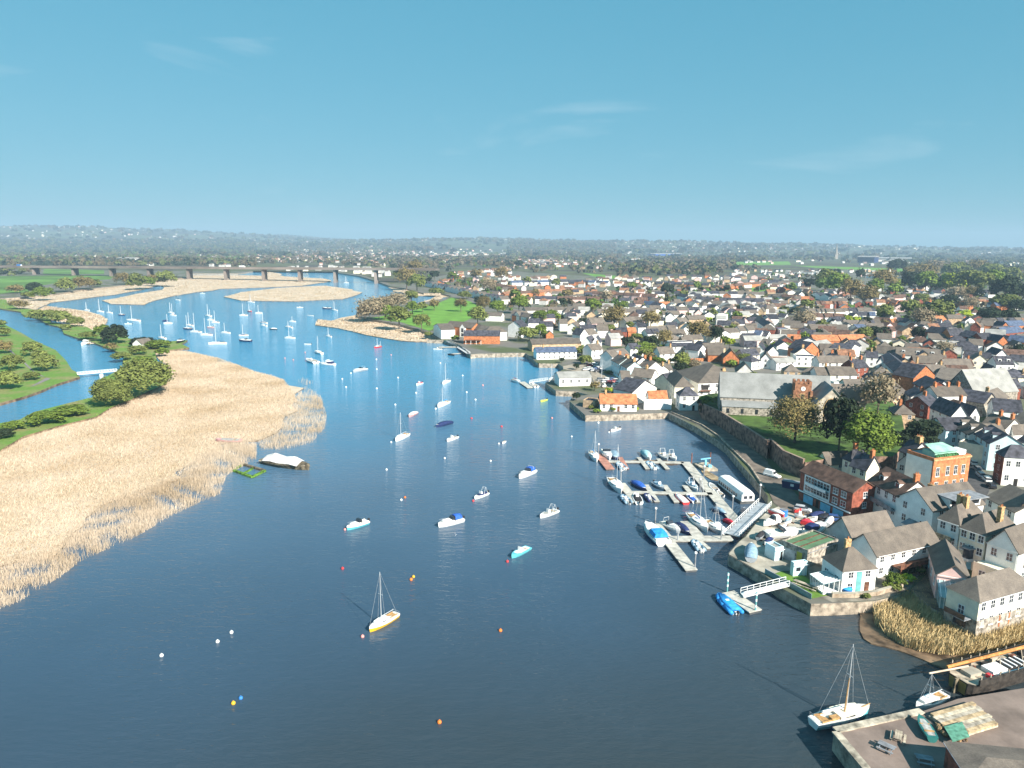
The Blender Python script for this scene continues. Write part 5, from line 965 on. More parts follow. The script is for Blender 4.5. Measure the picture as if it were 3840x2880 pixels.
def cruiser(t, L, hull='white', canopy=None, arch=False, fly=False, stripe=None, engine=True):
    B, F = L * .36, .42 + L * .07; base_hull(t, L, B, F, GEL[hull], None, GEL[stripe] if stripe else None, .90)
    cb = add(t, 'cabin', GEL['white'], lambda b: b.loft([outline(L, B, F, .42, .84, .28 + k, dz, 7, .9) for dz, k in ((-.05, 0), (.45, .12))]))
    wy = -L * .06
    add(t, 'windscreen', m_glass, lambda b: b.loft([[(-B * .36, wy + .5, F + .45), (B * .36, wy + .5, F + .45), (B * .40, wy - .5, F + .45), (-B * .40, wy - .5, F + .45)], [(-B * .30, wy + .1, F + 1.15), (B * .30, wy + .1, F + 1.15), (B * .36, wy - .5, F + 1.15), (-B * .36, wy - .5, F + 1.15)]]))
    add(t, 'cockpit', m_deck, lambda b: (b.box(-B * .36, B * .36, -L * .45, wy - .55, F + .02, F + .08), b.box(-B * .40, -B * .36, -L * .46, wy - .5, F, F + .3), b.box(B * .36, B * .40, -L * .46, wy - .5, F, F + .3)))
    if canopy: add(t, 'canopy', TARP[canopy], lambda b: b.loft([[(s * B * .42, y, F + .3), (s * B * .34, y, F + 1.25 - k), (0, y, F + 1.42 - k), (-s * B * .34, y, F + 1.25 - k), (-s * B * .42, y, F + .3)] for s, y, k in ((1, wy - .45, 0), (1, wy - .45 - L * .13, -.05), (1, wy - .5 - L * .27, .15))]))
    if arch: add(t, 'arch', m_alu, lambda b: [b.tube(p, q, .06, k=5) for y in (-L * .3,) for p, q in (((-B * .4, y, F), (-B * .33, y + .2, F + 1.6)), ((B * .4, y, F), (B * .33, y + .2, F + 1.6)), ((-B * .33, y + .2, F + 1.6), (B * .33, y + .2, F + 1.6)))])
    if fly: add(t, 'flybridge', GEL['white'], lambda b: (b.box(-B * .34, B * .34, -L * .28, L * .08, F + .4, F + 1.5), b.box(-B * .36, B * .36, -L * .34, L * .05, F + 1.5, F + 1.65), b.box(-B * .3, B * .3, -L * .1, L * .03, F + 1.65, F + 2.2))); add(t, 'saloon_window', m_glass, lambda b: b.box(-B * .345, B * .345, -L * .25, L * .085, F + .85, F + 1.25))
    add(t, 'bow_rail', m_steel, lambda b: [b.tube((s * B * .40, L * .1, F + .6), (s * B * .12, L * .44, F + .95), .03, k=4) for s in (-1, 1)] + [b.tube((-B * .12, L * .44, F + .95), (B * .12, L * .44, F + .95), .03, k=4)])
    if engine: outboard(t, L, F)
def openboat(t, L, hull='white', seat=None, frame=False, console=True, engine=True, floor=None):
    B, F = L * .36, .38 + L * .05; base_hull(t, L, B, F, GEL[hull], GEL['white'] if hull in ('white', 'cream') else GEL[hull], None, .86)
    add(t, 'well', floor or M_floor, lambda b: b.face(outline(L, B, F, .06, .78, .28, .035, 8, .86)))
    add(t, 'thwart', m_teak, lambda b: [b.box(-B * .38, B * .38, y - .15, y + .15, F + .04, F + .12) for y in (-L * .25, L * .08)])
    if console: add(t, 'console', GEL['white'], lambda b: (b.box(-.4, .4, -.3, .4, F, F + .85), b.box(-.38, .38, .3, .36, F + .85, F + 1.2)))
    if frame: add(t, 'frame', m_alu, lambda b: [b.tube(p, q, .05, k=5) for s in (-1, 1) for p, q in (((s * B * .36, -L * .38, F), (s * B * .26, -L * .28, F + 1.9)), ((s * B * .36, -L * .1, F), (s * B * .26, -L * .24, F + 1.9)))] + [b.tube((-B * .26, -L * .26, F + 1.9), (B * .26, -L * .26, F + 1.9), .05, k=5)])
    if seat: add(t, 'cover', TARP[seat], lambda b: b.loft([outline(L, B, F, .1, .72, .2 + k, dz, 7, .86) for dz, k in ((.03, 0), (.32, .25))]))
    if engine: outboard(t, L, F)
M_floor = M('boat_floor', (.38, .38, .36), .8, .2, 2)
def covered(t, L, hull='white', tarp='grey', hoop=.75):
    B, F = L * .35, .40 + L * .05; base_hull(t, L, B, F, GEL[hull], None, None, .85)
    def fn(b):
        R = hull_rings(L, B, F, .85); rr = []
        for i, r in enumerate(R[:-1]): k = math.sin(math.pi * (i + .6) / 8.2); rr.append([(r[0][0] * 1.02, r[0][1], r[0][2] - .05), (r[0][0] * .6, r[0][1], r[0][2] + hoop * .7 * k), (0, r[0][1], r[0][2] + hoop * k), (r[6][0] * .6, r[6][1], r[6][2] + hoop * .7 * k), (r[6][0] * 1.02, r[6][1], r[6][2] - .05)])
        b.loft(rr)
    add(t, 'cover', TARP[tarp], fn, True)
def rib(t, L, tube='grey', engines=1, cover=None):
    B = L * .40; r = B * .14
    def fn(b):
        for s in (-1, 1):
            pts_ = [(s * B * .36, -L * .5), (s * B * .37, -L * .1), (s * B * .34, L * .2), (s * B * .2, L * .40), (0, L * .47)]
            for p, q in zip(pts_, pts_[1:]): b.tube((p[0], p[1], .42), (q[0], q[1], .42 + (.15 if q[1] > L * .3 else 0)), r, r * (.9 if q[1] > L * .3 else 1), 8)
    add(t, 'tube', TARP[tube] if tube in TARP and tube != 'white' else m_rubber if tube == 'grey' else GEL[tube], fn, True)
    add(t, 'hull', GEL['white'], lambda b: b.loft([[(x * .75, y, z * .7) for x, y, z in rg] for rg in hull_rings(L * .95, B, .5)])); add(t, 'floor', M_floor, lambda b: b.box(-B * .26, B * .26, -L * .42, L * .25, .36, .44))
    add(t, 'console', GEL['white'], lambda b: (b.box(-.35, .35, -.2, .4, .44, 1.15), b.box(-.3, .3, -1.0, -.5, .44, .85)))
    if cover: add(t, 'cover', TARP[cover], lambda b: b.loft([outline(L, B, .55, .05, .9, .12 + k, dz, 8) for dz, k in ((.05, 0), (.5, .5))]), True)
    for i in range(engines): outboard(t, L, .5, (i - (engines - 1) / 2) * .6, GEL['white'] if engines > 1 else None)
BOATS = []
DH = math.atan2(-.72, -.69)
def boat(kind, c, bow, stern=None, L=None, z=0.0, label=None, name=None, group=None, head=None, top=None, **kw):
    """bow/stern: photo readings of both ends, or one reading of the middle with a length"""
    p = P(c, *bow, z + .4)
    if stern: q = P(c, *stern, z + .4); d = p - q; L = max(2.2, d.length) if L is None else L; hd = math.atan2(d.y, d.x); mid = (p + q) / 2
    else: hd = DH + rnd.uniform(-.15, .15) if head is None else head; mid = p
    nm = name or {'sailboat': 'sailing_boat', 'cruiser': 'motor_boat', 'openboat': 'open_boat', 'covered': 'covered_boat', 'rib': 'inflatable_boat'}[kind.__name__]
    t = thing(nm, label, {'sailboat': 'sailboat', 'cruiser': 'motorboat', 'openboat': 'boat', 'covered': 'boat', 'rib': 'dinghy'}[kind.__name__], (mid.x, mid.y, z), hd - math.pi / 2, group)
    if kind is sailboat:
        D = mid.length
        if top: kw['mast'] = max(4, at_y(c, top[0], top[1], mid.y).z - z)
        kw.setdefault('mast', L * 1.3); kw['thin'] = max(.07, D / 2600)
    kind(t, L, **kw); BOATS.append((mid, L)); return t
# yachts and motor boats on their moorings, nearest first
boat(sailboat, 'V', (798, 1362), (858, 1327), top=(822, 1233), stripe='yellow', label='white yacht with yellow hull band moored nearest in the open river')
boat(sailboat, 'L', (1205, 397), (1315, 345), top=(1238, 150), label='white yacht with bare mast moored left of the navy covered boat')
boat(sailboat, 'L', (1570, 105), (1665, 65), top=(1600, -65), cover='sky', stripe=None, mizzen=False, label='white yacht with bright blue sail cover in mid river')
boat(sailboat, 'B', (1612, 1472), (1672, 1448), top=(1638, 1292), label='white yacht moored just beyond the blue covered yacht')
boat(covered, 'L', (1320, 188), (1385, 155), tarp='white', hull='pink', label='small pinkish boat under a pale cover near the bare masted yacht')
boat(covered, 'L', (1555, 275), (1688, 238), tarp='navy', hull='navy', label='boat under a navy cover between two white boats in mid river')
boat(openboat, 'L', (1650, 397), (1738, 365), seat=None, label='small white console boat below the navy covered boat')
boat(openboat, 'L', (2128, 418), (2156, 400), L=2.6, console=False, engine=False, label='tiny white tender adrift on its own in mid river')
boat(openboat, 'L', (1888, 893), (2000, 850), seat='navy', frame=True, label='white boat with navy cover and pale hoop frames')
boat(cruiser, 'L', (785, 1160), (965, 1100), stripe='teal', label='white and pale blue cabin cruiser left of the blue canopied cruiser')
boat(cruiser, 'L', (1575, 1135), (1785, 1080), canopy='blue', label='white cruiser with square blue canopy above the yellow banded yacht')
boat(cruiser, 'F', (60, 1085), (190, 1030), canopy='blue', arch=True, label='white motor boat with tall blue canopy nearest the pontoon tips')
boat(openboat, 'F', (242, 1425), (388, 1370), frame=True, label='white open boat with A frame mast left of the large blue cruiser')
boat(openboat, 'V', (1105, 1203), (1142, 1183), hull='teal', engine=False, floor=GEL['white'], label='turquoise and white rowing boat with a red buoy at its bow')
boat(openboat, 'F', (855, 683), (928, 660), label='small white boat lying off the garden quay wall')
boat(openboat, 'F', (248, 425), (300, 410), hull='lime', console=False, label='lime yellow dinghy off the river corner wall')
boat(openboat, 'B', (1385, 1480), (1437, 1465), seat='red', label='small white boat with red inside in mid river')
t = boat(cruiser, 'B', (840, 1370), (955, 1350), hull='grey', arch=True, label='grey workboat with white stern gantry in the upper moorings')
boat(cruiser, 'B', (550, 1305), (682, 1312), fly=True, engine=False, canopy='navy', label='large white flybridge motor cruiser in the upper moorings')
boat(openboat, 'B', (440, 1265), (520, 1292), console=True, label='white open launch left of the flybridge cruiser')
boat(sailboat, 'B', (510, 1198), (572, 1215), top=(525, 1060), label='white yacht with tall mast just above the flybridge cruiser')
boat(openboat, 'B', (415, 1130), (477, 1130), console=False, label='low white boat lying level with the red hulled yacht')
boat(sailboat, 'B', (1022, 1160), (1082, 1150), top=(1035, 1075), hull='red', mizzen=True, label='red hulled two masted yacht off the reed spit')
boat(sailboat, 'B', (605, 1062), (652, 1066), top=(616, 985), label='white yacht moored just below the reed spit')
for i, (c, x, y, L, tx, ty, kw) in enumerate((('B', 292, 1078, 8, 285, 985, {}), ('B', 283, 985, 8, 285, 930, {}), ('B', 316, 935, 6, 318, 890, {}), ('B', 680, 838, 7, 680, 760, {}), ('B', 65, 948, 8, 58, 870, dict(cabin='navy')), ('B', 66, 972, 7, 60, 900, {}), ('B', 25, 862, 7, 15, 790, {}), ('B', 780, 600, 9, 782, 545, {}),
        ('A', 865, 850, 8, 850, 740, {}), ('A', 750, 836, 6, 742, 770, {}), ('A', 945, 860, 7, 938, 790, {}), ('A', 1050, 878, 7, 1042, 800, dict(hull='navy')), ('A', 1150, 930, 14, 1115, 800, {}), ('A', 1475, 862, 8, 1478, 770, {}), ('A', 1493, 882, 7, 1492, 780, {}), ('A', 1452, 950, 7, 1448, 870, {}), ('A', 1400, 1080, 8, 1386, 960, {}), ('A', 1637, 970, 8, 1630, 855, {}), ('A', 1622, 998, 8, 1625, 880, dict(hull='navy')), ('A', 1690, 1028, 10, 1674, 860, {}), ('A', 1783, 1052, 9, 1765, 905, {}),
        ('A', 1880, 1128, 12, 1858, 955, dict(cover='navy')), ('A', 1800, 888, 8, 1815, 785, {}), ('A', 1820, 923, 7, 1826, 830, {}), ('A', 1862, 943, 7, 1862, 840, {}), ('A', 1818, 985, 6, 1820, 910, dict(hull='pink')), ('A', 1948, 1034, 8, 1940, 945, {}), ('A', 2105, 882, 8, 2105, 780, {}), ('A', 2168, 768, 9, 2150, 700, {}), ('A', 2155, 845, 6, 2148, 780, dict(hull='red')), ('A', 2105, 1055, 7, 2098, 960, dict(cabin='navy')))):
    t = boat(sailboat, c, (x, y), L=L, top=(tx, ty), head=math.pi + rnd.uniform(-.5, .3), **kw)
    AUTO.append(dict(o=t, look=('%s yacht' % ({'navy': 'navy hulled', 'red': 'red hulled', 'pink': 'pink hulled'}.get(kw.get('hull'), 'white'))) + (' with navy cabin' if kw.get('cabin') else ' with navy sail cover' if kw.get('cover') else ''), u=pix((t.location.x, t.location.y, 0))[0], v=pix((t.location.x, t.location.y, 0))[1], dist=t.location.length, w=L, cat='sailboat', lit=False))
for c, x, y, L, kd, kw, look in (('B', 150, 1000, 6, covered, dict(hull='black', tarp='white'), 'dark hulled boat with pale cover'), ('B', 470, 884, 7, openboat, dict(console=False), 'low white launch'), ('B', 612, 823, 10, cruiser, dict(hull='navy'), 'navy hulled motor boat'), ('B', 380, 813, 7, openboat, {}, 'small white launch'), ('A', 2118, 1103, 10, cruiser, dict(hull='navy'), 'navy hulled cruiser'), ('A', 1750, 692, 7, openboat, {}, 'far white launch'), ('A', 1535, 750, 7, cruiser, {}, 'far white cruiser'), ('A', 1108, 955, 6, openboat, {}, 'small white tender'), ('A', 1428, 930, 5, covered, dict(hull='navy', tarp='navy'), 'small navy covered boat'), ('A', 735, 1128, 9, cruiser, dict(fly=True, engine=False), 'white cabin cruiser at the canal landing stage')):
    t = boat(kd, c, (x, y), L=L, head=(math.pi * 1.5 if 'canal' in look else math.pi + rnd.uniform(-.4, .3)), **kw); u, v = pix(t.location); AUTO.append(dict(o=t, look=look, u=u, v=v, dist=t.location.length, w=L, cat='boat', lit=False))
# boats in the marina
MR = [(sailboat, 'G', (238, 402), (182, 298), dict(top=(215, 40), cover='sky'), 'white yacht with blue sail cover at the red pontoon tip'), (cruiser, 'G', (385, 378), (330, 280), dict(engine=False), 'white cabin boat beside the red pontoon finger'), (covered, 'G', (465, 380), (425, 290), dict(hull='navy', tarp='grey'), 'dark boat between the white cabin boat and red finger'), (sailboat, 'G', (520, 765), (400, 610), dict(top=(457, 195)), 'biggest white yacht moored at the tip of the middle pontoon'), (rib, 'G', (480, 415), (560, 490), dict(engines=2), 'pale inflatable boat with twin engines on the upper pontoon'), (rib, 'G', (825, 405), (910, 485), dict(engines=2), 'white inflatable boat with twin engines below the covered boat'), (covered, 'G', (850, 380), (780, 290), dict(tarp='teal', hoop=1.1), 'rounded pale teal covered boat on the upper pontoon'),
      (openboat, 'G', (1050, 385), (975, 305), dict(hull='grey', frame=True), 'grey console boat with hoop on the upper pontoon'), (openboat, 'G', (1150, 385), (1080, 320), dict(frame=True), 'white console boat right of the grey hooped boat'), (covered, 'G', (800, 735), (665, 635), dict(tarp='blue', hull='navy'), 'boat under a bright blue cover on the middle pontoon'), (openboat, 'G', (1015, 725), (900, 645), dict(hull='grey', seat='grey'), 'grey covered fishing boat right of the bright blue cover'), (openboat, 'G', (1395, 735), (1300, 645), dict(hull='white', seat='grey', frame=True), 'white boat with grey cover by the main walkway'), (rib, 'G', (530, 790), (615, 880), dict(tube='grey'), 'grey inflatable boat at the middle pontoon tip'), (openboat, 'G', (680, 780), (730, 885), dict(seat='black'), 'white boat with black outboard under the middle pontoon'), (rib, 'G', (800, 775), (880, 860), dict(tube='navy'), 'navy inflatable boat between two pontoon fingers'),
      (covered, 'G', (1150, 785), (1270, 885), dict(hull='red', tarp='white', hoop=.4), 'red boat with pale middle on the middle pontoon'), (openboat, 'G', (1280, 790), (1375, 870), dict(seat='blue', engine=True), 'white boat with blue floor beside the red boat'), (covered, 'G', (1735, 1020), (1590, 940), dict(hull='navy', tarp='grey'), 'boat under a grey blue cover beside the main walkway'), (covered, 'G', (1830, 1130), (1705, 1070), dict(hull='red', tarp='red', hoop=.6), 'boat under a bright red cover by the gangway'), (cruiser, 'G', (800, 1140), (1010, 1360), dict(canopy='sky', engine=False, fly=False, stripe='blue'), 'large white cruiser with bright blue canopy at the lower pontoon tip'), (cruiser, 'G', (1200, 1215), (990, 1110), dict(engine=False, arch=True), 'white bow rider with navy hull sides beside the large cruiser'), (covered, 'G', (1300, 1240), (1170, 1120), dict(hull='navy', tarp='navy'), 'navy covered boat between the bow rider and finger'), (sailboat, 'G', (1515, 1215), (1310, 1020), dict(top=(1455, 600), cover='blue'), 'white yacht with royal blue sail cover on the lower pontoon'), (sailboat, 'G', (1680, 1240), (1495, 1090), dict(top=(1500, 850), hull='grey', cover='grey'), 'grey blue covered yacht right of the royal blue yacht'), (rib, 'G', (1350, 1310), (1450, 1430), dict(engines=2, tube='grey'), 'pale grey inflatable boat with engines below the lower pontoon'), (openboat, 'G', (1540, 660), (1620, 740), dict(console=False), 'white dinghy moored between walkway and floating clubhouse'), (openboat, 'G', (1625, 740), (1690, 800), dict(console=False), 'small white dinghy behind the floating clubhouse'),
      (rib, 'H', (165, 1010), (380, 1225), dict(tube='sky', cover='sky', engines=1), 'inflatable boat under a vivid blue cover at the garden pontoon'), (sailboat, 'e', (1620, 1320), (1480, 1270), dict(top=(1578, 800), cover='red'), 'white yacht with tall mast at the boathouse pontoon'), (openboat, 'e', (1780, 1330), (1900, 1390), {}, 'white launch at the small boathouse pontoon'), (sailboat, 'f', (330, 1020), (300, 1080), dict(top=(335, 760), hull='white'), 'white yacht with white mast beside the boathouse quay'), (openboat, 'e', (110, 735), (270, 735), {}, 'white launch at the rowing club pontoon'), (covered, 'e', (480, 840), (380, 820), dict(hull='black', tarp='black', hoop=.2), 'low black boat below the rowing club pontoon')]
for kd, c, bw, st, kw, lb in MR: boat(kd, c, bw, st, label=lb, **kw)
# boats ashore in the yard
YD = [(covered, 'H', (545, 440), (540, 610), dict(tarp='grey', hull='grey', hoop=1.2), 'grey boat under a pale grey cover standing on the yard edge'), (cruiser, 'H', (1120, 300), (720, 330), dict(engine=False), 'large white motor yacht ashore beside the green roof'), (cruiser, 'H', (1400, 220), (1180, 320), dict(canopy='navy', engine=False), 'white cruiser with navy canopy ashore by the grey barn'), (covered, 'H', (1270, 190), (1110, 170), dict(hull='red', tarp='red'), 'dark red covered boat ashore in the yard'), (covered, 'H', (1400, 80), (1220, 110), dict(hull='navy', tarp='navy'), 'navy covered boat ashore by the brick flats'), (openboat, 'H', (1040, 90), (1180, 110), {}, 'white open boat ashore in the middle of the yard'), (cruiser, 'H', (730, 190), (820, 170), dict(canopy='white', engine=False, L=5), 'white cabin boat ashore near the gangway'), (covered, 'H', (700, 430), (780, 370), dict(tarp='navy'), 'small white boat with navy cover ashore behind the blue cabin'), (openboat, 'H', (1290, 130), (1190, 150), dict(console=False, L=4), 'small white tender ashore beside the red boat'), (covered, 'H', (800, 60), (860, 75), dict(hull='red', tarp='white', L=4), 'orange red dinghy ashore at the top of the yard')]
YD += [(openboat, 'H', (960, 190), (870, 215), dict(console=False), 'white dinghy ashore between the blue drum and motor yacht'), (covered, 'H', (1010, 150), (940, 170), dict(tarp='grey'), 'small grey covered dinghy ashore in the yard centre'), (openboat, 'H', (1120, 30), (1040, 40), dict(hull='red', console=False), 'red dinghy ashore near the garage doors'), (covered, 'H', (690, 300), (620, 360), dict(tarp='black', hull='grey'), 'dark covered boat ashore at the yard edge by the ramp'), (openboat, 'H', (1340, 250), (1260, 290), dict(seat='grey'), 'white boat with grey cover ashore beside the pale barn'), (covered, 'H', (1480, 130), (1420, 200), dict(tarp='white'), 'white covered boat ashore against the barn wall'), (openboat, 'f', (1260, 1130), (1190, 1135), dict(seat='navy'), 'white boat with navy cover ashore above the orange cottage'), (openboat, 'f', (1420, 1130), (1350, 1135), {}, 'white boat ashore in the yard above the orange cottage'), (covered, 'f', (960, 930), (900, 945), dict(tarp='white'), 'pale covered boat ashore behind the boathouse')]
for kd, c, bw, st, kw, lb in YD:
    t = boat(kd, c, bw, st, z=2.95, label=lb, **kw)
    add(t, 'cradle', m_timber, lambda b: [b.box(-.8, .8, y - .12, y + .12, -.45, -.1) for y in (-1.2, 1.0)])
# the wooden cutter and the small yacht at the quay
t = boat(sailboat, 'J', (780, 800), (265, 930), top=(695, 195), cabin='cream', label='white and pale blue wooden gaff cutter moored at the stone quay', name='wooden_cutter', stripe='teal')
add(t, 'bowsprit', m_teak, lambda b: b.tube((0, 3.6, 1.35), (0, 5.2, 1.6), .09, .06, 6)); add(t, 'spar', m_teak, lambda b: b.tube((0.3, .2, 1.6), (0.15, .6, 6.8), .11, .08, 6)); add(t, 'folded_sail', TARP['white'], lambda b: b.tube((-.35, -3.2, 1.8), (-.3, .8, 1.9), .22, .2, 7)); add(t, 'deckhouse', m_teak, lambda b: b.box(.25, 1.0, -2.6, .2, .95, 1.5))
for s in (-3, -1.5, 0, 1.6): add(t, 'fender', TARP['navy'], lambda b: b.tube((1.52, s, .2), (1.5, s, .85), .16, k=7))
boat(sailboat, 'J', (1205, 790), (1490, 660), top=(1425, 445), stripe=None, label='small white yacht with short mast between the cutter and the old barge', L=7.2)
# ---------------------------------------------------------------- pontoons, quays and what lies about
m_pont = M('pontoon_deck', (.47, .45, .40), .85, .15, .8); m_pontred = M('red_brown_deck', (.42, .20, .15), .85, .15, .8); m_float = M('pontoon_float', (.09, .095, .10), .7, .2, 1)
def strip(b, p, q, w, z0, z1, m=0):
    d = (q - p).normalized(); s = Vector((-d.y, d.x, 0)) * w / 2
    b.prism([(p + s * -1).xy, (q + s * -1).xy, (q + s).xy, (p + s).xy], z0, z1, m)
def wpt(c, x, y, z=.55): return P(c, x, y, z)
def arm(label, walk, w, fingers, mat=None, name='pontoon'):
    p, q = wpt('G', *walk[0]), wpt('G', *walk[1]); t = thing(name, label, 'pontoon', (p.x, p.y, 0))
    o = Vector((p.x, p.y, 0)); dz = 0
    def both(nm, a, b_, ww, m_, k):
        c = part(t, nm, m_, lambda b: strip(b, a - o, b_ - o, ww, .42 + k, .58 + k)); part(c, 'float', m_float, lambda b: strip(b, a - o, b_ - o, ww * .86, -.3, .42 + k))
    both('walkway', p, q, w, mat or m_pont, 0)
    for f in fingers: both('finger', wpt('G', *f[0]), wpt('G', *f[1]), f[2], f[3] if len(f) > 3 else mat or m_pont, .012)
    return t
arm('upper marina pontoon with red brown finger at its outer tip', ((370, 398), (1240, 412)), 1.9, [((262, 318), (395, 488), 2.8, m_pontred), ((508, 350), (585, 485), 1.5, m_pontred), ((722, 352), (825, 485), 1.4), ((945, 368), (1055, 485), 1.4)])
arm('middle marina pontoon with four pale fingers', ((570, 752), (1570, 772)), 1.9, [((520, 650), (700, 870), 2.4), ((805, 668), (935, 862), 1.5), ((1020, 672), (1160, 868), 1.5), ((1250, 675), (1405, 870), 1.5)])
arm('long straight main walkway pontoon joining the marina arms', ((1258, 405), (1855, 1098)), 3.0, [])
arm('lower marina pontoon running out from the gangway foot', ((1020, 1290), (1800, 1285)), 3.0, [((915, 1118), (1050, 1275), 2.6), ((1260, 1088), (1420, 1275), 2.8), ((1598, 1098), (1740, 1235), 2.2, m_frame), ((1075, 1325), (1330, 1650), 2.7), ((1440, 1325), (1530, 1400), 1.0)])
def gangway(label, c, a, b_, z0, z1, w, name='gangway', rails=True, mat=None):
    p, q = P(c, *a, z0), P(c, *b_, z1); t = thing(name, label, 'gangway', (p.x, p.y, 0)); o = Vector((p.x, p.y, 0)); p, q = p - o, q - o
    part(t, 'deck', mat or m_steel, lambda b: b.bar(p, q, w, .18))
    d = (q - p).normalized(); s = Vector((-d.y, d.x, 0)).normalized() * (w / 2 - .05); n = max(3, int((q - p).length / 1.3)); up = Vector((0, 0, 1.1))
    for k in (-1, 1):
        part(t, 'handrail', m_frame, lambda b: (b.bar(p + s * k + up, q + s * k + up, .1, .1), b.bar(p + s * k + up * .5, q + s * k + up * .5, .06, .06), [b.bar(p + (q - p) * (i / n) + s * k, p + (q - p) * (i / n) + s * k + up, .09, .09) for i in range(n + 1)]))
    return t
gangway('wide grey ramp from the boat yard down to the lower marina pontoon', 'G', (1800, 1250), (2175, 890), .8, 2.9, 3.4)
gangway('white lattice footbridge from the lawn to the garden pontoon', 'H', (440, 1020), (960, 890), .9, 3.1, 1.8, mat=m_frame)
p, q = P('H', 275, 985, .5), P('H', 595, 1205, .5); t = thing('pontoon', 'small garden pontoon with the vivid blue covered boat alongside', 'pontoon', (p.x, p.y, 0)); o = Vector((p.x, p.y, 0))
c_ = part(t, 'walkway', m_pont, lambda b: strip(b, p - o, q - o, 3.0, .42, .6)); part(c_, 'float', m_float, lambda b: strip(b, p - o, q - o, 2.7, -.3, .42))
for c, a, b_, w, lb in (('e', (1640, 1300), (1790, 1400), 3.2, 'dark square pontoon at the foot of the boathouse gangway'), ('e', (210, 700), (560, 695), 3.5, 'pale rowing club pontoon nearest the reed spit'), ('e', (430, 815), (720, 800), 2.0, 'narrow pontoon below the rowing club ramp')):
    p, q = P(c, *a, .5), P(c, *b_, .5); t = thing('pontoon', lb, 'pontoon', (p.x, p.y, 0)); o = Vector((p.x, p.y, 0)); c_ = part(t, 'walkway', m_pont, lambda b: strip(b, p - o, q - o, w, .42, .6)); part(c_, 'float', m_float, lambda b: strip(b, p - o, q - o, w * .85, -.3, .42))
gangway('long white gangway between the boathouse quay and its pontoon', 'e', (1780, 1310), (2090, 1265), .9, 2.7, 2.0, mat=m_frame); gangway('dark ramp from the rowing club down to its pontoons', 'e', (560, 690), (360, 600), .7, 2.6, 2.4, mat=m_lead); gangway('dark ramp beside the riverside garden wall', 'e', (560, 710), (720, 810), .8, 2.6, 2.4, mat=m_lead)
piles = []
for c, x, y, h, look, mt in (('G', 258, 330, 3.6, 'white globe', 0), ('G', 518, 648, 3.6, 'white globe', 0), ('G', 912, 1115, 3.8, 'white globe', 0), ('G', 1368, 1645, 3.6, 'white globe', 0), ('G', 1425, 745, 3.4, 'white globe', 0), ('G', 2112, 875, 4.8, 'white globe', 0), ('G', 1800, 960, 3.6, 'white globe', 0), ('G', 1470, 590, 3.4, 'white globe', 0), ('G', 1170, 1330, 2.6, 'grey cap', 1), ('G', 1670, 1325, 4.2, 'grey cap', 1), ('G', 1330, 430, 3.6, 'rusty steel', 2), ('G', 1545, 420, 3.6, 'rusty steel', 2), ('H', 265, 985, 4.2, 'white and green', 3), ('H', 590, 1225, 4.2, 'white and green', 3)):
    p = P(c, x, y, 0); t = thing('mooring_pile', None, 'mooring pile', (p.x, p.y, 0)); part(t, 'post', (m_lead, m_steel, M('rusty_steel', (.26, .10, .06), .9), m_teal)[mt], lambda b: b.tube((0, 0, -1), (0, 0, h), .16, k=8))
    if mt in (0, 3): part(t, 'cap', m_frame, lambda b: b.ball((0, 0, h + .2), .34, 10) if mt == 0 else [b.tube((0, 0, z), (0, 0, z + .5), .19, k=8) for z in (1.2, 2.4, 3.6)])
    u, v = pix((p.x, p.y, h)); AUTO.append(dict(o=t, look=look + ' mooring pile', u=u, v=v, dist=p.length, w=1, cat='mooring pile', lit=False, short=True))
# work raft with its crane, and the sand beside it
rp = [P('G', *q, .6) for q in ((1345, 418), (1470, 495), (1635, 492), (1520, 412))]; t = thing('work_raft', 'flat work raft with a small blue crane behind the main walkway', 'raft', (rp[0].x, rp[0].y, 0)); o = rp[0].copy(); o.z = 0
part(t, 'deck', m_palewood, lambda b: b.prism([(v - o).xy for v in (rp if area2(rp) > 0 else rp[::-1])], -.2, .7)); cc = sum((v - o for v in rp), Vector()) / 4
part(t, 'crane', m_sky, lambda b: (b.box(cc.x - .3, cc.x + .3, cc.y - .3, cc.y + .3, .7, 2.6), b.bar((cc.x - 1.6, cc.y, 2.8), (cc.x + 1.6, cc.y + .4, 3.1), .35, .35), b.box(cc.x + .5, cc.x + 1.5, cc.y - 1.8, cc.y - .8, .7, 1.4)))
slab('sand_bank', PL('G1440,505 1500,500 1660,590 1655,625 1560,610 1480,560', .15), .15, M('wet_sand', (.34, .26, .16), .8, .3, .6), m_mud); slab('mud_bank', PL('G600,395 720,375 1180,400 1230,430 1100,445 900,425 620,425', .08), .08, m_mud, m_mud)
slab('mud_bank', PL('F1340,560 1640,640 1790,745 1850,830 1780,790 1640,720 1450,640', .12), .12, m_mud, m_mud)
# floating clubhouse
p, q = P('G', 1985, 850, 1), P('G', 1705, 640, 1); d = p - q; t = thing('houseboat', 'long white covered floating clubhouse with rounded roof beside the promenade', 'houseboat', ((p + q).x / 2, (p + q).y / 2, 0), math.atan2(d.y, d.x)); L = d.length
part(t, 'hull', m_float, lambda b: b.box(-L / 2, L / 2, -2.2, 2.2, -.3, .7))
part(t, 'cabin', TARP['white'], lambda b: b.loft([[(x, -2.1 * k, .7), (x, -2.1 * k, 2.4), (x, -1.5 * k, 3.1), (x, 0, 3.35), (x, 1.5 * k, 3.1), (x, 2.1 * k, 2.4), (x, 2.1 * k, .7)] for x, k in ((-L / 2 + .3, .95), (-L / 2 + 1.2, 1), (L / 2 - 2.5, 1), (L / 2 - .2, .86))]))
for i in range(9): part(t, 'window', m_glass, lambda b: b.box(-L / 2 + 1 + i * (L - 3) / 9, -L / 2 + 1.9 + i * (L - 3) / 9, -2.16, -2.1, 1.2, 2.1))
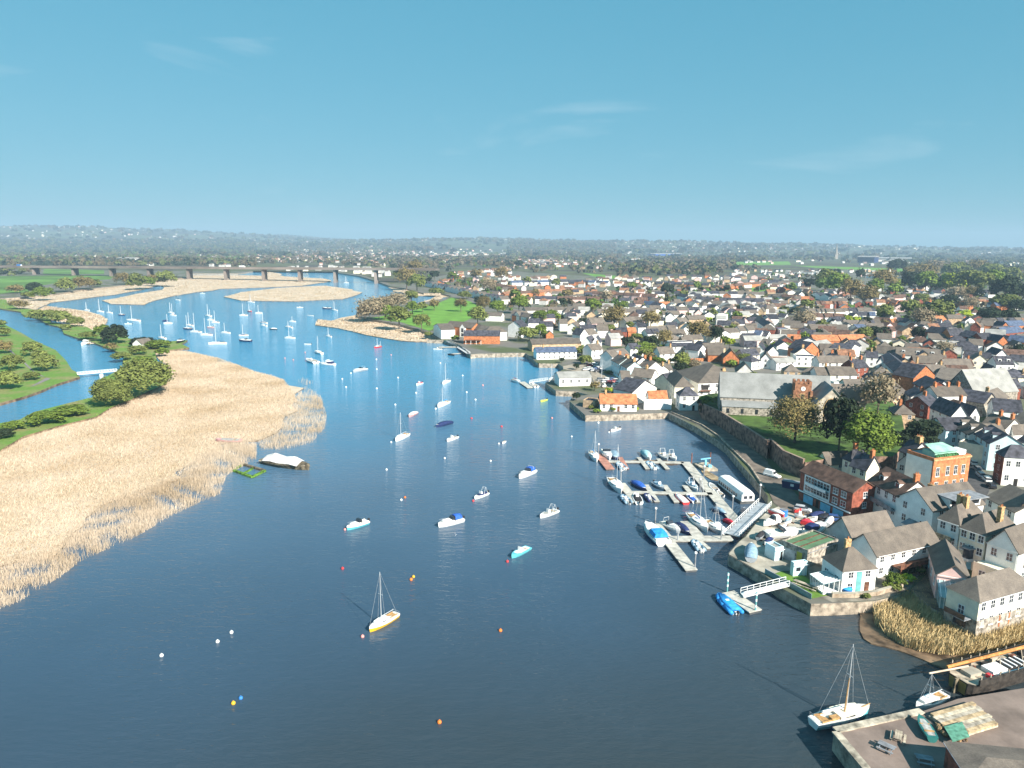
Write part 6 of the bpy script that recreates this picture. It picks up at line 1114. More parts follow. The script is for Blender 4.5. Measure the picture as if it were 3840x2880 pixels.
part(t, 'end_window', m_glass, lambda b: b.box(L / 2 - .3, L / 2 - .12, -1.2, -.3, 1.4, 2.2)); part(t, 'end_window', m_glass, lambda b: b.box(L / 2 - .3, L / 2 - .12, .3, 1.2, 1.4, 2.2))
# derelict hulk by the reeds
p, q = P('L', 465, 640, .5), P('L', 60, 575, .5); d = p - q; L = d.length; t = thing('hulk', 'derelict barge under a torn pale tarpaulin roof beside the reed bed', 'hulk', ((p + q).x / 2, (p + q).y / 2, 0), math.atan2(d.y, d.x) - math.pi / 2); t['group'] = 'hulk'; del t['group']
m_rot = M('rotten_timber', (.17, .14, .095), .95, .4, 1.2, .5, 4)
add(t, 'hull', m_rot, lambda b: b.loft(hull_rings(L, 5.2, 1.5, .7)))
def sag(b):
    rr = []
    for i, y in enumerate((-.40, -.22, -.02, .18, .34)):
        z = (2.8, 3.9, 3.2, 3.7, 2.6)[i]; rr.append([(-2.5, L * y, 1.5 + .5 * (i % 2)), (-1.3, L * y, z * .86), (0, L * y, z), (1.3, L * y, z * .84), (2.5, L * y, 1.6 + .3 * (i % 2))])
    b.loft(rr, closed=False, cap=False); b.loft([[(x, y_, z - .06) for x, y_, z in r] for r in rr], closed=False, cap=False)
add(t, 'tarpaulin', M('pale_tarpaulin', (.66, .64, .62), .85, scale=.6, col2=(.44, .42, .41), spots=(.4, .7), bump=.5, bscale=1.2), sag); add(t, 'rail', m_palewood, lambda b: [b.bar((s * 2.3, -L * .48, 1.35), (s * 1.0, L * .44, 1.7), .15, .15) for s in (-1, 1)] + [b.bar((-2.2, -L * .46, 1.2), (2.2, -L * .46, 1.3), .3, .3)])
fr = [P('K', *q, .2) for q in ((2010, 655), (2180, 715), (2290, 660), (2100, 605))]; t = thing('wreck_frame', 'sunken timber frame covered in bright green weed beside the derelict barge', 'wreck', (fr[0].x, fr[0].y, 0)); o = fr[0].copy(); o.z = 0
m_weed = M('green_weed', (.12, .24, .03), .9, .35, 1.2)
for i in range(4): part(t, 'beam', m_weed if i != 2 else m_rot, lambda b: b.bar(fr[i] - o + Vector((0, 0, .15)), fr[(i + 1) % 4] - o + Vector((0, 0, .15)), .9, .5))
part(t, 'cross_beam', m_weed, lambda b: b.bar((fr[0] + fr[1]) / 2 - o, (fr[2] + fr[3]) / 2 - o, .6, .4)); part(t, 'post', m_rot, lambda b: b.tube(fr[0] - o, fr[0] - o + Vector((-.5, 1, 1.6)), .18, k=6))
t = boat(openboat, 'K', (1835, 395), (2110, 402), hull='pink', console=False, engine=False, L=9, label='old pinkish hull stranded in the edge of the reed bed', name='stranded_boat', z=.4)
# the old sailing barge at the right edge
dz = 2.0; A_, B_2, C_2, D_2 = (P('J', *q, dz) for q in ((1535, 415), (1775, 600), (2700, 420), (2620, 60)))
o = A_.copy(); o.z = 0; t = thing('barge', 'old wooden sailing barge with lowered orange spars moored at the right edge', 'barge', (o.x, o.y, 0))
ex = ((C_2 - B_2) + (D_2 - A_)).normalized(); ey = Vector((-ex.y, ex.x, 0)); W2 = abs((A_ - B_2).dot(ey)); base_ = B_2 - o
def bp(x, y, z=dz): r = base_ + ex * x + ey * y; return (r.x, r.y, z)
m_tar = M('tarred_planks', (.05, .042, .036), .8, .3, 1.5, .4, 4)
LB = 26.0
part(t, 'hull', m_tar, lambda b: b.loft([[bp(x, W2 * .5 + s * W2 * .5 * k, z) for s, z in ((-1, dz + .3), (-.9, .6), (-.55, -.3), (.55, -.3), (.9, .6), (1, dz + .3))] for x, k in ((-.6, .62), (0, .86), (3, 1), (LB, 1))]))
part(t, 'transom', M('ochre_transom', (.30, .19, .05), .8), lambda b: b.face([bp(-.66, W2 * .24, .3), bp(-.66, W2 * .76, .3), bp(-.68, W2 * .78, dz + .2), bp(-.68, W2 * .22, dz + .2)]))
part(t, 'deck', m_palewood, lambda b: b.face([bp(-.5, W2 * .22, dz + .33), bp(.2, W2 * .08, dz + .33), bp(3, W2 * .03, dz + .33), bp(LB, W2 * .03, dz + .33), bp(LB, W2 * .97, dz + .33), bp(3, W2 * .97, dz + .33), bp(.2, W2 * .92, dz + .33), bp(-.5, W2 * .78, dz + .33)]))
for s in (.02, .98): part(t, 'bulwark', m_tar, lambda b: b.bar(bp(.6, W2 * s, dz + .75), bp(LB, W2 * s, dz + .75), .3, .95))
def bbox(b, x0, x1, y0, y1, z0, z1, m=0): b.prism([bp(x0, W2 * y0)[:2], bp(x1, W2 * y0)[:2], bp(x1, W2 * y1)[:2], bp(x0, W2 * y1)[:2]], z0, z1, m)
part(t, 'cabin_top', m_conc, lambda b: bbox(b, 1.2, 3.6, .38, .72, dz + .34, dz + .9)); part(t, 'hatch', [m_frame, m_dark], lambda b: (bbox(b, 5.0, 8.2, .22, .62, dz + .34, dz + 1.0), bbox(b, 8.8, 14, .25, .66, dz + .34, dz + .8, 1), [bbox(b, 9.2 + i * 1.1, 9.5 + i * 1.1, .25, .66, dz + .8, dz + .95, 0) for i in range(4)]))
part(t, 'companion_hatch', GEL['red'], lambda b: bbox(b, 3.8, 4.5, .15, .3, dz + .34, dz + .9)); part(t, 'white_board', m_frame, lambda b: bbox(b, 5.5, 20, .10, .18, dz + .34, dz + .75)); part(t, 'dark_locker', m_dark, lambda b: bbox(b, 1.4, 4.2, .82, .92, dz + .34, dz + .9))
m_spar = M('varnished_spar', (.52, .23, .07), .5, .2, 1.5); part(t, 'lowered_mast', m_spar, lambda b: b.tube(bp(-1.0, W2 * .84, dz + 1.3), bp(LB, W2 * .70, dz + 1.9), .26, .3, 8)); part(t, 'bowsprit', M('bleached_spar', (.58, .47, .36), .6), lambda b: b.tube(bp(-4.6, W2 * .86, dz + .9), bp(2.4, W2 * .66, dz + 1.3), .14, .16, 7)); part(t, 'rigging', m_palewood, lambda b: [b.bar(bp(x, W2 * .1, dz + .7), bp(x + 5, W2 * .9, dz + 1.2), .1, .1) for x in (6, 11)])
for q in range(7): part(t, 'deck_clutter', [m_timber, m_dark, m_palewood, m_lead][q % 4], lambda b: bbox(b, 4 + q * 2.1, 4.7 + q * 2.1 + (q % 3) * .5, .72 - .05 * (q % 2), .80, dz + .34, dz + .55 + .25 * (q % 3)))
part(t, 'stanchion', m_palewood, lambda b: [b.bar(bp(x, W2 * s, dz + 1.2), bp(x, W2 * s, dz + 1.7), .12, .12) for x in range(1, 16, 2) for s in (.03, .97)])
part(t, 'rudder', m_rot, lambda b: b.bar(bp(-1.0, W2 * .5, -.2), bp(-.8, W2 * .5, dz + .4), .3, 1.0))
# stone quay: coping, timber stack, tables, skiff, low store
QZ = 3.0
t = thing('quay_coping', 'pale stone coping along the edge of the foreground quay', 'coping', tuple(P('J', 460, 985, QZ))); o = P('J', 460, 985, QZ)
for a, b_ in (((470, 985), (1270, 808)), ((475, 1000), (760, 1340))): p, q = P('J', *a, QZ) - o, P('J', *b_, QZ) - o; part(t, 'kerb_stone', M('pale_coping', (.44, .39, .31), .9, .3, .8, .4, 3), lambda b: strip(b, p, q, 1.1, .003, .22))
tp_ = [P('J', *q, QZ) for q in ((1330, 860), (1560, 1080), (1930, 945), (1730, 745))]; o = tp_[0]; u_ = (tp_[3] - tp_[0]); v_ = (tp_[1] - tp_[0])
t = thing('timber_stack', 'stack of weathered timber planks on the quay beside the barge', 'timber', tuple(o)); ang = math.atan2(u_.y, u_.x); lu, lv = u_.length, v_.length
m_pl = [M('plank_pale', (.58, .50, .38), .9, .25, 1.5), M('plank_grey', (.42, .37, .30), .9, .25, 1.5), M('plank_tan', (.48, .36, .22), .9, .25, 1.5)]
vv = v_.normalized(); uu = u_.normalized()
for i in range(7):
    for j in range(2): a = vv * (lv * (i + .5) / 7) + Vector((0, 0, .18 + .32 * j)); part(t, 'plank', m_pl[(i + j * 2) % 3], lambda b: b.bar(a + uu * rnd.uniform(-.3, .4), a + uu * (lu + rnd.uniform(-.8, .5)), lv / 7 * .86, .28))
gp = [P('J', *q, QZ + .9) for q in ((1475, 945), (1640, 903), (1712, 1035), (1555, 1085))]; prop(part(None, 'tarpaulin_sheet', M('green_sheet', (.12, .31, .22), .7, .2, 1.5, .4, 3), lambda b: (b.face([(v.x, v.y, v.z + .06 * (i % 2)) for i, v in enumerate(gp)][::-1]), b.face([(v.x, v.y, v.z - .1) for v in gp]))), 'green tarpaulin sheet spread over the corner of the timber stack', 'tarpaulin'); THINGS.append(bpy.data.objects['tarpaulin_sheet'])
boat(openboat, 'J', (1245, 860), (1365, 1045), hull='green', console=False, engine=False, z=QZ + .25, L=4.6, label='narrow dark green skiff lying on the quay beside the timber stack', name='skiff')
t = thing('rope_heap', 'heap of brown rope and scrap between the skiff and timber stack', 'rope', tuple(P('J', 1430, 985, QZ)))
part(t, 'rope', M('old_rope', (.30, .20, .11), .95, .4, 3), lambda b: [b.ball((rnd.uniform(-.9, .9) + i * .12, rnd.uniform(-.7, .7) - i * .15, .2 + rnd.random() * .3), rnd.uniform(.2, .42), 7) for i in range(16)])
def table(c, x, y, z, rz, label, name='picnic_table', n=1.0, mat=None):
    p = P(c, x, y, z); t = thing(name, label, 'picnic table', tuple(p), rz); m_ = mat or m_palewood
    part(t, 'table_top', m_, lambda b: [b.box(-1.0 * n, 1.0 * n, -.42 + i * .29, -.16 + i * .29, .70, .76) for i in range(3)])
    for s in (-1, 1): part(t, 'bench', m_, lambda b: b.box(-1.0 * n, 1.0 * n, s * .78 - .15, s * .78 + .15, .40, .46))
    for s in (-1, 1): part(t, 'leg', m_, lambda b: (b.bar((s * .7 * n, -.75, 0), (s * .7 * n, -.2, .7), .1, .1), b.bar((s * .7 * n, .75, 0), (s * .7 * n, .2, .7), .1, .1), b.bar((s * .7 * n, -.8, .38), (s * .7 * n, .8, .38), .08, .08)))
table('J', 1050, 1065, QZ, 1.0, 'pale picnic table in sunlight on the quay'); table('J', 940, 1160, QZ, -.75, 'grey picnic table in the middle of the quay paving', mat=m_lead); table('J', 1290, 1275, QZ, -.3, 'picnic table at the lower edge of the quay', mat=m_lead); table('H', 1170, 930, 2.6, -.85, 'long picnic table on the walled lawn', n=2.4)
t = H('J h R g 3.4 .8 1500,1095 1720,1425 16 z3n', 'low quay store with wide grey roof at the bottom right corner', name='quay_store', cat='store')[0]
# buoys
_bm = {}
def buoy(c, x, y, col, r=.32):
    if (col, r) not in _bm: b = MB(); b.ball((0, 0, .12), r, 10); b.tube((0, 0, r), (0, 0, r + .22), .05, k=5); _bm[(col, r)] = b.mesh('buoy', {'white': GEL['white'], 'orange': M('orange_buoy', (.75, .20, .04), .5), 'yellow': GEL['yellow'], 'red': GEL['red'], 'pink': M('pink_buoy', (.72, .32, .30), .5), 'blue': GEL['blue']}[col] if 'buoy_' + col not in bpy.data.materials else None, True)
    p = P(c, x, y, .1); o = link('mooring_buoy', _bm[(col, r)], None, (p.x, p.y, 0)); prop(o, None, 'buoy', 'mooring buoys on the river'); THINGS.append(o)
    u, v = pix((p.x, p.y, 0)); AUTO.append(dict(o=o, look=col + ' mooring buoy', u=u, v=v, dist=p.length, w=1, cat='buoy', lit=False))
for q in '''V 500,1366,white 470,1386,white 349,1416,white 504,1519,yellow 520,1508,blue 949,1560,orange 1081,1362,orange 888,1252,orange 893,1246,yellow 740,1228,red 783,1375,pink 1096,1213,red 745,1144,pink L 1255,910,white 1287,888,orange 1128,648,white 2027,573,white 1630,550,white 1168,411,white 1862,205,red 2122,276,red 1203,87,white 1896,44,white 2098,424,white 1552,122,white 1877,918,red
B 1043,1347,white 745,1432,white 778,1502,white 1227,1420,white 1383,1552,white 1820,1546,white 1168,1224,pink 1593,1294,white 425,1202,pink 322,1266,pink 250,1252,pink 1040,1262,white 1960,1486,pink 1785,1402,white 1043,1514,white 820,1382,white F 345,572,pink 838,694,white 745,613,white 515,731,white H 338,640,pink 402,672,yellow 490,722,white 560,775,white'''.split():
    if q.isalpha(): c_k = q; continue
    x, y, col = q.split(','); D_ = P(c_k, float(x), float(y)).length; buoy(c_k, float(x), float(y), col, .34 if D_ < 260 else .45)
# vehicles
_car = {}
def car(c, x, y, hd, col, label, van=False, z=2.57):
    p = P(c, x, y, z); key = (col, van)
    t = thing('van' if van else 'parked_car', label, 'van' if van else 'car', tuple(p), hd, None if van else 'cars parked in the town')
    if key not in _car:
        cm = M('car_' + col, dict(white=(.78, .78, .77), silver=(.45, .47, .5), black=(.03, .03, .035), blue=(.04, .09, .25), red=(.42, .03, .03), grey=(.15, .16, .17))[col], .3, .05, 1, spec=.6)
        b = MB(); Lh = 2.5 if van else 2.1
        b.loft([[(x_, -.86 * k, z0), (x_, -.88 * k, z1 * .75), (x_, -.74 * k, z1), (x_, .74 * k, z1), (x_, .88 * k, z1 * .75), (x_, .86 * k, z0)] for x_, k, z0, z1 in ((-Lh, .9, .35, .85), (-Lh + .25, 1, .25, .95), (Lh * .35, 1, .25, .95), (Lh - .3, .96, .28, .82), (Lh, .86, .35, .62))])
        top = 2.0 if van else 1.45
        g = MB(); g.loft([[(x_, -.78 * k, .9), (x_, -.66 * k, zt), (x_, .66 * k, zt), (x_, .78 * k, .9)] for x_, k, zt in ((-Lh + .05, .96, 1.0), (-Lh + .5, 1, top - .06), (.35, 1, top - .08), (1.15, .96, .95))])
        r = MB(); r.loft([[(x_, -.68, zt - .12), (x_, -.6, zt), (x_, .6, zt), (x_, .68, zt - .12)] for x_, zt in ((-Lh + .4, top - .02), (-.6, top + .02), (.4, top - .02))])
        w = MB(); w.tube((0, -.1, 0), (0, .1, 0), .31, k=12); rm_ = MB(); rm_.tube((0, -.11, 0), (0, .11, 0), .18, k=10); l_ = MB(); l_.box(-.03, .05, -.16, .16, -.07, .07)
        _car[key] = (b.mesh('body', cm), g.mesh('glasshouse', m_glass if not van else cm), r.mesh('roof', cm), w.mesh('wheel', m_engine), rm_.mesh('rim', m_alu), l_.mesh('headlight', m_frame), Lh, top)
    b, g, r, w, rm_, l_, Lh, top = _car[key]
    bo = link('body', b, t); link('glasshouse', g, t); link('roof', r, t)
    if van: part(t, 'windscreen', m_glass, lambda b: (b.box(.55, 1.0, -.66, .66, 1.02, 1.7), b.box(-Lh + .12, -Lh + .3, -.6, .6, 1.15, 1.75)))
    for sx in (-1.35, 1.3):
        for sy in (-.8, .8): link('rim', rm_, link('wheel', w, t, (sx, sy, .31)))
    for sy in (-.55, .55): link('headlight', l_, t, (Lh - .08, sy, .62))
    return t
pa, pb = P('d', 1420, 960), P('d', 1600, 1120); sa = math.atan2((pa - pb).y, (pa - pb).x)
car('g', 70, 1050, math.atan2(-.75, .65), 'white', 'white van driving along the promenade under the churchyard wall', True)
for x, y, col, lb in ((1325, 830, 'white', 'white car at the bend by the brick building'), (1400, 940, 'grey', 'dark grey car parked across from the brick building'), (1455, 1040, 'silver', 'silver car parked in shade on the street'), (1560, 1120, 'white', 'white car parked behind the silver car'), (1640, 1230, 'black', 'black car at the near end of the parked row')): car('d', x, y, sa, col, lb)
for c, x, y, h, col, lb in (('c', 330, 1320, sa, 'black', 'black car on the upper street beside the white gable'), ('c', 430, 1400, sa, 'grey', 'grey car below the black car on the upper street'), ('c', 180, 1180, sa, 'silver', 'silver car further up the upper street'), ('d', 1090, 545, 2.6, 'silver', 'silver car outside the white shop terrace'), ('f', 1010, 750, .2, 'white', 'white car at the top of the riverside car park'), ('f', 1100, 800, .3, 'white', 'white car beside the riverside terrace'), ('f', 920, 870, .1, 'white', 'white car next to the boathouse roof'), ('f', 1090, 860, .4, 'blue', 'blue car in the riverside car park'), ('f', 1040, 880, .4, 'silver', 'silver car in the riverside car park'), ('f', 1330, 1100, .1, 'red', 'red car in the yard above the orange roofed cottage'), ('f', 1440, 1060, .1, 'white', 'white car at the back of the yard above the orange cottage'), ('f', 1170, 1045, .1, 'grey', 'grey car by the flagpole in the riverside yard'), ('H', 1400, 145, .6, 'black', 'black car parked in front of the brick flats'), ('H', 1520, 160, -.4, 'blue', 'dark blue car between the flats and the grey barn'), ('I', 1185, 765, .2, 'white', 'white car behind the balcony house garden'), ('g', 600, 1640, -.5, 'silver', 'silver car at the edge of the yard below the garage doors'), ('c', 560, 470, .1, 'grey', 'grey car beside the bowling green')):
    car(c, x, y, h, col, lb)
for i, (x, y, col) in enumerate(((985, 800, 'red'), (1060, 775, 'white'), (1140, 845, 'white'), (1160, 790, 'grey'), (1210, 850, 'white'), (1230, 900, 'silver'), (1290, 1040, 'white'), (1380, 1040, 'blue'), (1480, 1110, 'white'), (1240, 1080, 'white'), (1290, 1080, 'silver'), (980, 850, 'white'), (1410, 1085, 'red'), (1120, 900, 'black'))):
    t = car('f', x, y, rnd.uniform(0, .5), col, None); AUTO.append(dict(o=t, look=col + ' parked car', u=pix(t.location)[0], v=pix(t.location)[1], dist=t.location.length, w=4, cat='car', lit=False))
p = P('g', 430, 1250, 2.6); t = thing('waste_skip', 'dark navy waste container against the sandstone wall', 'container', tuple(p), -.62); part(t, 'bin', GEL['navy'], lambda b: b.loft([[(-2.6, -.9, 0), (2.6, -.9, 0), (2.6, .9, 0), (-2.6, .9, 0)], [(-2.9, -1.1, 1.9), (2.9, -1.1, 1.9), (2.9, 1.1, 1.9), (-2.9, 1.1, 1.9)]])); part(t, 'lid', m_lead, lambda b: b.box(-2.8, 2.8, -1.05, 1.05, 1.91, 2.02)); part(t, 'notice', m_frame, lambda b: b.box(-.5, .4, -1.12, -1.0, .8, 1.5))
p = P('H', 915, 105, 2.6); t = thing('water_drum', 'round blue drum standing in the boat yard', 'drum', tuple(p)); part(t, 'barrel', GEL['blue'], lambda b: b.tube((0, 0, 0), (0, 0, 1.6), .95, k=16)); part(t, 'lid', m_lead, lambda b: b.tube((0, 0, 1.6), (0, 0, 1.68), .8, k=16))
p = P('I', 170, 1060, 2.6); t = thing('water_tub', 'round bright blue tub against the white corner house', 'tub', tuple(p)); part(t, 'tub', GEL['blue'], lambda b: b.tube((0, 0, 0), (0, 0, 1.1), .8, 1.0, 14)); part(t, 'cover', TARP['sky'], lambda b: b.tube((0, 0, 1.1), (0, 0, 1.25), 1.0, .5, 14))
# walls, rails and fences
def wall_run(name, label, cat, txt, z, h, th, mat, cap=None):
    pts_ = PL(txt, z); o = pts_[0]; t = thing(name, label, cat, tuple(o)); b = MB(); c2 = MB()
    for p, q in zip(pts_, pts_[1:]): strip(b, p - o, q - o, th, -.5, h); strip(c2, p - o, q - o, th + .12, h + .003, h + .12)
    part_m = b.obj('wall', mat, t)
    if cap: c2.obj('coping', cap, t)
    return t
wall_run('sea_wall', 'pale stone sea wall curving round the corner house garden', 'wall', 'I-5,1105 250,1108 500,1085 760,1010 905,935', 2.5, .9, .5, M('sea_wall_stone', (.46, .38, .29), .9, scale=.9, col2=(.28, .21, .15), spots=(.4, .65), bump=.6, bscale=3), m_conc)
wall_run('churchyard_wall', 'long sandstone retaining wall between promenade and churchyard', 'wall', 'F1655,468 1790,525 2010,660 2212,790 g30,425 270,645 620,795', 7.6, .8, .6, m_wallred, M('sandstone_coping', (.30, .22, .17), .9))
wall_run('quay_parapet', 'low stone parapet along the water side of the promenade', 'wall', 'F1375,525 1640,635 1785,732 2060,1000 2180,1180', 2.55, .5, .4, m_quay)
wall_run('garden_wall', 'buff garden wall behind the white waterfront house', 'wall', 'a330,300 600,290 960,300', 2.5, 1.8, .4, M('buff_wall', (.52, .38, .24), .9, .2, .6)); wall_run('garden_wall', 'long pale wall under the green garden trees', 'wall', 'f1660,330 1950,335 2212,345', 2.5, 1.6, .4, m_conc); wall_run('garden_wall', 'orange brick wall below the round olive tree', 'wall', 'a870,350 1060,345 1180,330', 2.5, 1.8, .4, WALL['O'][1])
t = wall_run('glass_fence', 'clear glass balustrade along the edge of the walled lawn', 'fence', 'H700,770 930,895 1235,1070', 2.5, 1.0, .05, M('fence_glass', (.20, .33, .32), .1, .1, 1, spec=.6), m_steel)
# motorway viaduct and the canal footbridge
v0, v1 = P('A', 310, 528, 2.5), P('B', 690, 598, 0); dv = (v1 - v0); zz0, zz1 = at_y('A', 310, 458, v0.y).z, at_y('B', 690, 474, v1.y).z
t = thing('viaduct', 'long concrete motorway viaduct crossing the river in the distance', 'bridge', (v0.x, v0.y, 0)); m_via = M('viaduct_concrete', (.24, .20, .175), .9, .2, .02)
def vp(f, z=0): q = dv * f; return Vector((q.x, q.y, zz0 + (zz1 - zz0) * f + z))
part(t, 'deck', m_via, lambda b: b.bar(vp(-.75, -1.4), vp(1.28, -1.4), 24, 2.8)); part(t, 'road', m_asph, lambda b: b.bar(vp(-.75, .02), vp(1.28, .02), 20, .06))
for s in (-1, 1): part(t, 'parapet', m_via, lambda b: b.bar(vp(-.75, .5) + Vector((0, s * 11, 0)), vp(1.28, .5) + Vector((0, s * 11, 0)), 1, 1.2))
u0 = pix(v0)[0]
for c, x in (('A', 310), ('A', 650), ('A', 975), ('A', 1300), ('A', 1640), ('A', 1960), ('B', 75), ('B', 385), ('B', 690), ('B', 1040)):
    lo, hi = -.6, 1.4; tu = (CROP[c][0] + x / CROP[c][2]) * 2212 / 3840
    for _ in range(40):
        mid_ = (lo + hi) / 2
        if pix(v0 + dv * mid_ + Vector((0, 0, 5)))[0] < tu: lo = mid_
        else: hi = mid_
    q = vp(lo, -2.8); part(t, 'pier', m_via, lambda b: (b.box(q.x - 2.2, q.x + 2.2, q.y - 9, q.y - 3, -1, q.z - 1.5), b.box(q.x - 2.2, q.x + 2.2, q.y + 3, q.y + 9, -1, q.z - 1.5), b.box(q.x - 2, q.x + 2, q.y - 11, q.y + 11, q.z - 1.5, q.z)))
for f, col, lb in ((-.19, 'blue', 'blue lorry on the distant viaduct'), (2.12 * .5, 'white', 'white coach on the distant viaduct')):
    f = {'blue': -.06, 'white': .72}[col]; q = vp(f, .06) + v0 * 1; q = Vector((v0.x + vp(f).x, v0.y + vp(f).y, vp(f).z + .06)); t2 = thing('lorry' if col == 'blue' else 'coach', lb, 'lorry' if col == 'blue' else 'coach', tuple(q), math.atan2(dv.y, dv.x)); part(t2, 'body', GEL[col], lambda b: b.box(-6, 4, -1.3, 1.3, .9, 4)); part(t2, 'cab', GEL['white'], lambda b: b.box(4.2, 6.2, -1.2, 1.2, .6, 3.2)); part(t2, 'wheels', m_engine, lambda b: b.box(-5, 5.5, -1.2, 1.2, 0, .9))
t = gangway('white railed footbridge over the canal beside the willow thicket', 'A', (668, 1392), (1012, 1362), 1.9, 1.9, 2.2, 'footbridge', mat=m_frame); t['category'] = 'footbridge'
part(t, 'pier', m_frame, lambda b: b.box(dv.x * 0 + (P('A', 875, 1385, 1.9) - P('A', 668, 1392, 1.9)).x - .5, (P('A', 875, 1385, 1.9) - P('A', 668, 1392, 1.9)).x + .5, (P('A', 875, 1385, 1.9) - P('A', 668, 1392, 1.9)).y - .8, (P('A', 875, 1385, 1.9) - P('A', 668, 1392, 1.9)).y + .8, -1, 1.8))
H('A y W g 3.4 2.8 1145,1125 1225,1130 9 z1.2', 'white lock cottage with grey roof on the canal bank', name='lock_cottage', cat='cottage')
p, q = P('A', 730, 1125, .6), P('A', 870, 1122, .6); t = thing('landing_stage', 'pale landing stage with a moored boat on the canal bend', 'landing stage', (p.x, p.y, 0)); o = Vector((p.x, p.y, 0)); part(t, 'deck', m_palewood, lambda b: strip(b, p - o, q - o, 3, .5, .9)); part(t, 'post', m_timber, lambda b: [b.tube((d_, -1.2, -.5), (d_, -1.2, 1.6), .15, k=6) for d_ in (0, 4, 8)])
boat(cruiser, 'A', (1510, 1120), (1600, 1095), hull='black', label='dark workboat lying on the stone pier beyond the reeds', z=1.5, L=9, engine=False)
p = P('f', 1180, 1000, 2.6); t = thing('flagpole', 'tall white flagpole in the riverside boat park', 'flagpole', tuple(p)); part(t, 'pole', m_alu, lambda b: b.tube((0, 0, 0), (0, 0, 9), .14, .08, 7)); part(t, 'yard', m_alu, lambda b: b.bar((-1.2, 0, 6.5), (1.2, 0, 6.5), .1, .1))
for x, y, yt in ((1290, 425, 255), (1610, 335, 190), (1990, 340, 200), (2060, 410, 250), (1550, 440, 300)):
    p = P('h', x, y, 2.6); hh = at_y('h', x, yt, p.y).z - 2.6; t = thing('floodlight', None, 'floodlight', tuple(p)); part(t, 'mast', m_steel, lambda b: b.tube((0, 0, 0), (0, 0, hh), .3, .2, 6)); part(t, 'lamp', m_frame, lambda b: b.box(-1, 1, -.2, .2, hh, hh + .8)); u, v = pix((p.x, p.y, hh)); AUTO.append(dict(o=t, look='pale floodlight mast', u=u, v=v, dist=p.length, w=1, cat='floodlight', lit=False))
# big sheds on the skyline
for c, x1, y1, x2, y2, dep, ev, mt, lb, nm in (('C', 1240, 372, 1465, 368, 60, 14, M('blue_shed', (.03, .10, .42), .6), 'large bright blue warehouse on the far plain', 'warehouse'), ('D', 770, 425, 915, 428, 50, 24, GEL['navy'], 'dark blue tower block of an industrial site on the far plain', 'warehouse'), ('D', 920, 408, 1240, 412, 60, 12, ROOF['l'][1], 'long pale roofed depot beside the dark blue block', 'depot'), ('A', 0, 318, 470, 322, 60, 12, ROOF['l'][1], 'long pale depot below the hills at the left edge', 'depot'), ('A', 1005, 420, 1150, 425, 30, 12, WALL['W'][1], 'white country house among trees beyond the viaduct', 'country_house')):
    p, q = P(c, x1, y1, 2.5), P(c, x2, y2, 2.5); t = thing(nm, lb, nm.replace('_', ' '), (p.x, p.y, 2.5), math.atan2((q - p).y, (q - p).x)); w = (q - p).length; hh = ev if ev < 20 else w * .35
    part(t, 'wall', mt, lambda b: b.box(0, w, 0, dep, 0, hh)); part(t, 'roof', ROOF['l'][1], lambda b: b.loft([[(x_, -2, hh), (x_, dep / 2, hh + 5), (x_, dep + 2, hh)] for x_ in (-2, w + 2)]))
p = P('D', 585, 395, 2.5); t = thing('spire', 'thin pale church spire on the far plain', 'spire', tuple(p)); part(t, 'tower', WALL['S'][1], lambda b: b.box(-8, 8, -8, 8, 0, 25)); part(t, 'needle', WALL['S'][1], lambda b: b.tube((0, 0, 25), (0, 0, 85), 9, .5, 8))
# three walkers
def walker(c, x, y, z, hd, shirt, label):
    p = P(c, x, y, z); t = thing('person', label, 'person', tuple(p), hd)
    me = bpy.data.meshes.new('body'); J = [(0, 0, .95), (0, 0, 1.2), (0, 0, 1.42), (0, 0, 1.52), (0, .02, 1.66), (.1, 0, .9), (.12, .1, .5), (.12, .05, .06), (.12, .2, .03), (-.1, 0, .9), (-.12, -.1, .5), (-.12, -.22, .1), (-.12, -.08, .04), (.2, 0, 1.4), (.27, -.08, 1.12), (.27, .05, .88), (-.2, 0, 1.4), (-.27, .1, 1.12), (-.27, .18, .9)]
    E_ = [(0, 1), (1, 2), (2, 3), (3, 4), (0, 5), (5, 6), (6, 7), (7, 8), (0, 9), (9, 10), (10, 11), (11, 12), (2, 13), (13, 14), (14, 15), (2, 16), (16, 17), (17, 18)]; R_ = [.15, .14, .15, .055, .10, .10, .07, .045, .04, .10, .07, .045, .04, .06, .045, .035, .06, .045, .035]
    me.from_pydata(J, E_, []); o = link('body', me, t); sk = o.modifiers.new('skin', 'SKIN')
    for v, r in zip(me.skin_vertices[0].data, R_): v.radius = (r, r)
    me.skin_vertices[0].data[0].use_root = True; s = o.modifiers.new('sub', 'SUBSURF'); s.levels = s.render_levels = 1; me.materials.append(M('clothing_' + shirt, dict(red=(.5, .04, .04), blue=(.35, .55, .75), dark=(.05, .05, .07))[shirt], .9))
    part(t, 'hair', m_timber, lambda b: b.ball((0, .0, 1.72), .105, 8))
walker('F', 1885, 690, 2.57, 2.4, 'red', 'person in a red coat walking on the promenade'); walker('a', 1590, 1150, 7.6, .5, 'blue', 'person in pale blue on the churchyard lawn'); walker('a', 1700, 1110, 7.6, -.8, 'red', 'person in red beside the churchyard shrubs')
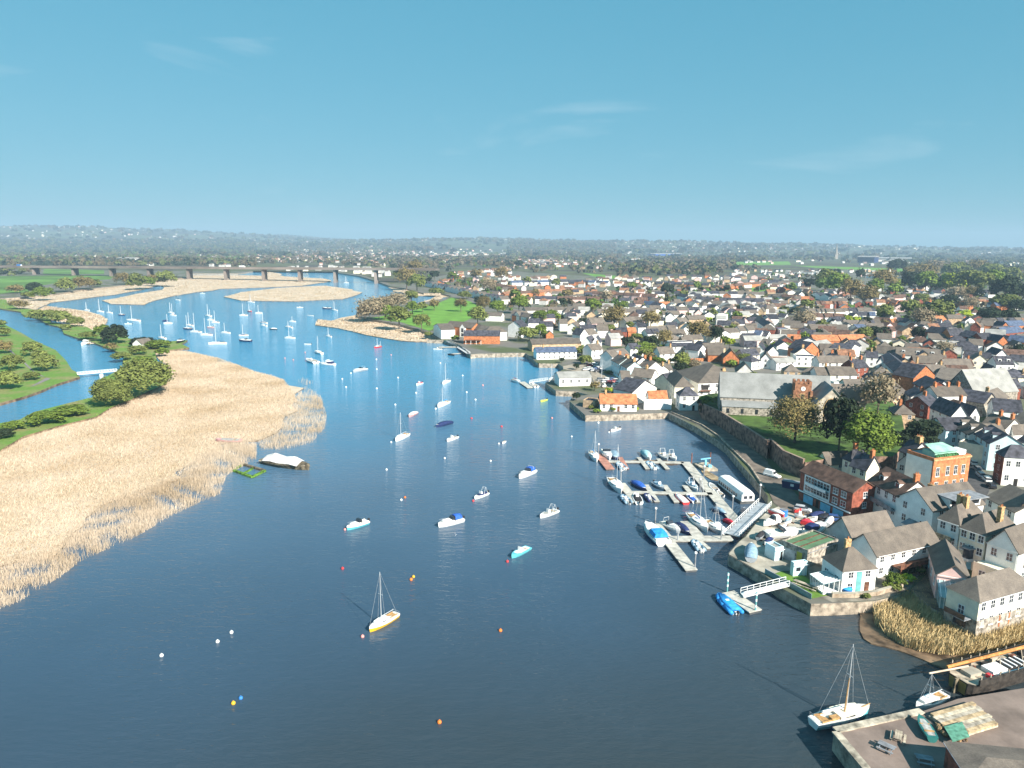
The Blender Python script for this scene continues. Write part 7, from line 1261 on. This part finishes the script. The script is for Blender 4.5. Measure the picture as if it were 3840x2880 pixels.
# ---------------------------------------------------------------- wording: each remaining thing by its look and the landmark it stands by
MARKS = [('the church tower', 1735, 850), ('the stone hall', 2140, 840), ('the bowling green', 1970, 745), ('the orange school roof', 1690, 735), ('the sports field', 1590, 627), ('the great hipped house', 1540, 815), ('the orange cottage', 1340, 865), ('the boathouse', 1230, 822), ('the waterfront house', 1200, 768), ('the buff warehouse', 1150, 745), ('the brick riverside flats', 975, 712), ('the park lawn', 960, 680), ('the reed spit', 800, 705), ('the reed island', 640, 635), ('the canal footbridge', 215, 805), ('the willow thicket', 300, 810), ('the lock cottage', 285, 740), ('the viaduct', 500, 580), ('the derelict barge', 620, 995), ('the yellow banded yacht', 825, 1340), ('the flybridge cruiser', 705, 785), ('the teal rowing boat', 1122, 1192), ('the brick flats', 1800, 1055), ('the brick building', 2040, 1010), ('the corner house', 1810, 1230), ('the cream hall', 2120, 1290), ('the black yew', 1810, 905), ('the upper pontoon', 1385, 1000), ('the middle pontoon', 1440, 1065), ('the lower pontoon', 1500, 1165), ('the main walkway', 1540, 1060), ('the garden pontoon', 1600, 1305), ('the brick terrace', 2080, 735), ('the orange gable', 1985, 810), ('the blue gable', 2035, 925), ('the white low offices', 1570, 655), ('the evergreen pair', 1520, 725), ('the red bungalow', 1580, 770), ('the blue grey pair', 2130, 665), ('the white school', 1990, 765), ('the far terrace', 1050, 635), ('the north reeds', 420, 600), ('the canal bend', 200, 745), ('the towpath field', 60, 790), ('the garden wall', 1470, 775), ('the wooded ridge', 2020, 610), ('the white terrace', 1830, 690), ('the yacht cluster', 430, 700), ('the catamaran mooring', 285, 690), ('the blue covered yacht', 955, 870), ('the navy covered boat', 960, 915), ('the bare masted yacht', 865, 940), ('the yard wall', 1600, 1200)]
ORD = 'first second third fourth fifth sixth seventh eighth ninth tenth eleventh twelfth thirteenth fourteenth'.split()
def look_of(a, rich=False):
    if 'wall' in a:
        form = {'x': '', 'y': 'gabled ', 'h': 'hipped ', 'p': 'hipped ', 'f': 'flat topped '}[a['typ']]
        return '%s %shouse with %s roof' % (a['wall'].replace('dark red brick', 'red brick'), form, a['roof'].replace('grey brown', 'grey').replace(' tiled', ''))
    if a['cat'] in ('tree', 'shrub'):
        D = a['w']; return '%s %s %s' % ('small' if D < 6 else 'broad' if D > 11 else 'mid sized', a['look'], a['cat'])
    return a['look']
groups = {}
for a in AUTO:
    m_ = min(MARKS, key=lambda m: (a['u'] - m[1]) ** 2 + ((a['v'] - m[2]) * 1.7) ** 2); du, dv_ = a['u'] - m_[1], (a['v'] - m_[2]) * 1.7
    a['rel'] = ('right of ' if du > 0 else 'left of ') + m_[0] if abs(du) > abs(dv_) else ('in front of ' if dv_ > 0 else 'behind ') + m_[0]
    groups.setdefault((look_of(a), a['rel']), []).append(a)
for (lk, rel), g_ in groups.items():
    g_.sort(key=lambda a: a['u'])
    for i, a in enumerate(g_):
        s = lk + ' ' + rel
        if len(g_) == 2: s = lk + ' ' + rel + (', the left one' if i == 0 else ', the right one')
        elif len(g_) > 2: s = lk + ' ' + rel + ', ' + ORD[min(i, 13)] + ' from left'
        a['o']['label'] = s
        gname = {'tree': 'trees about the town and river', 'shrub': 'shrubs in gardens and on banks', 'house': 'houses of the riverside town', 'sailboat': 'yachts on the far moorings', 'boat': 'small craft on the far moorings', 'mooring pile': 'mooring piles of the marina', 'buoy': 'mooring buoys on the river', 'floodlight': 'floodlights round the sports field', 'car': 'cars parked in the town'}.get(a['cat'])
        if gname: a['o']['group'] = gname
for t in THINGS:
    if '_dims' in t: del t['_dims']
# ---------------------------------------------------------------- air
hz = MB(); hz.box(-13500, 13500, -500, 12400, -3, 330)
mh = bpy.data.materials.new('haze'); mh.use_nodes = True; n, l = mh.node_tree.nodes, mh.node_tree.links
n.clear(); vo = n.new('ShaderNodeVolumePrincipled'); vo.inputs['Color'].default_value = (0.50, 0.70, 0.90, 1); vo.inputs['Density'].default_value = 1.15e-4; vo.inputs['Anisotropy'].default_value = 0.0
mo = n.new('ShaderNodeOutputMaterial'); l.new(vo.outputs[0], mo.inputs['Volume'])
prop(hz.obj('haze', mh), kind='stuff')
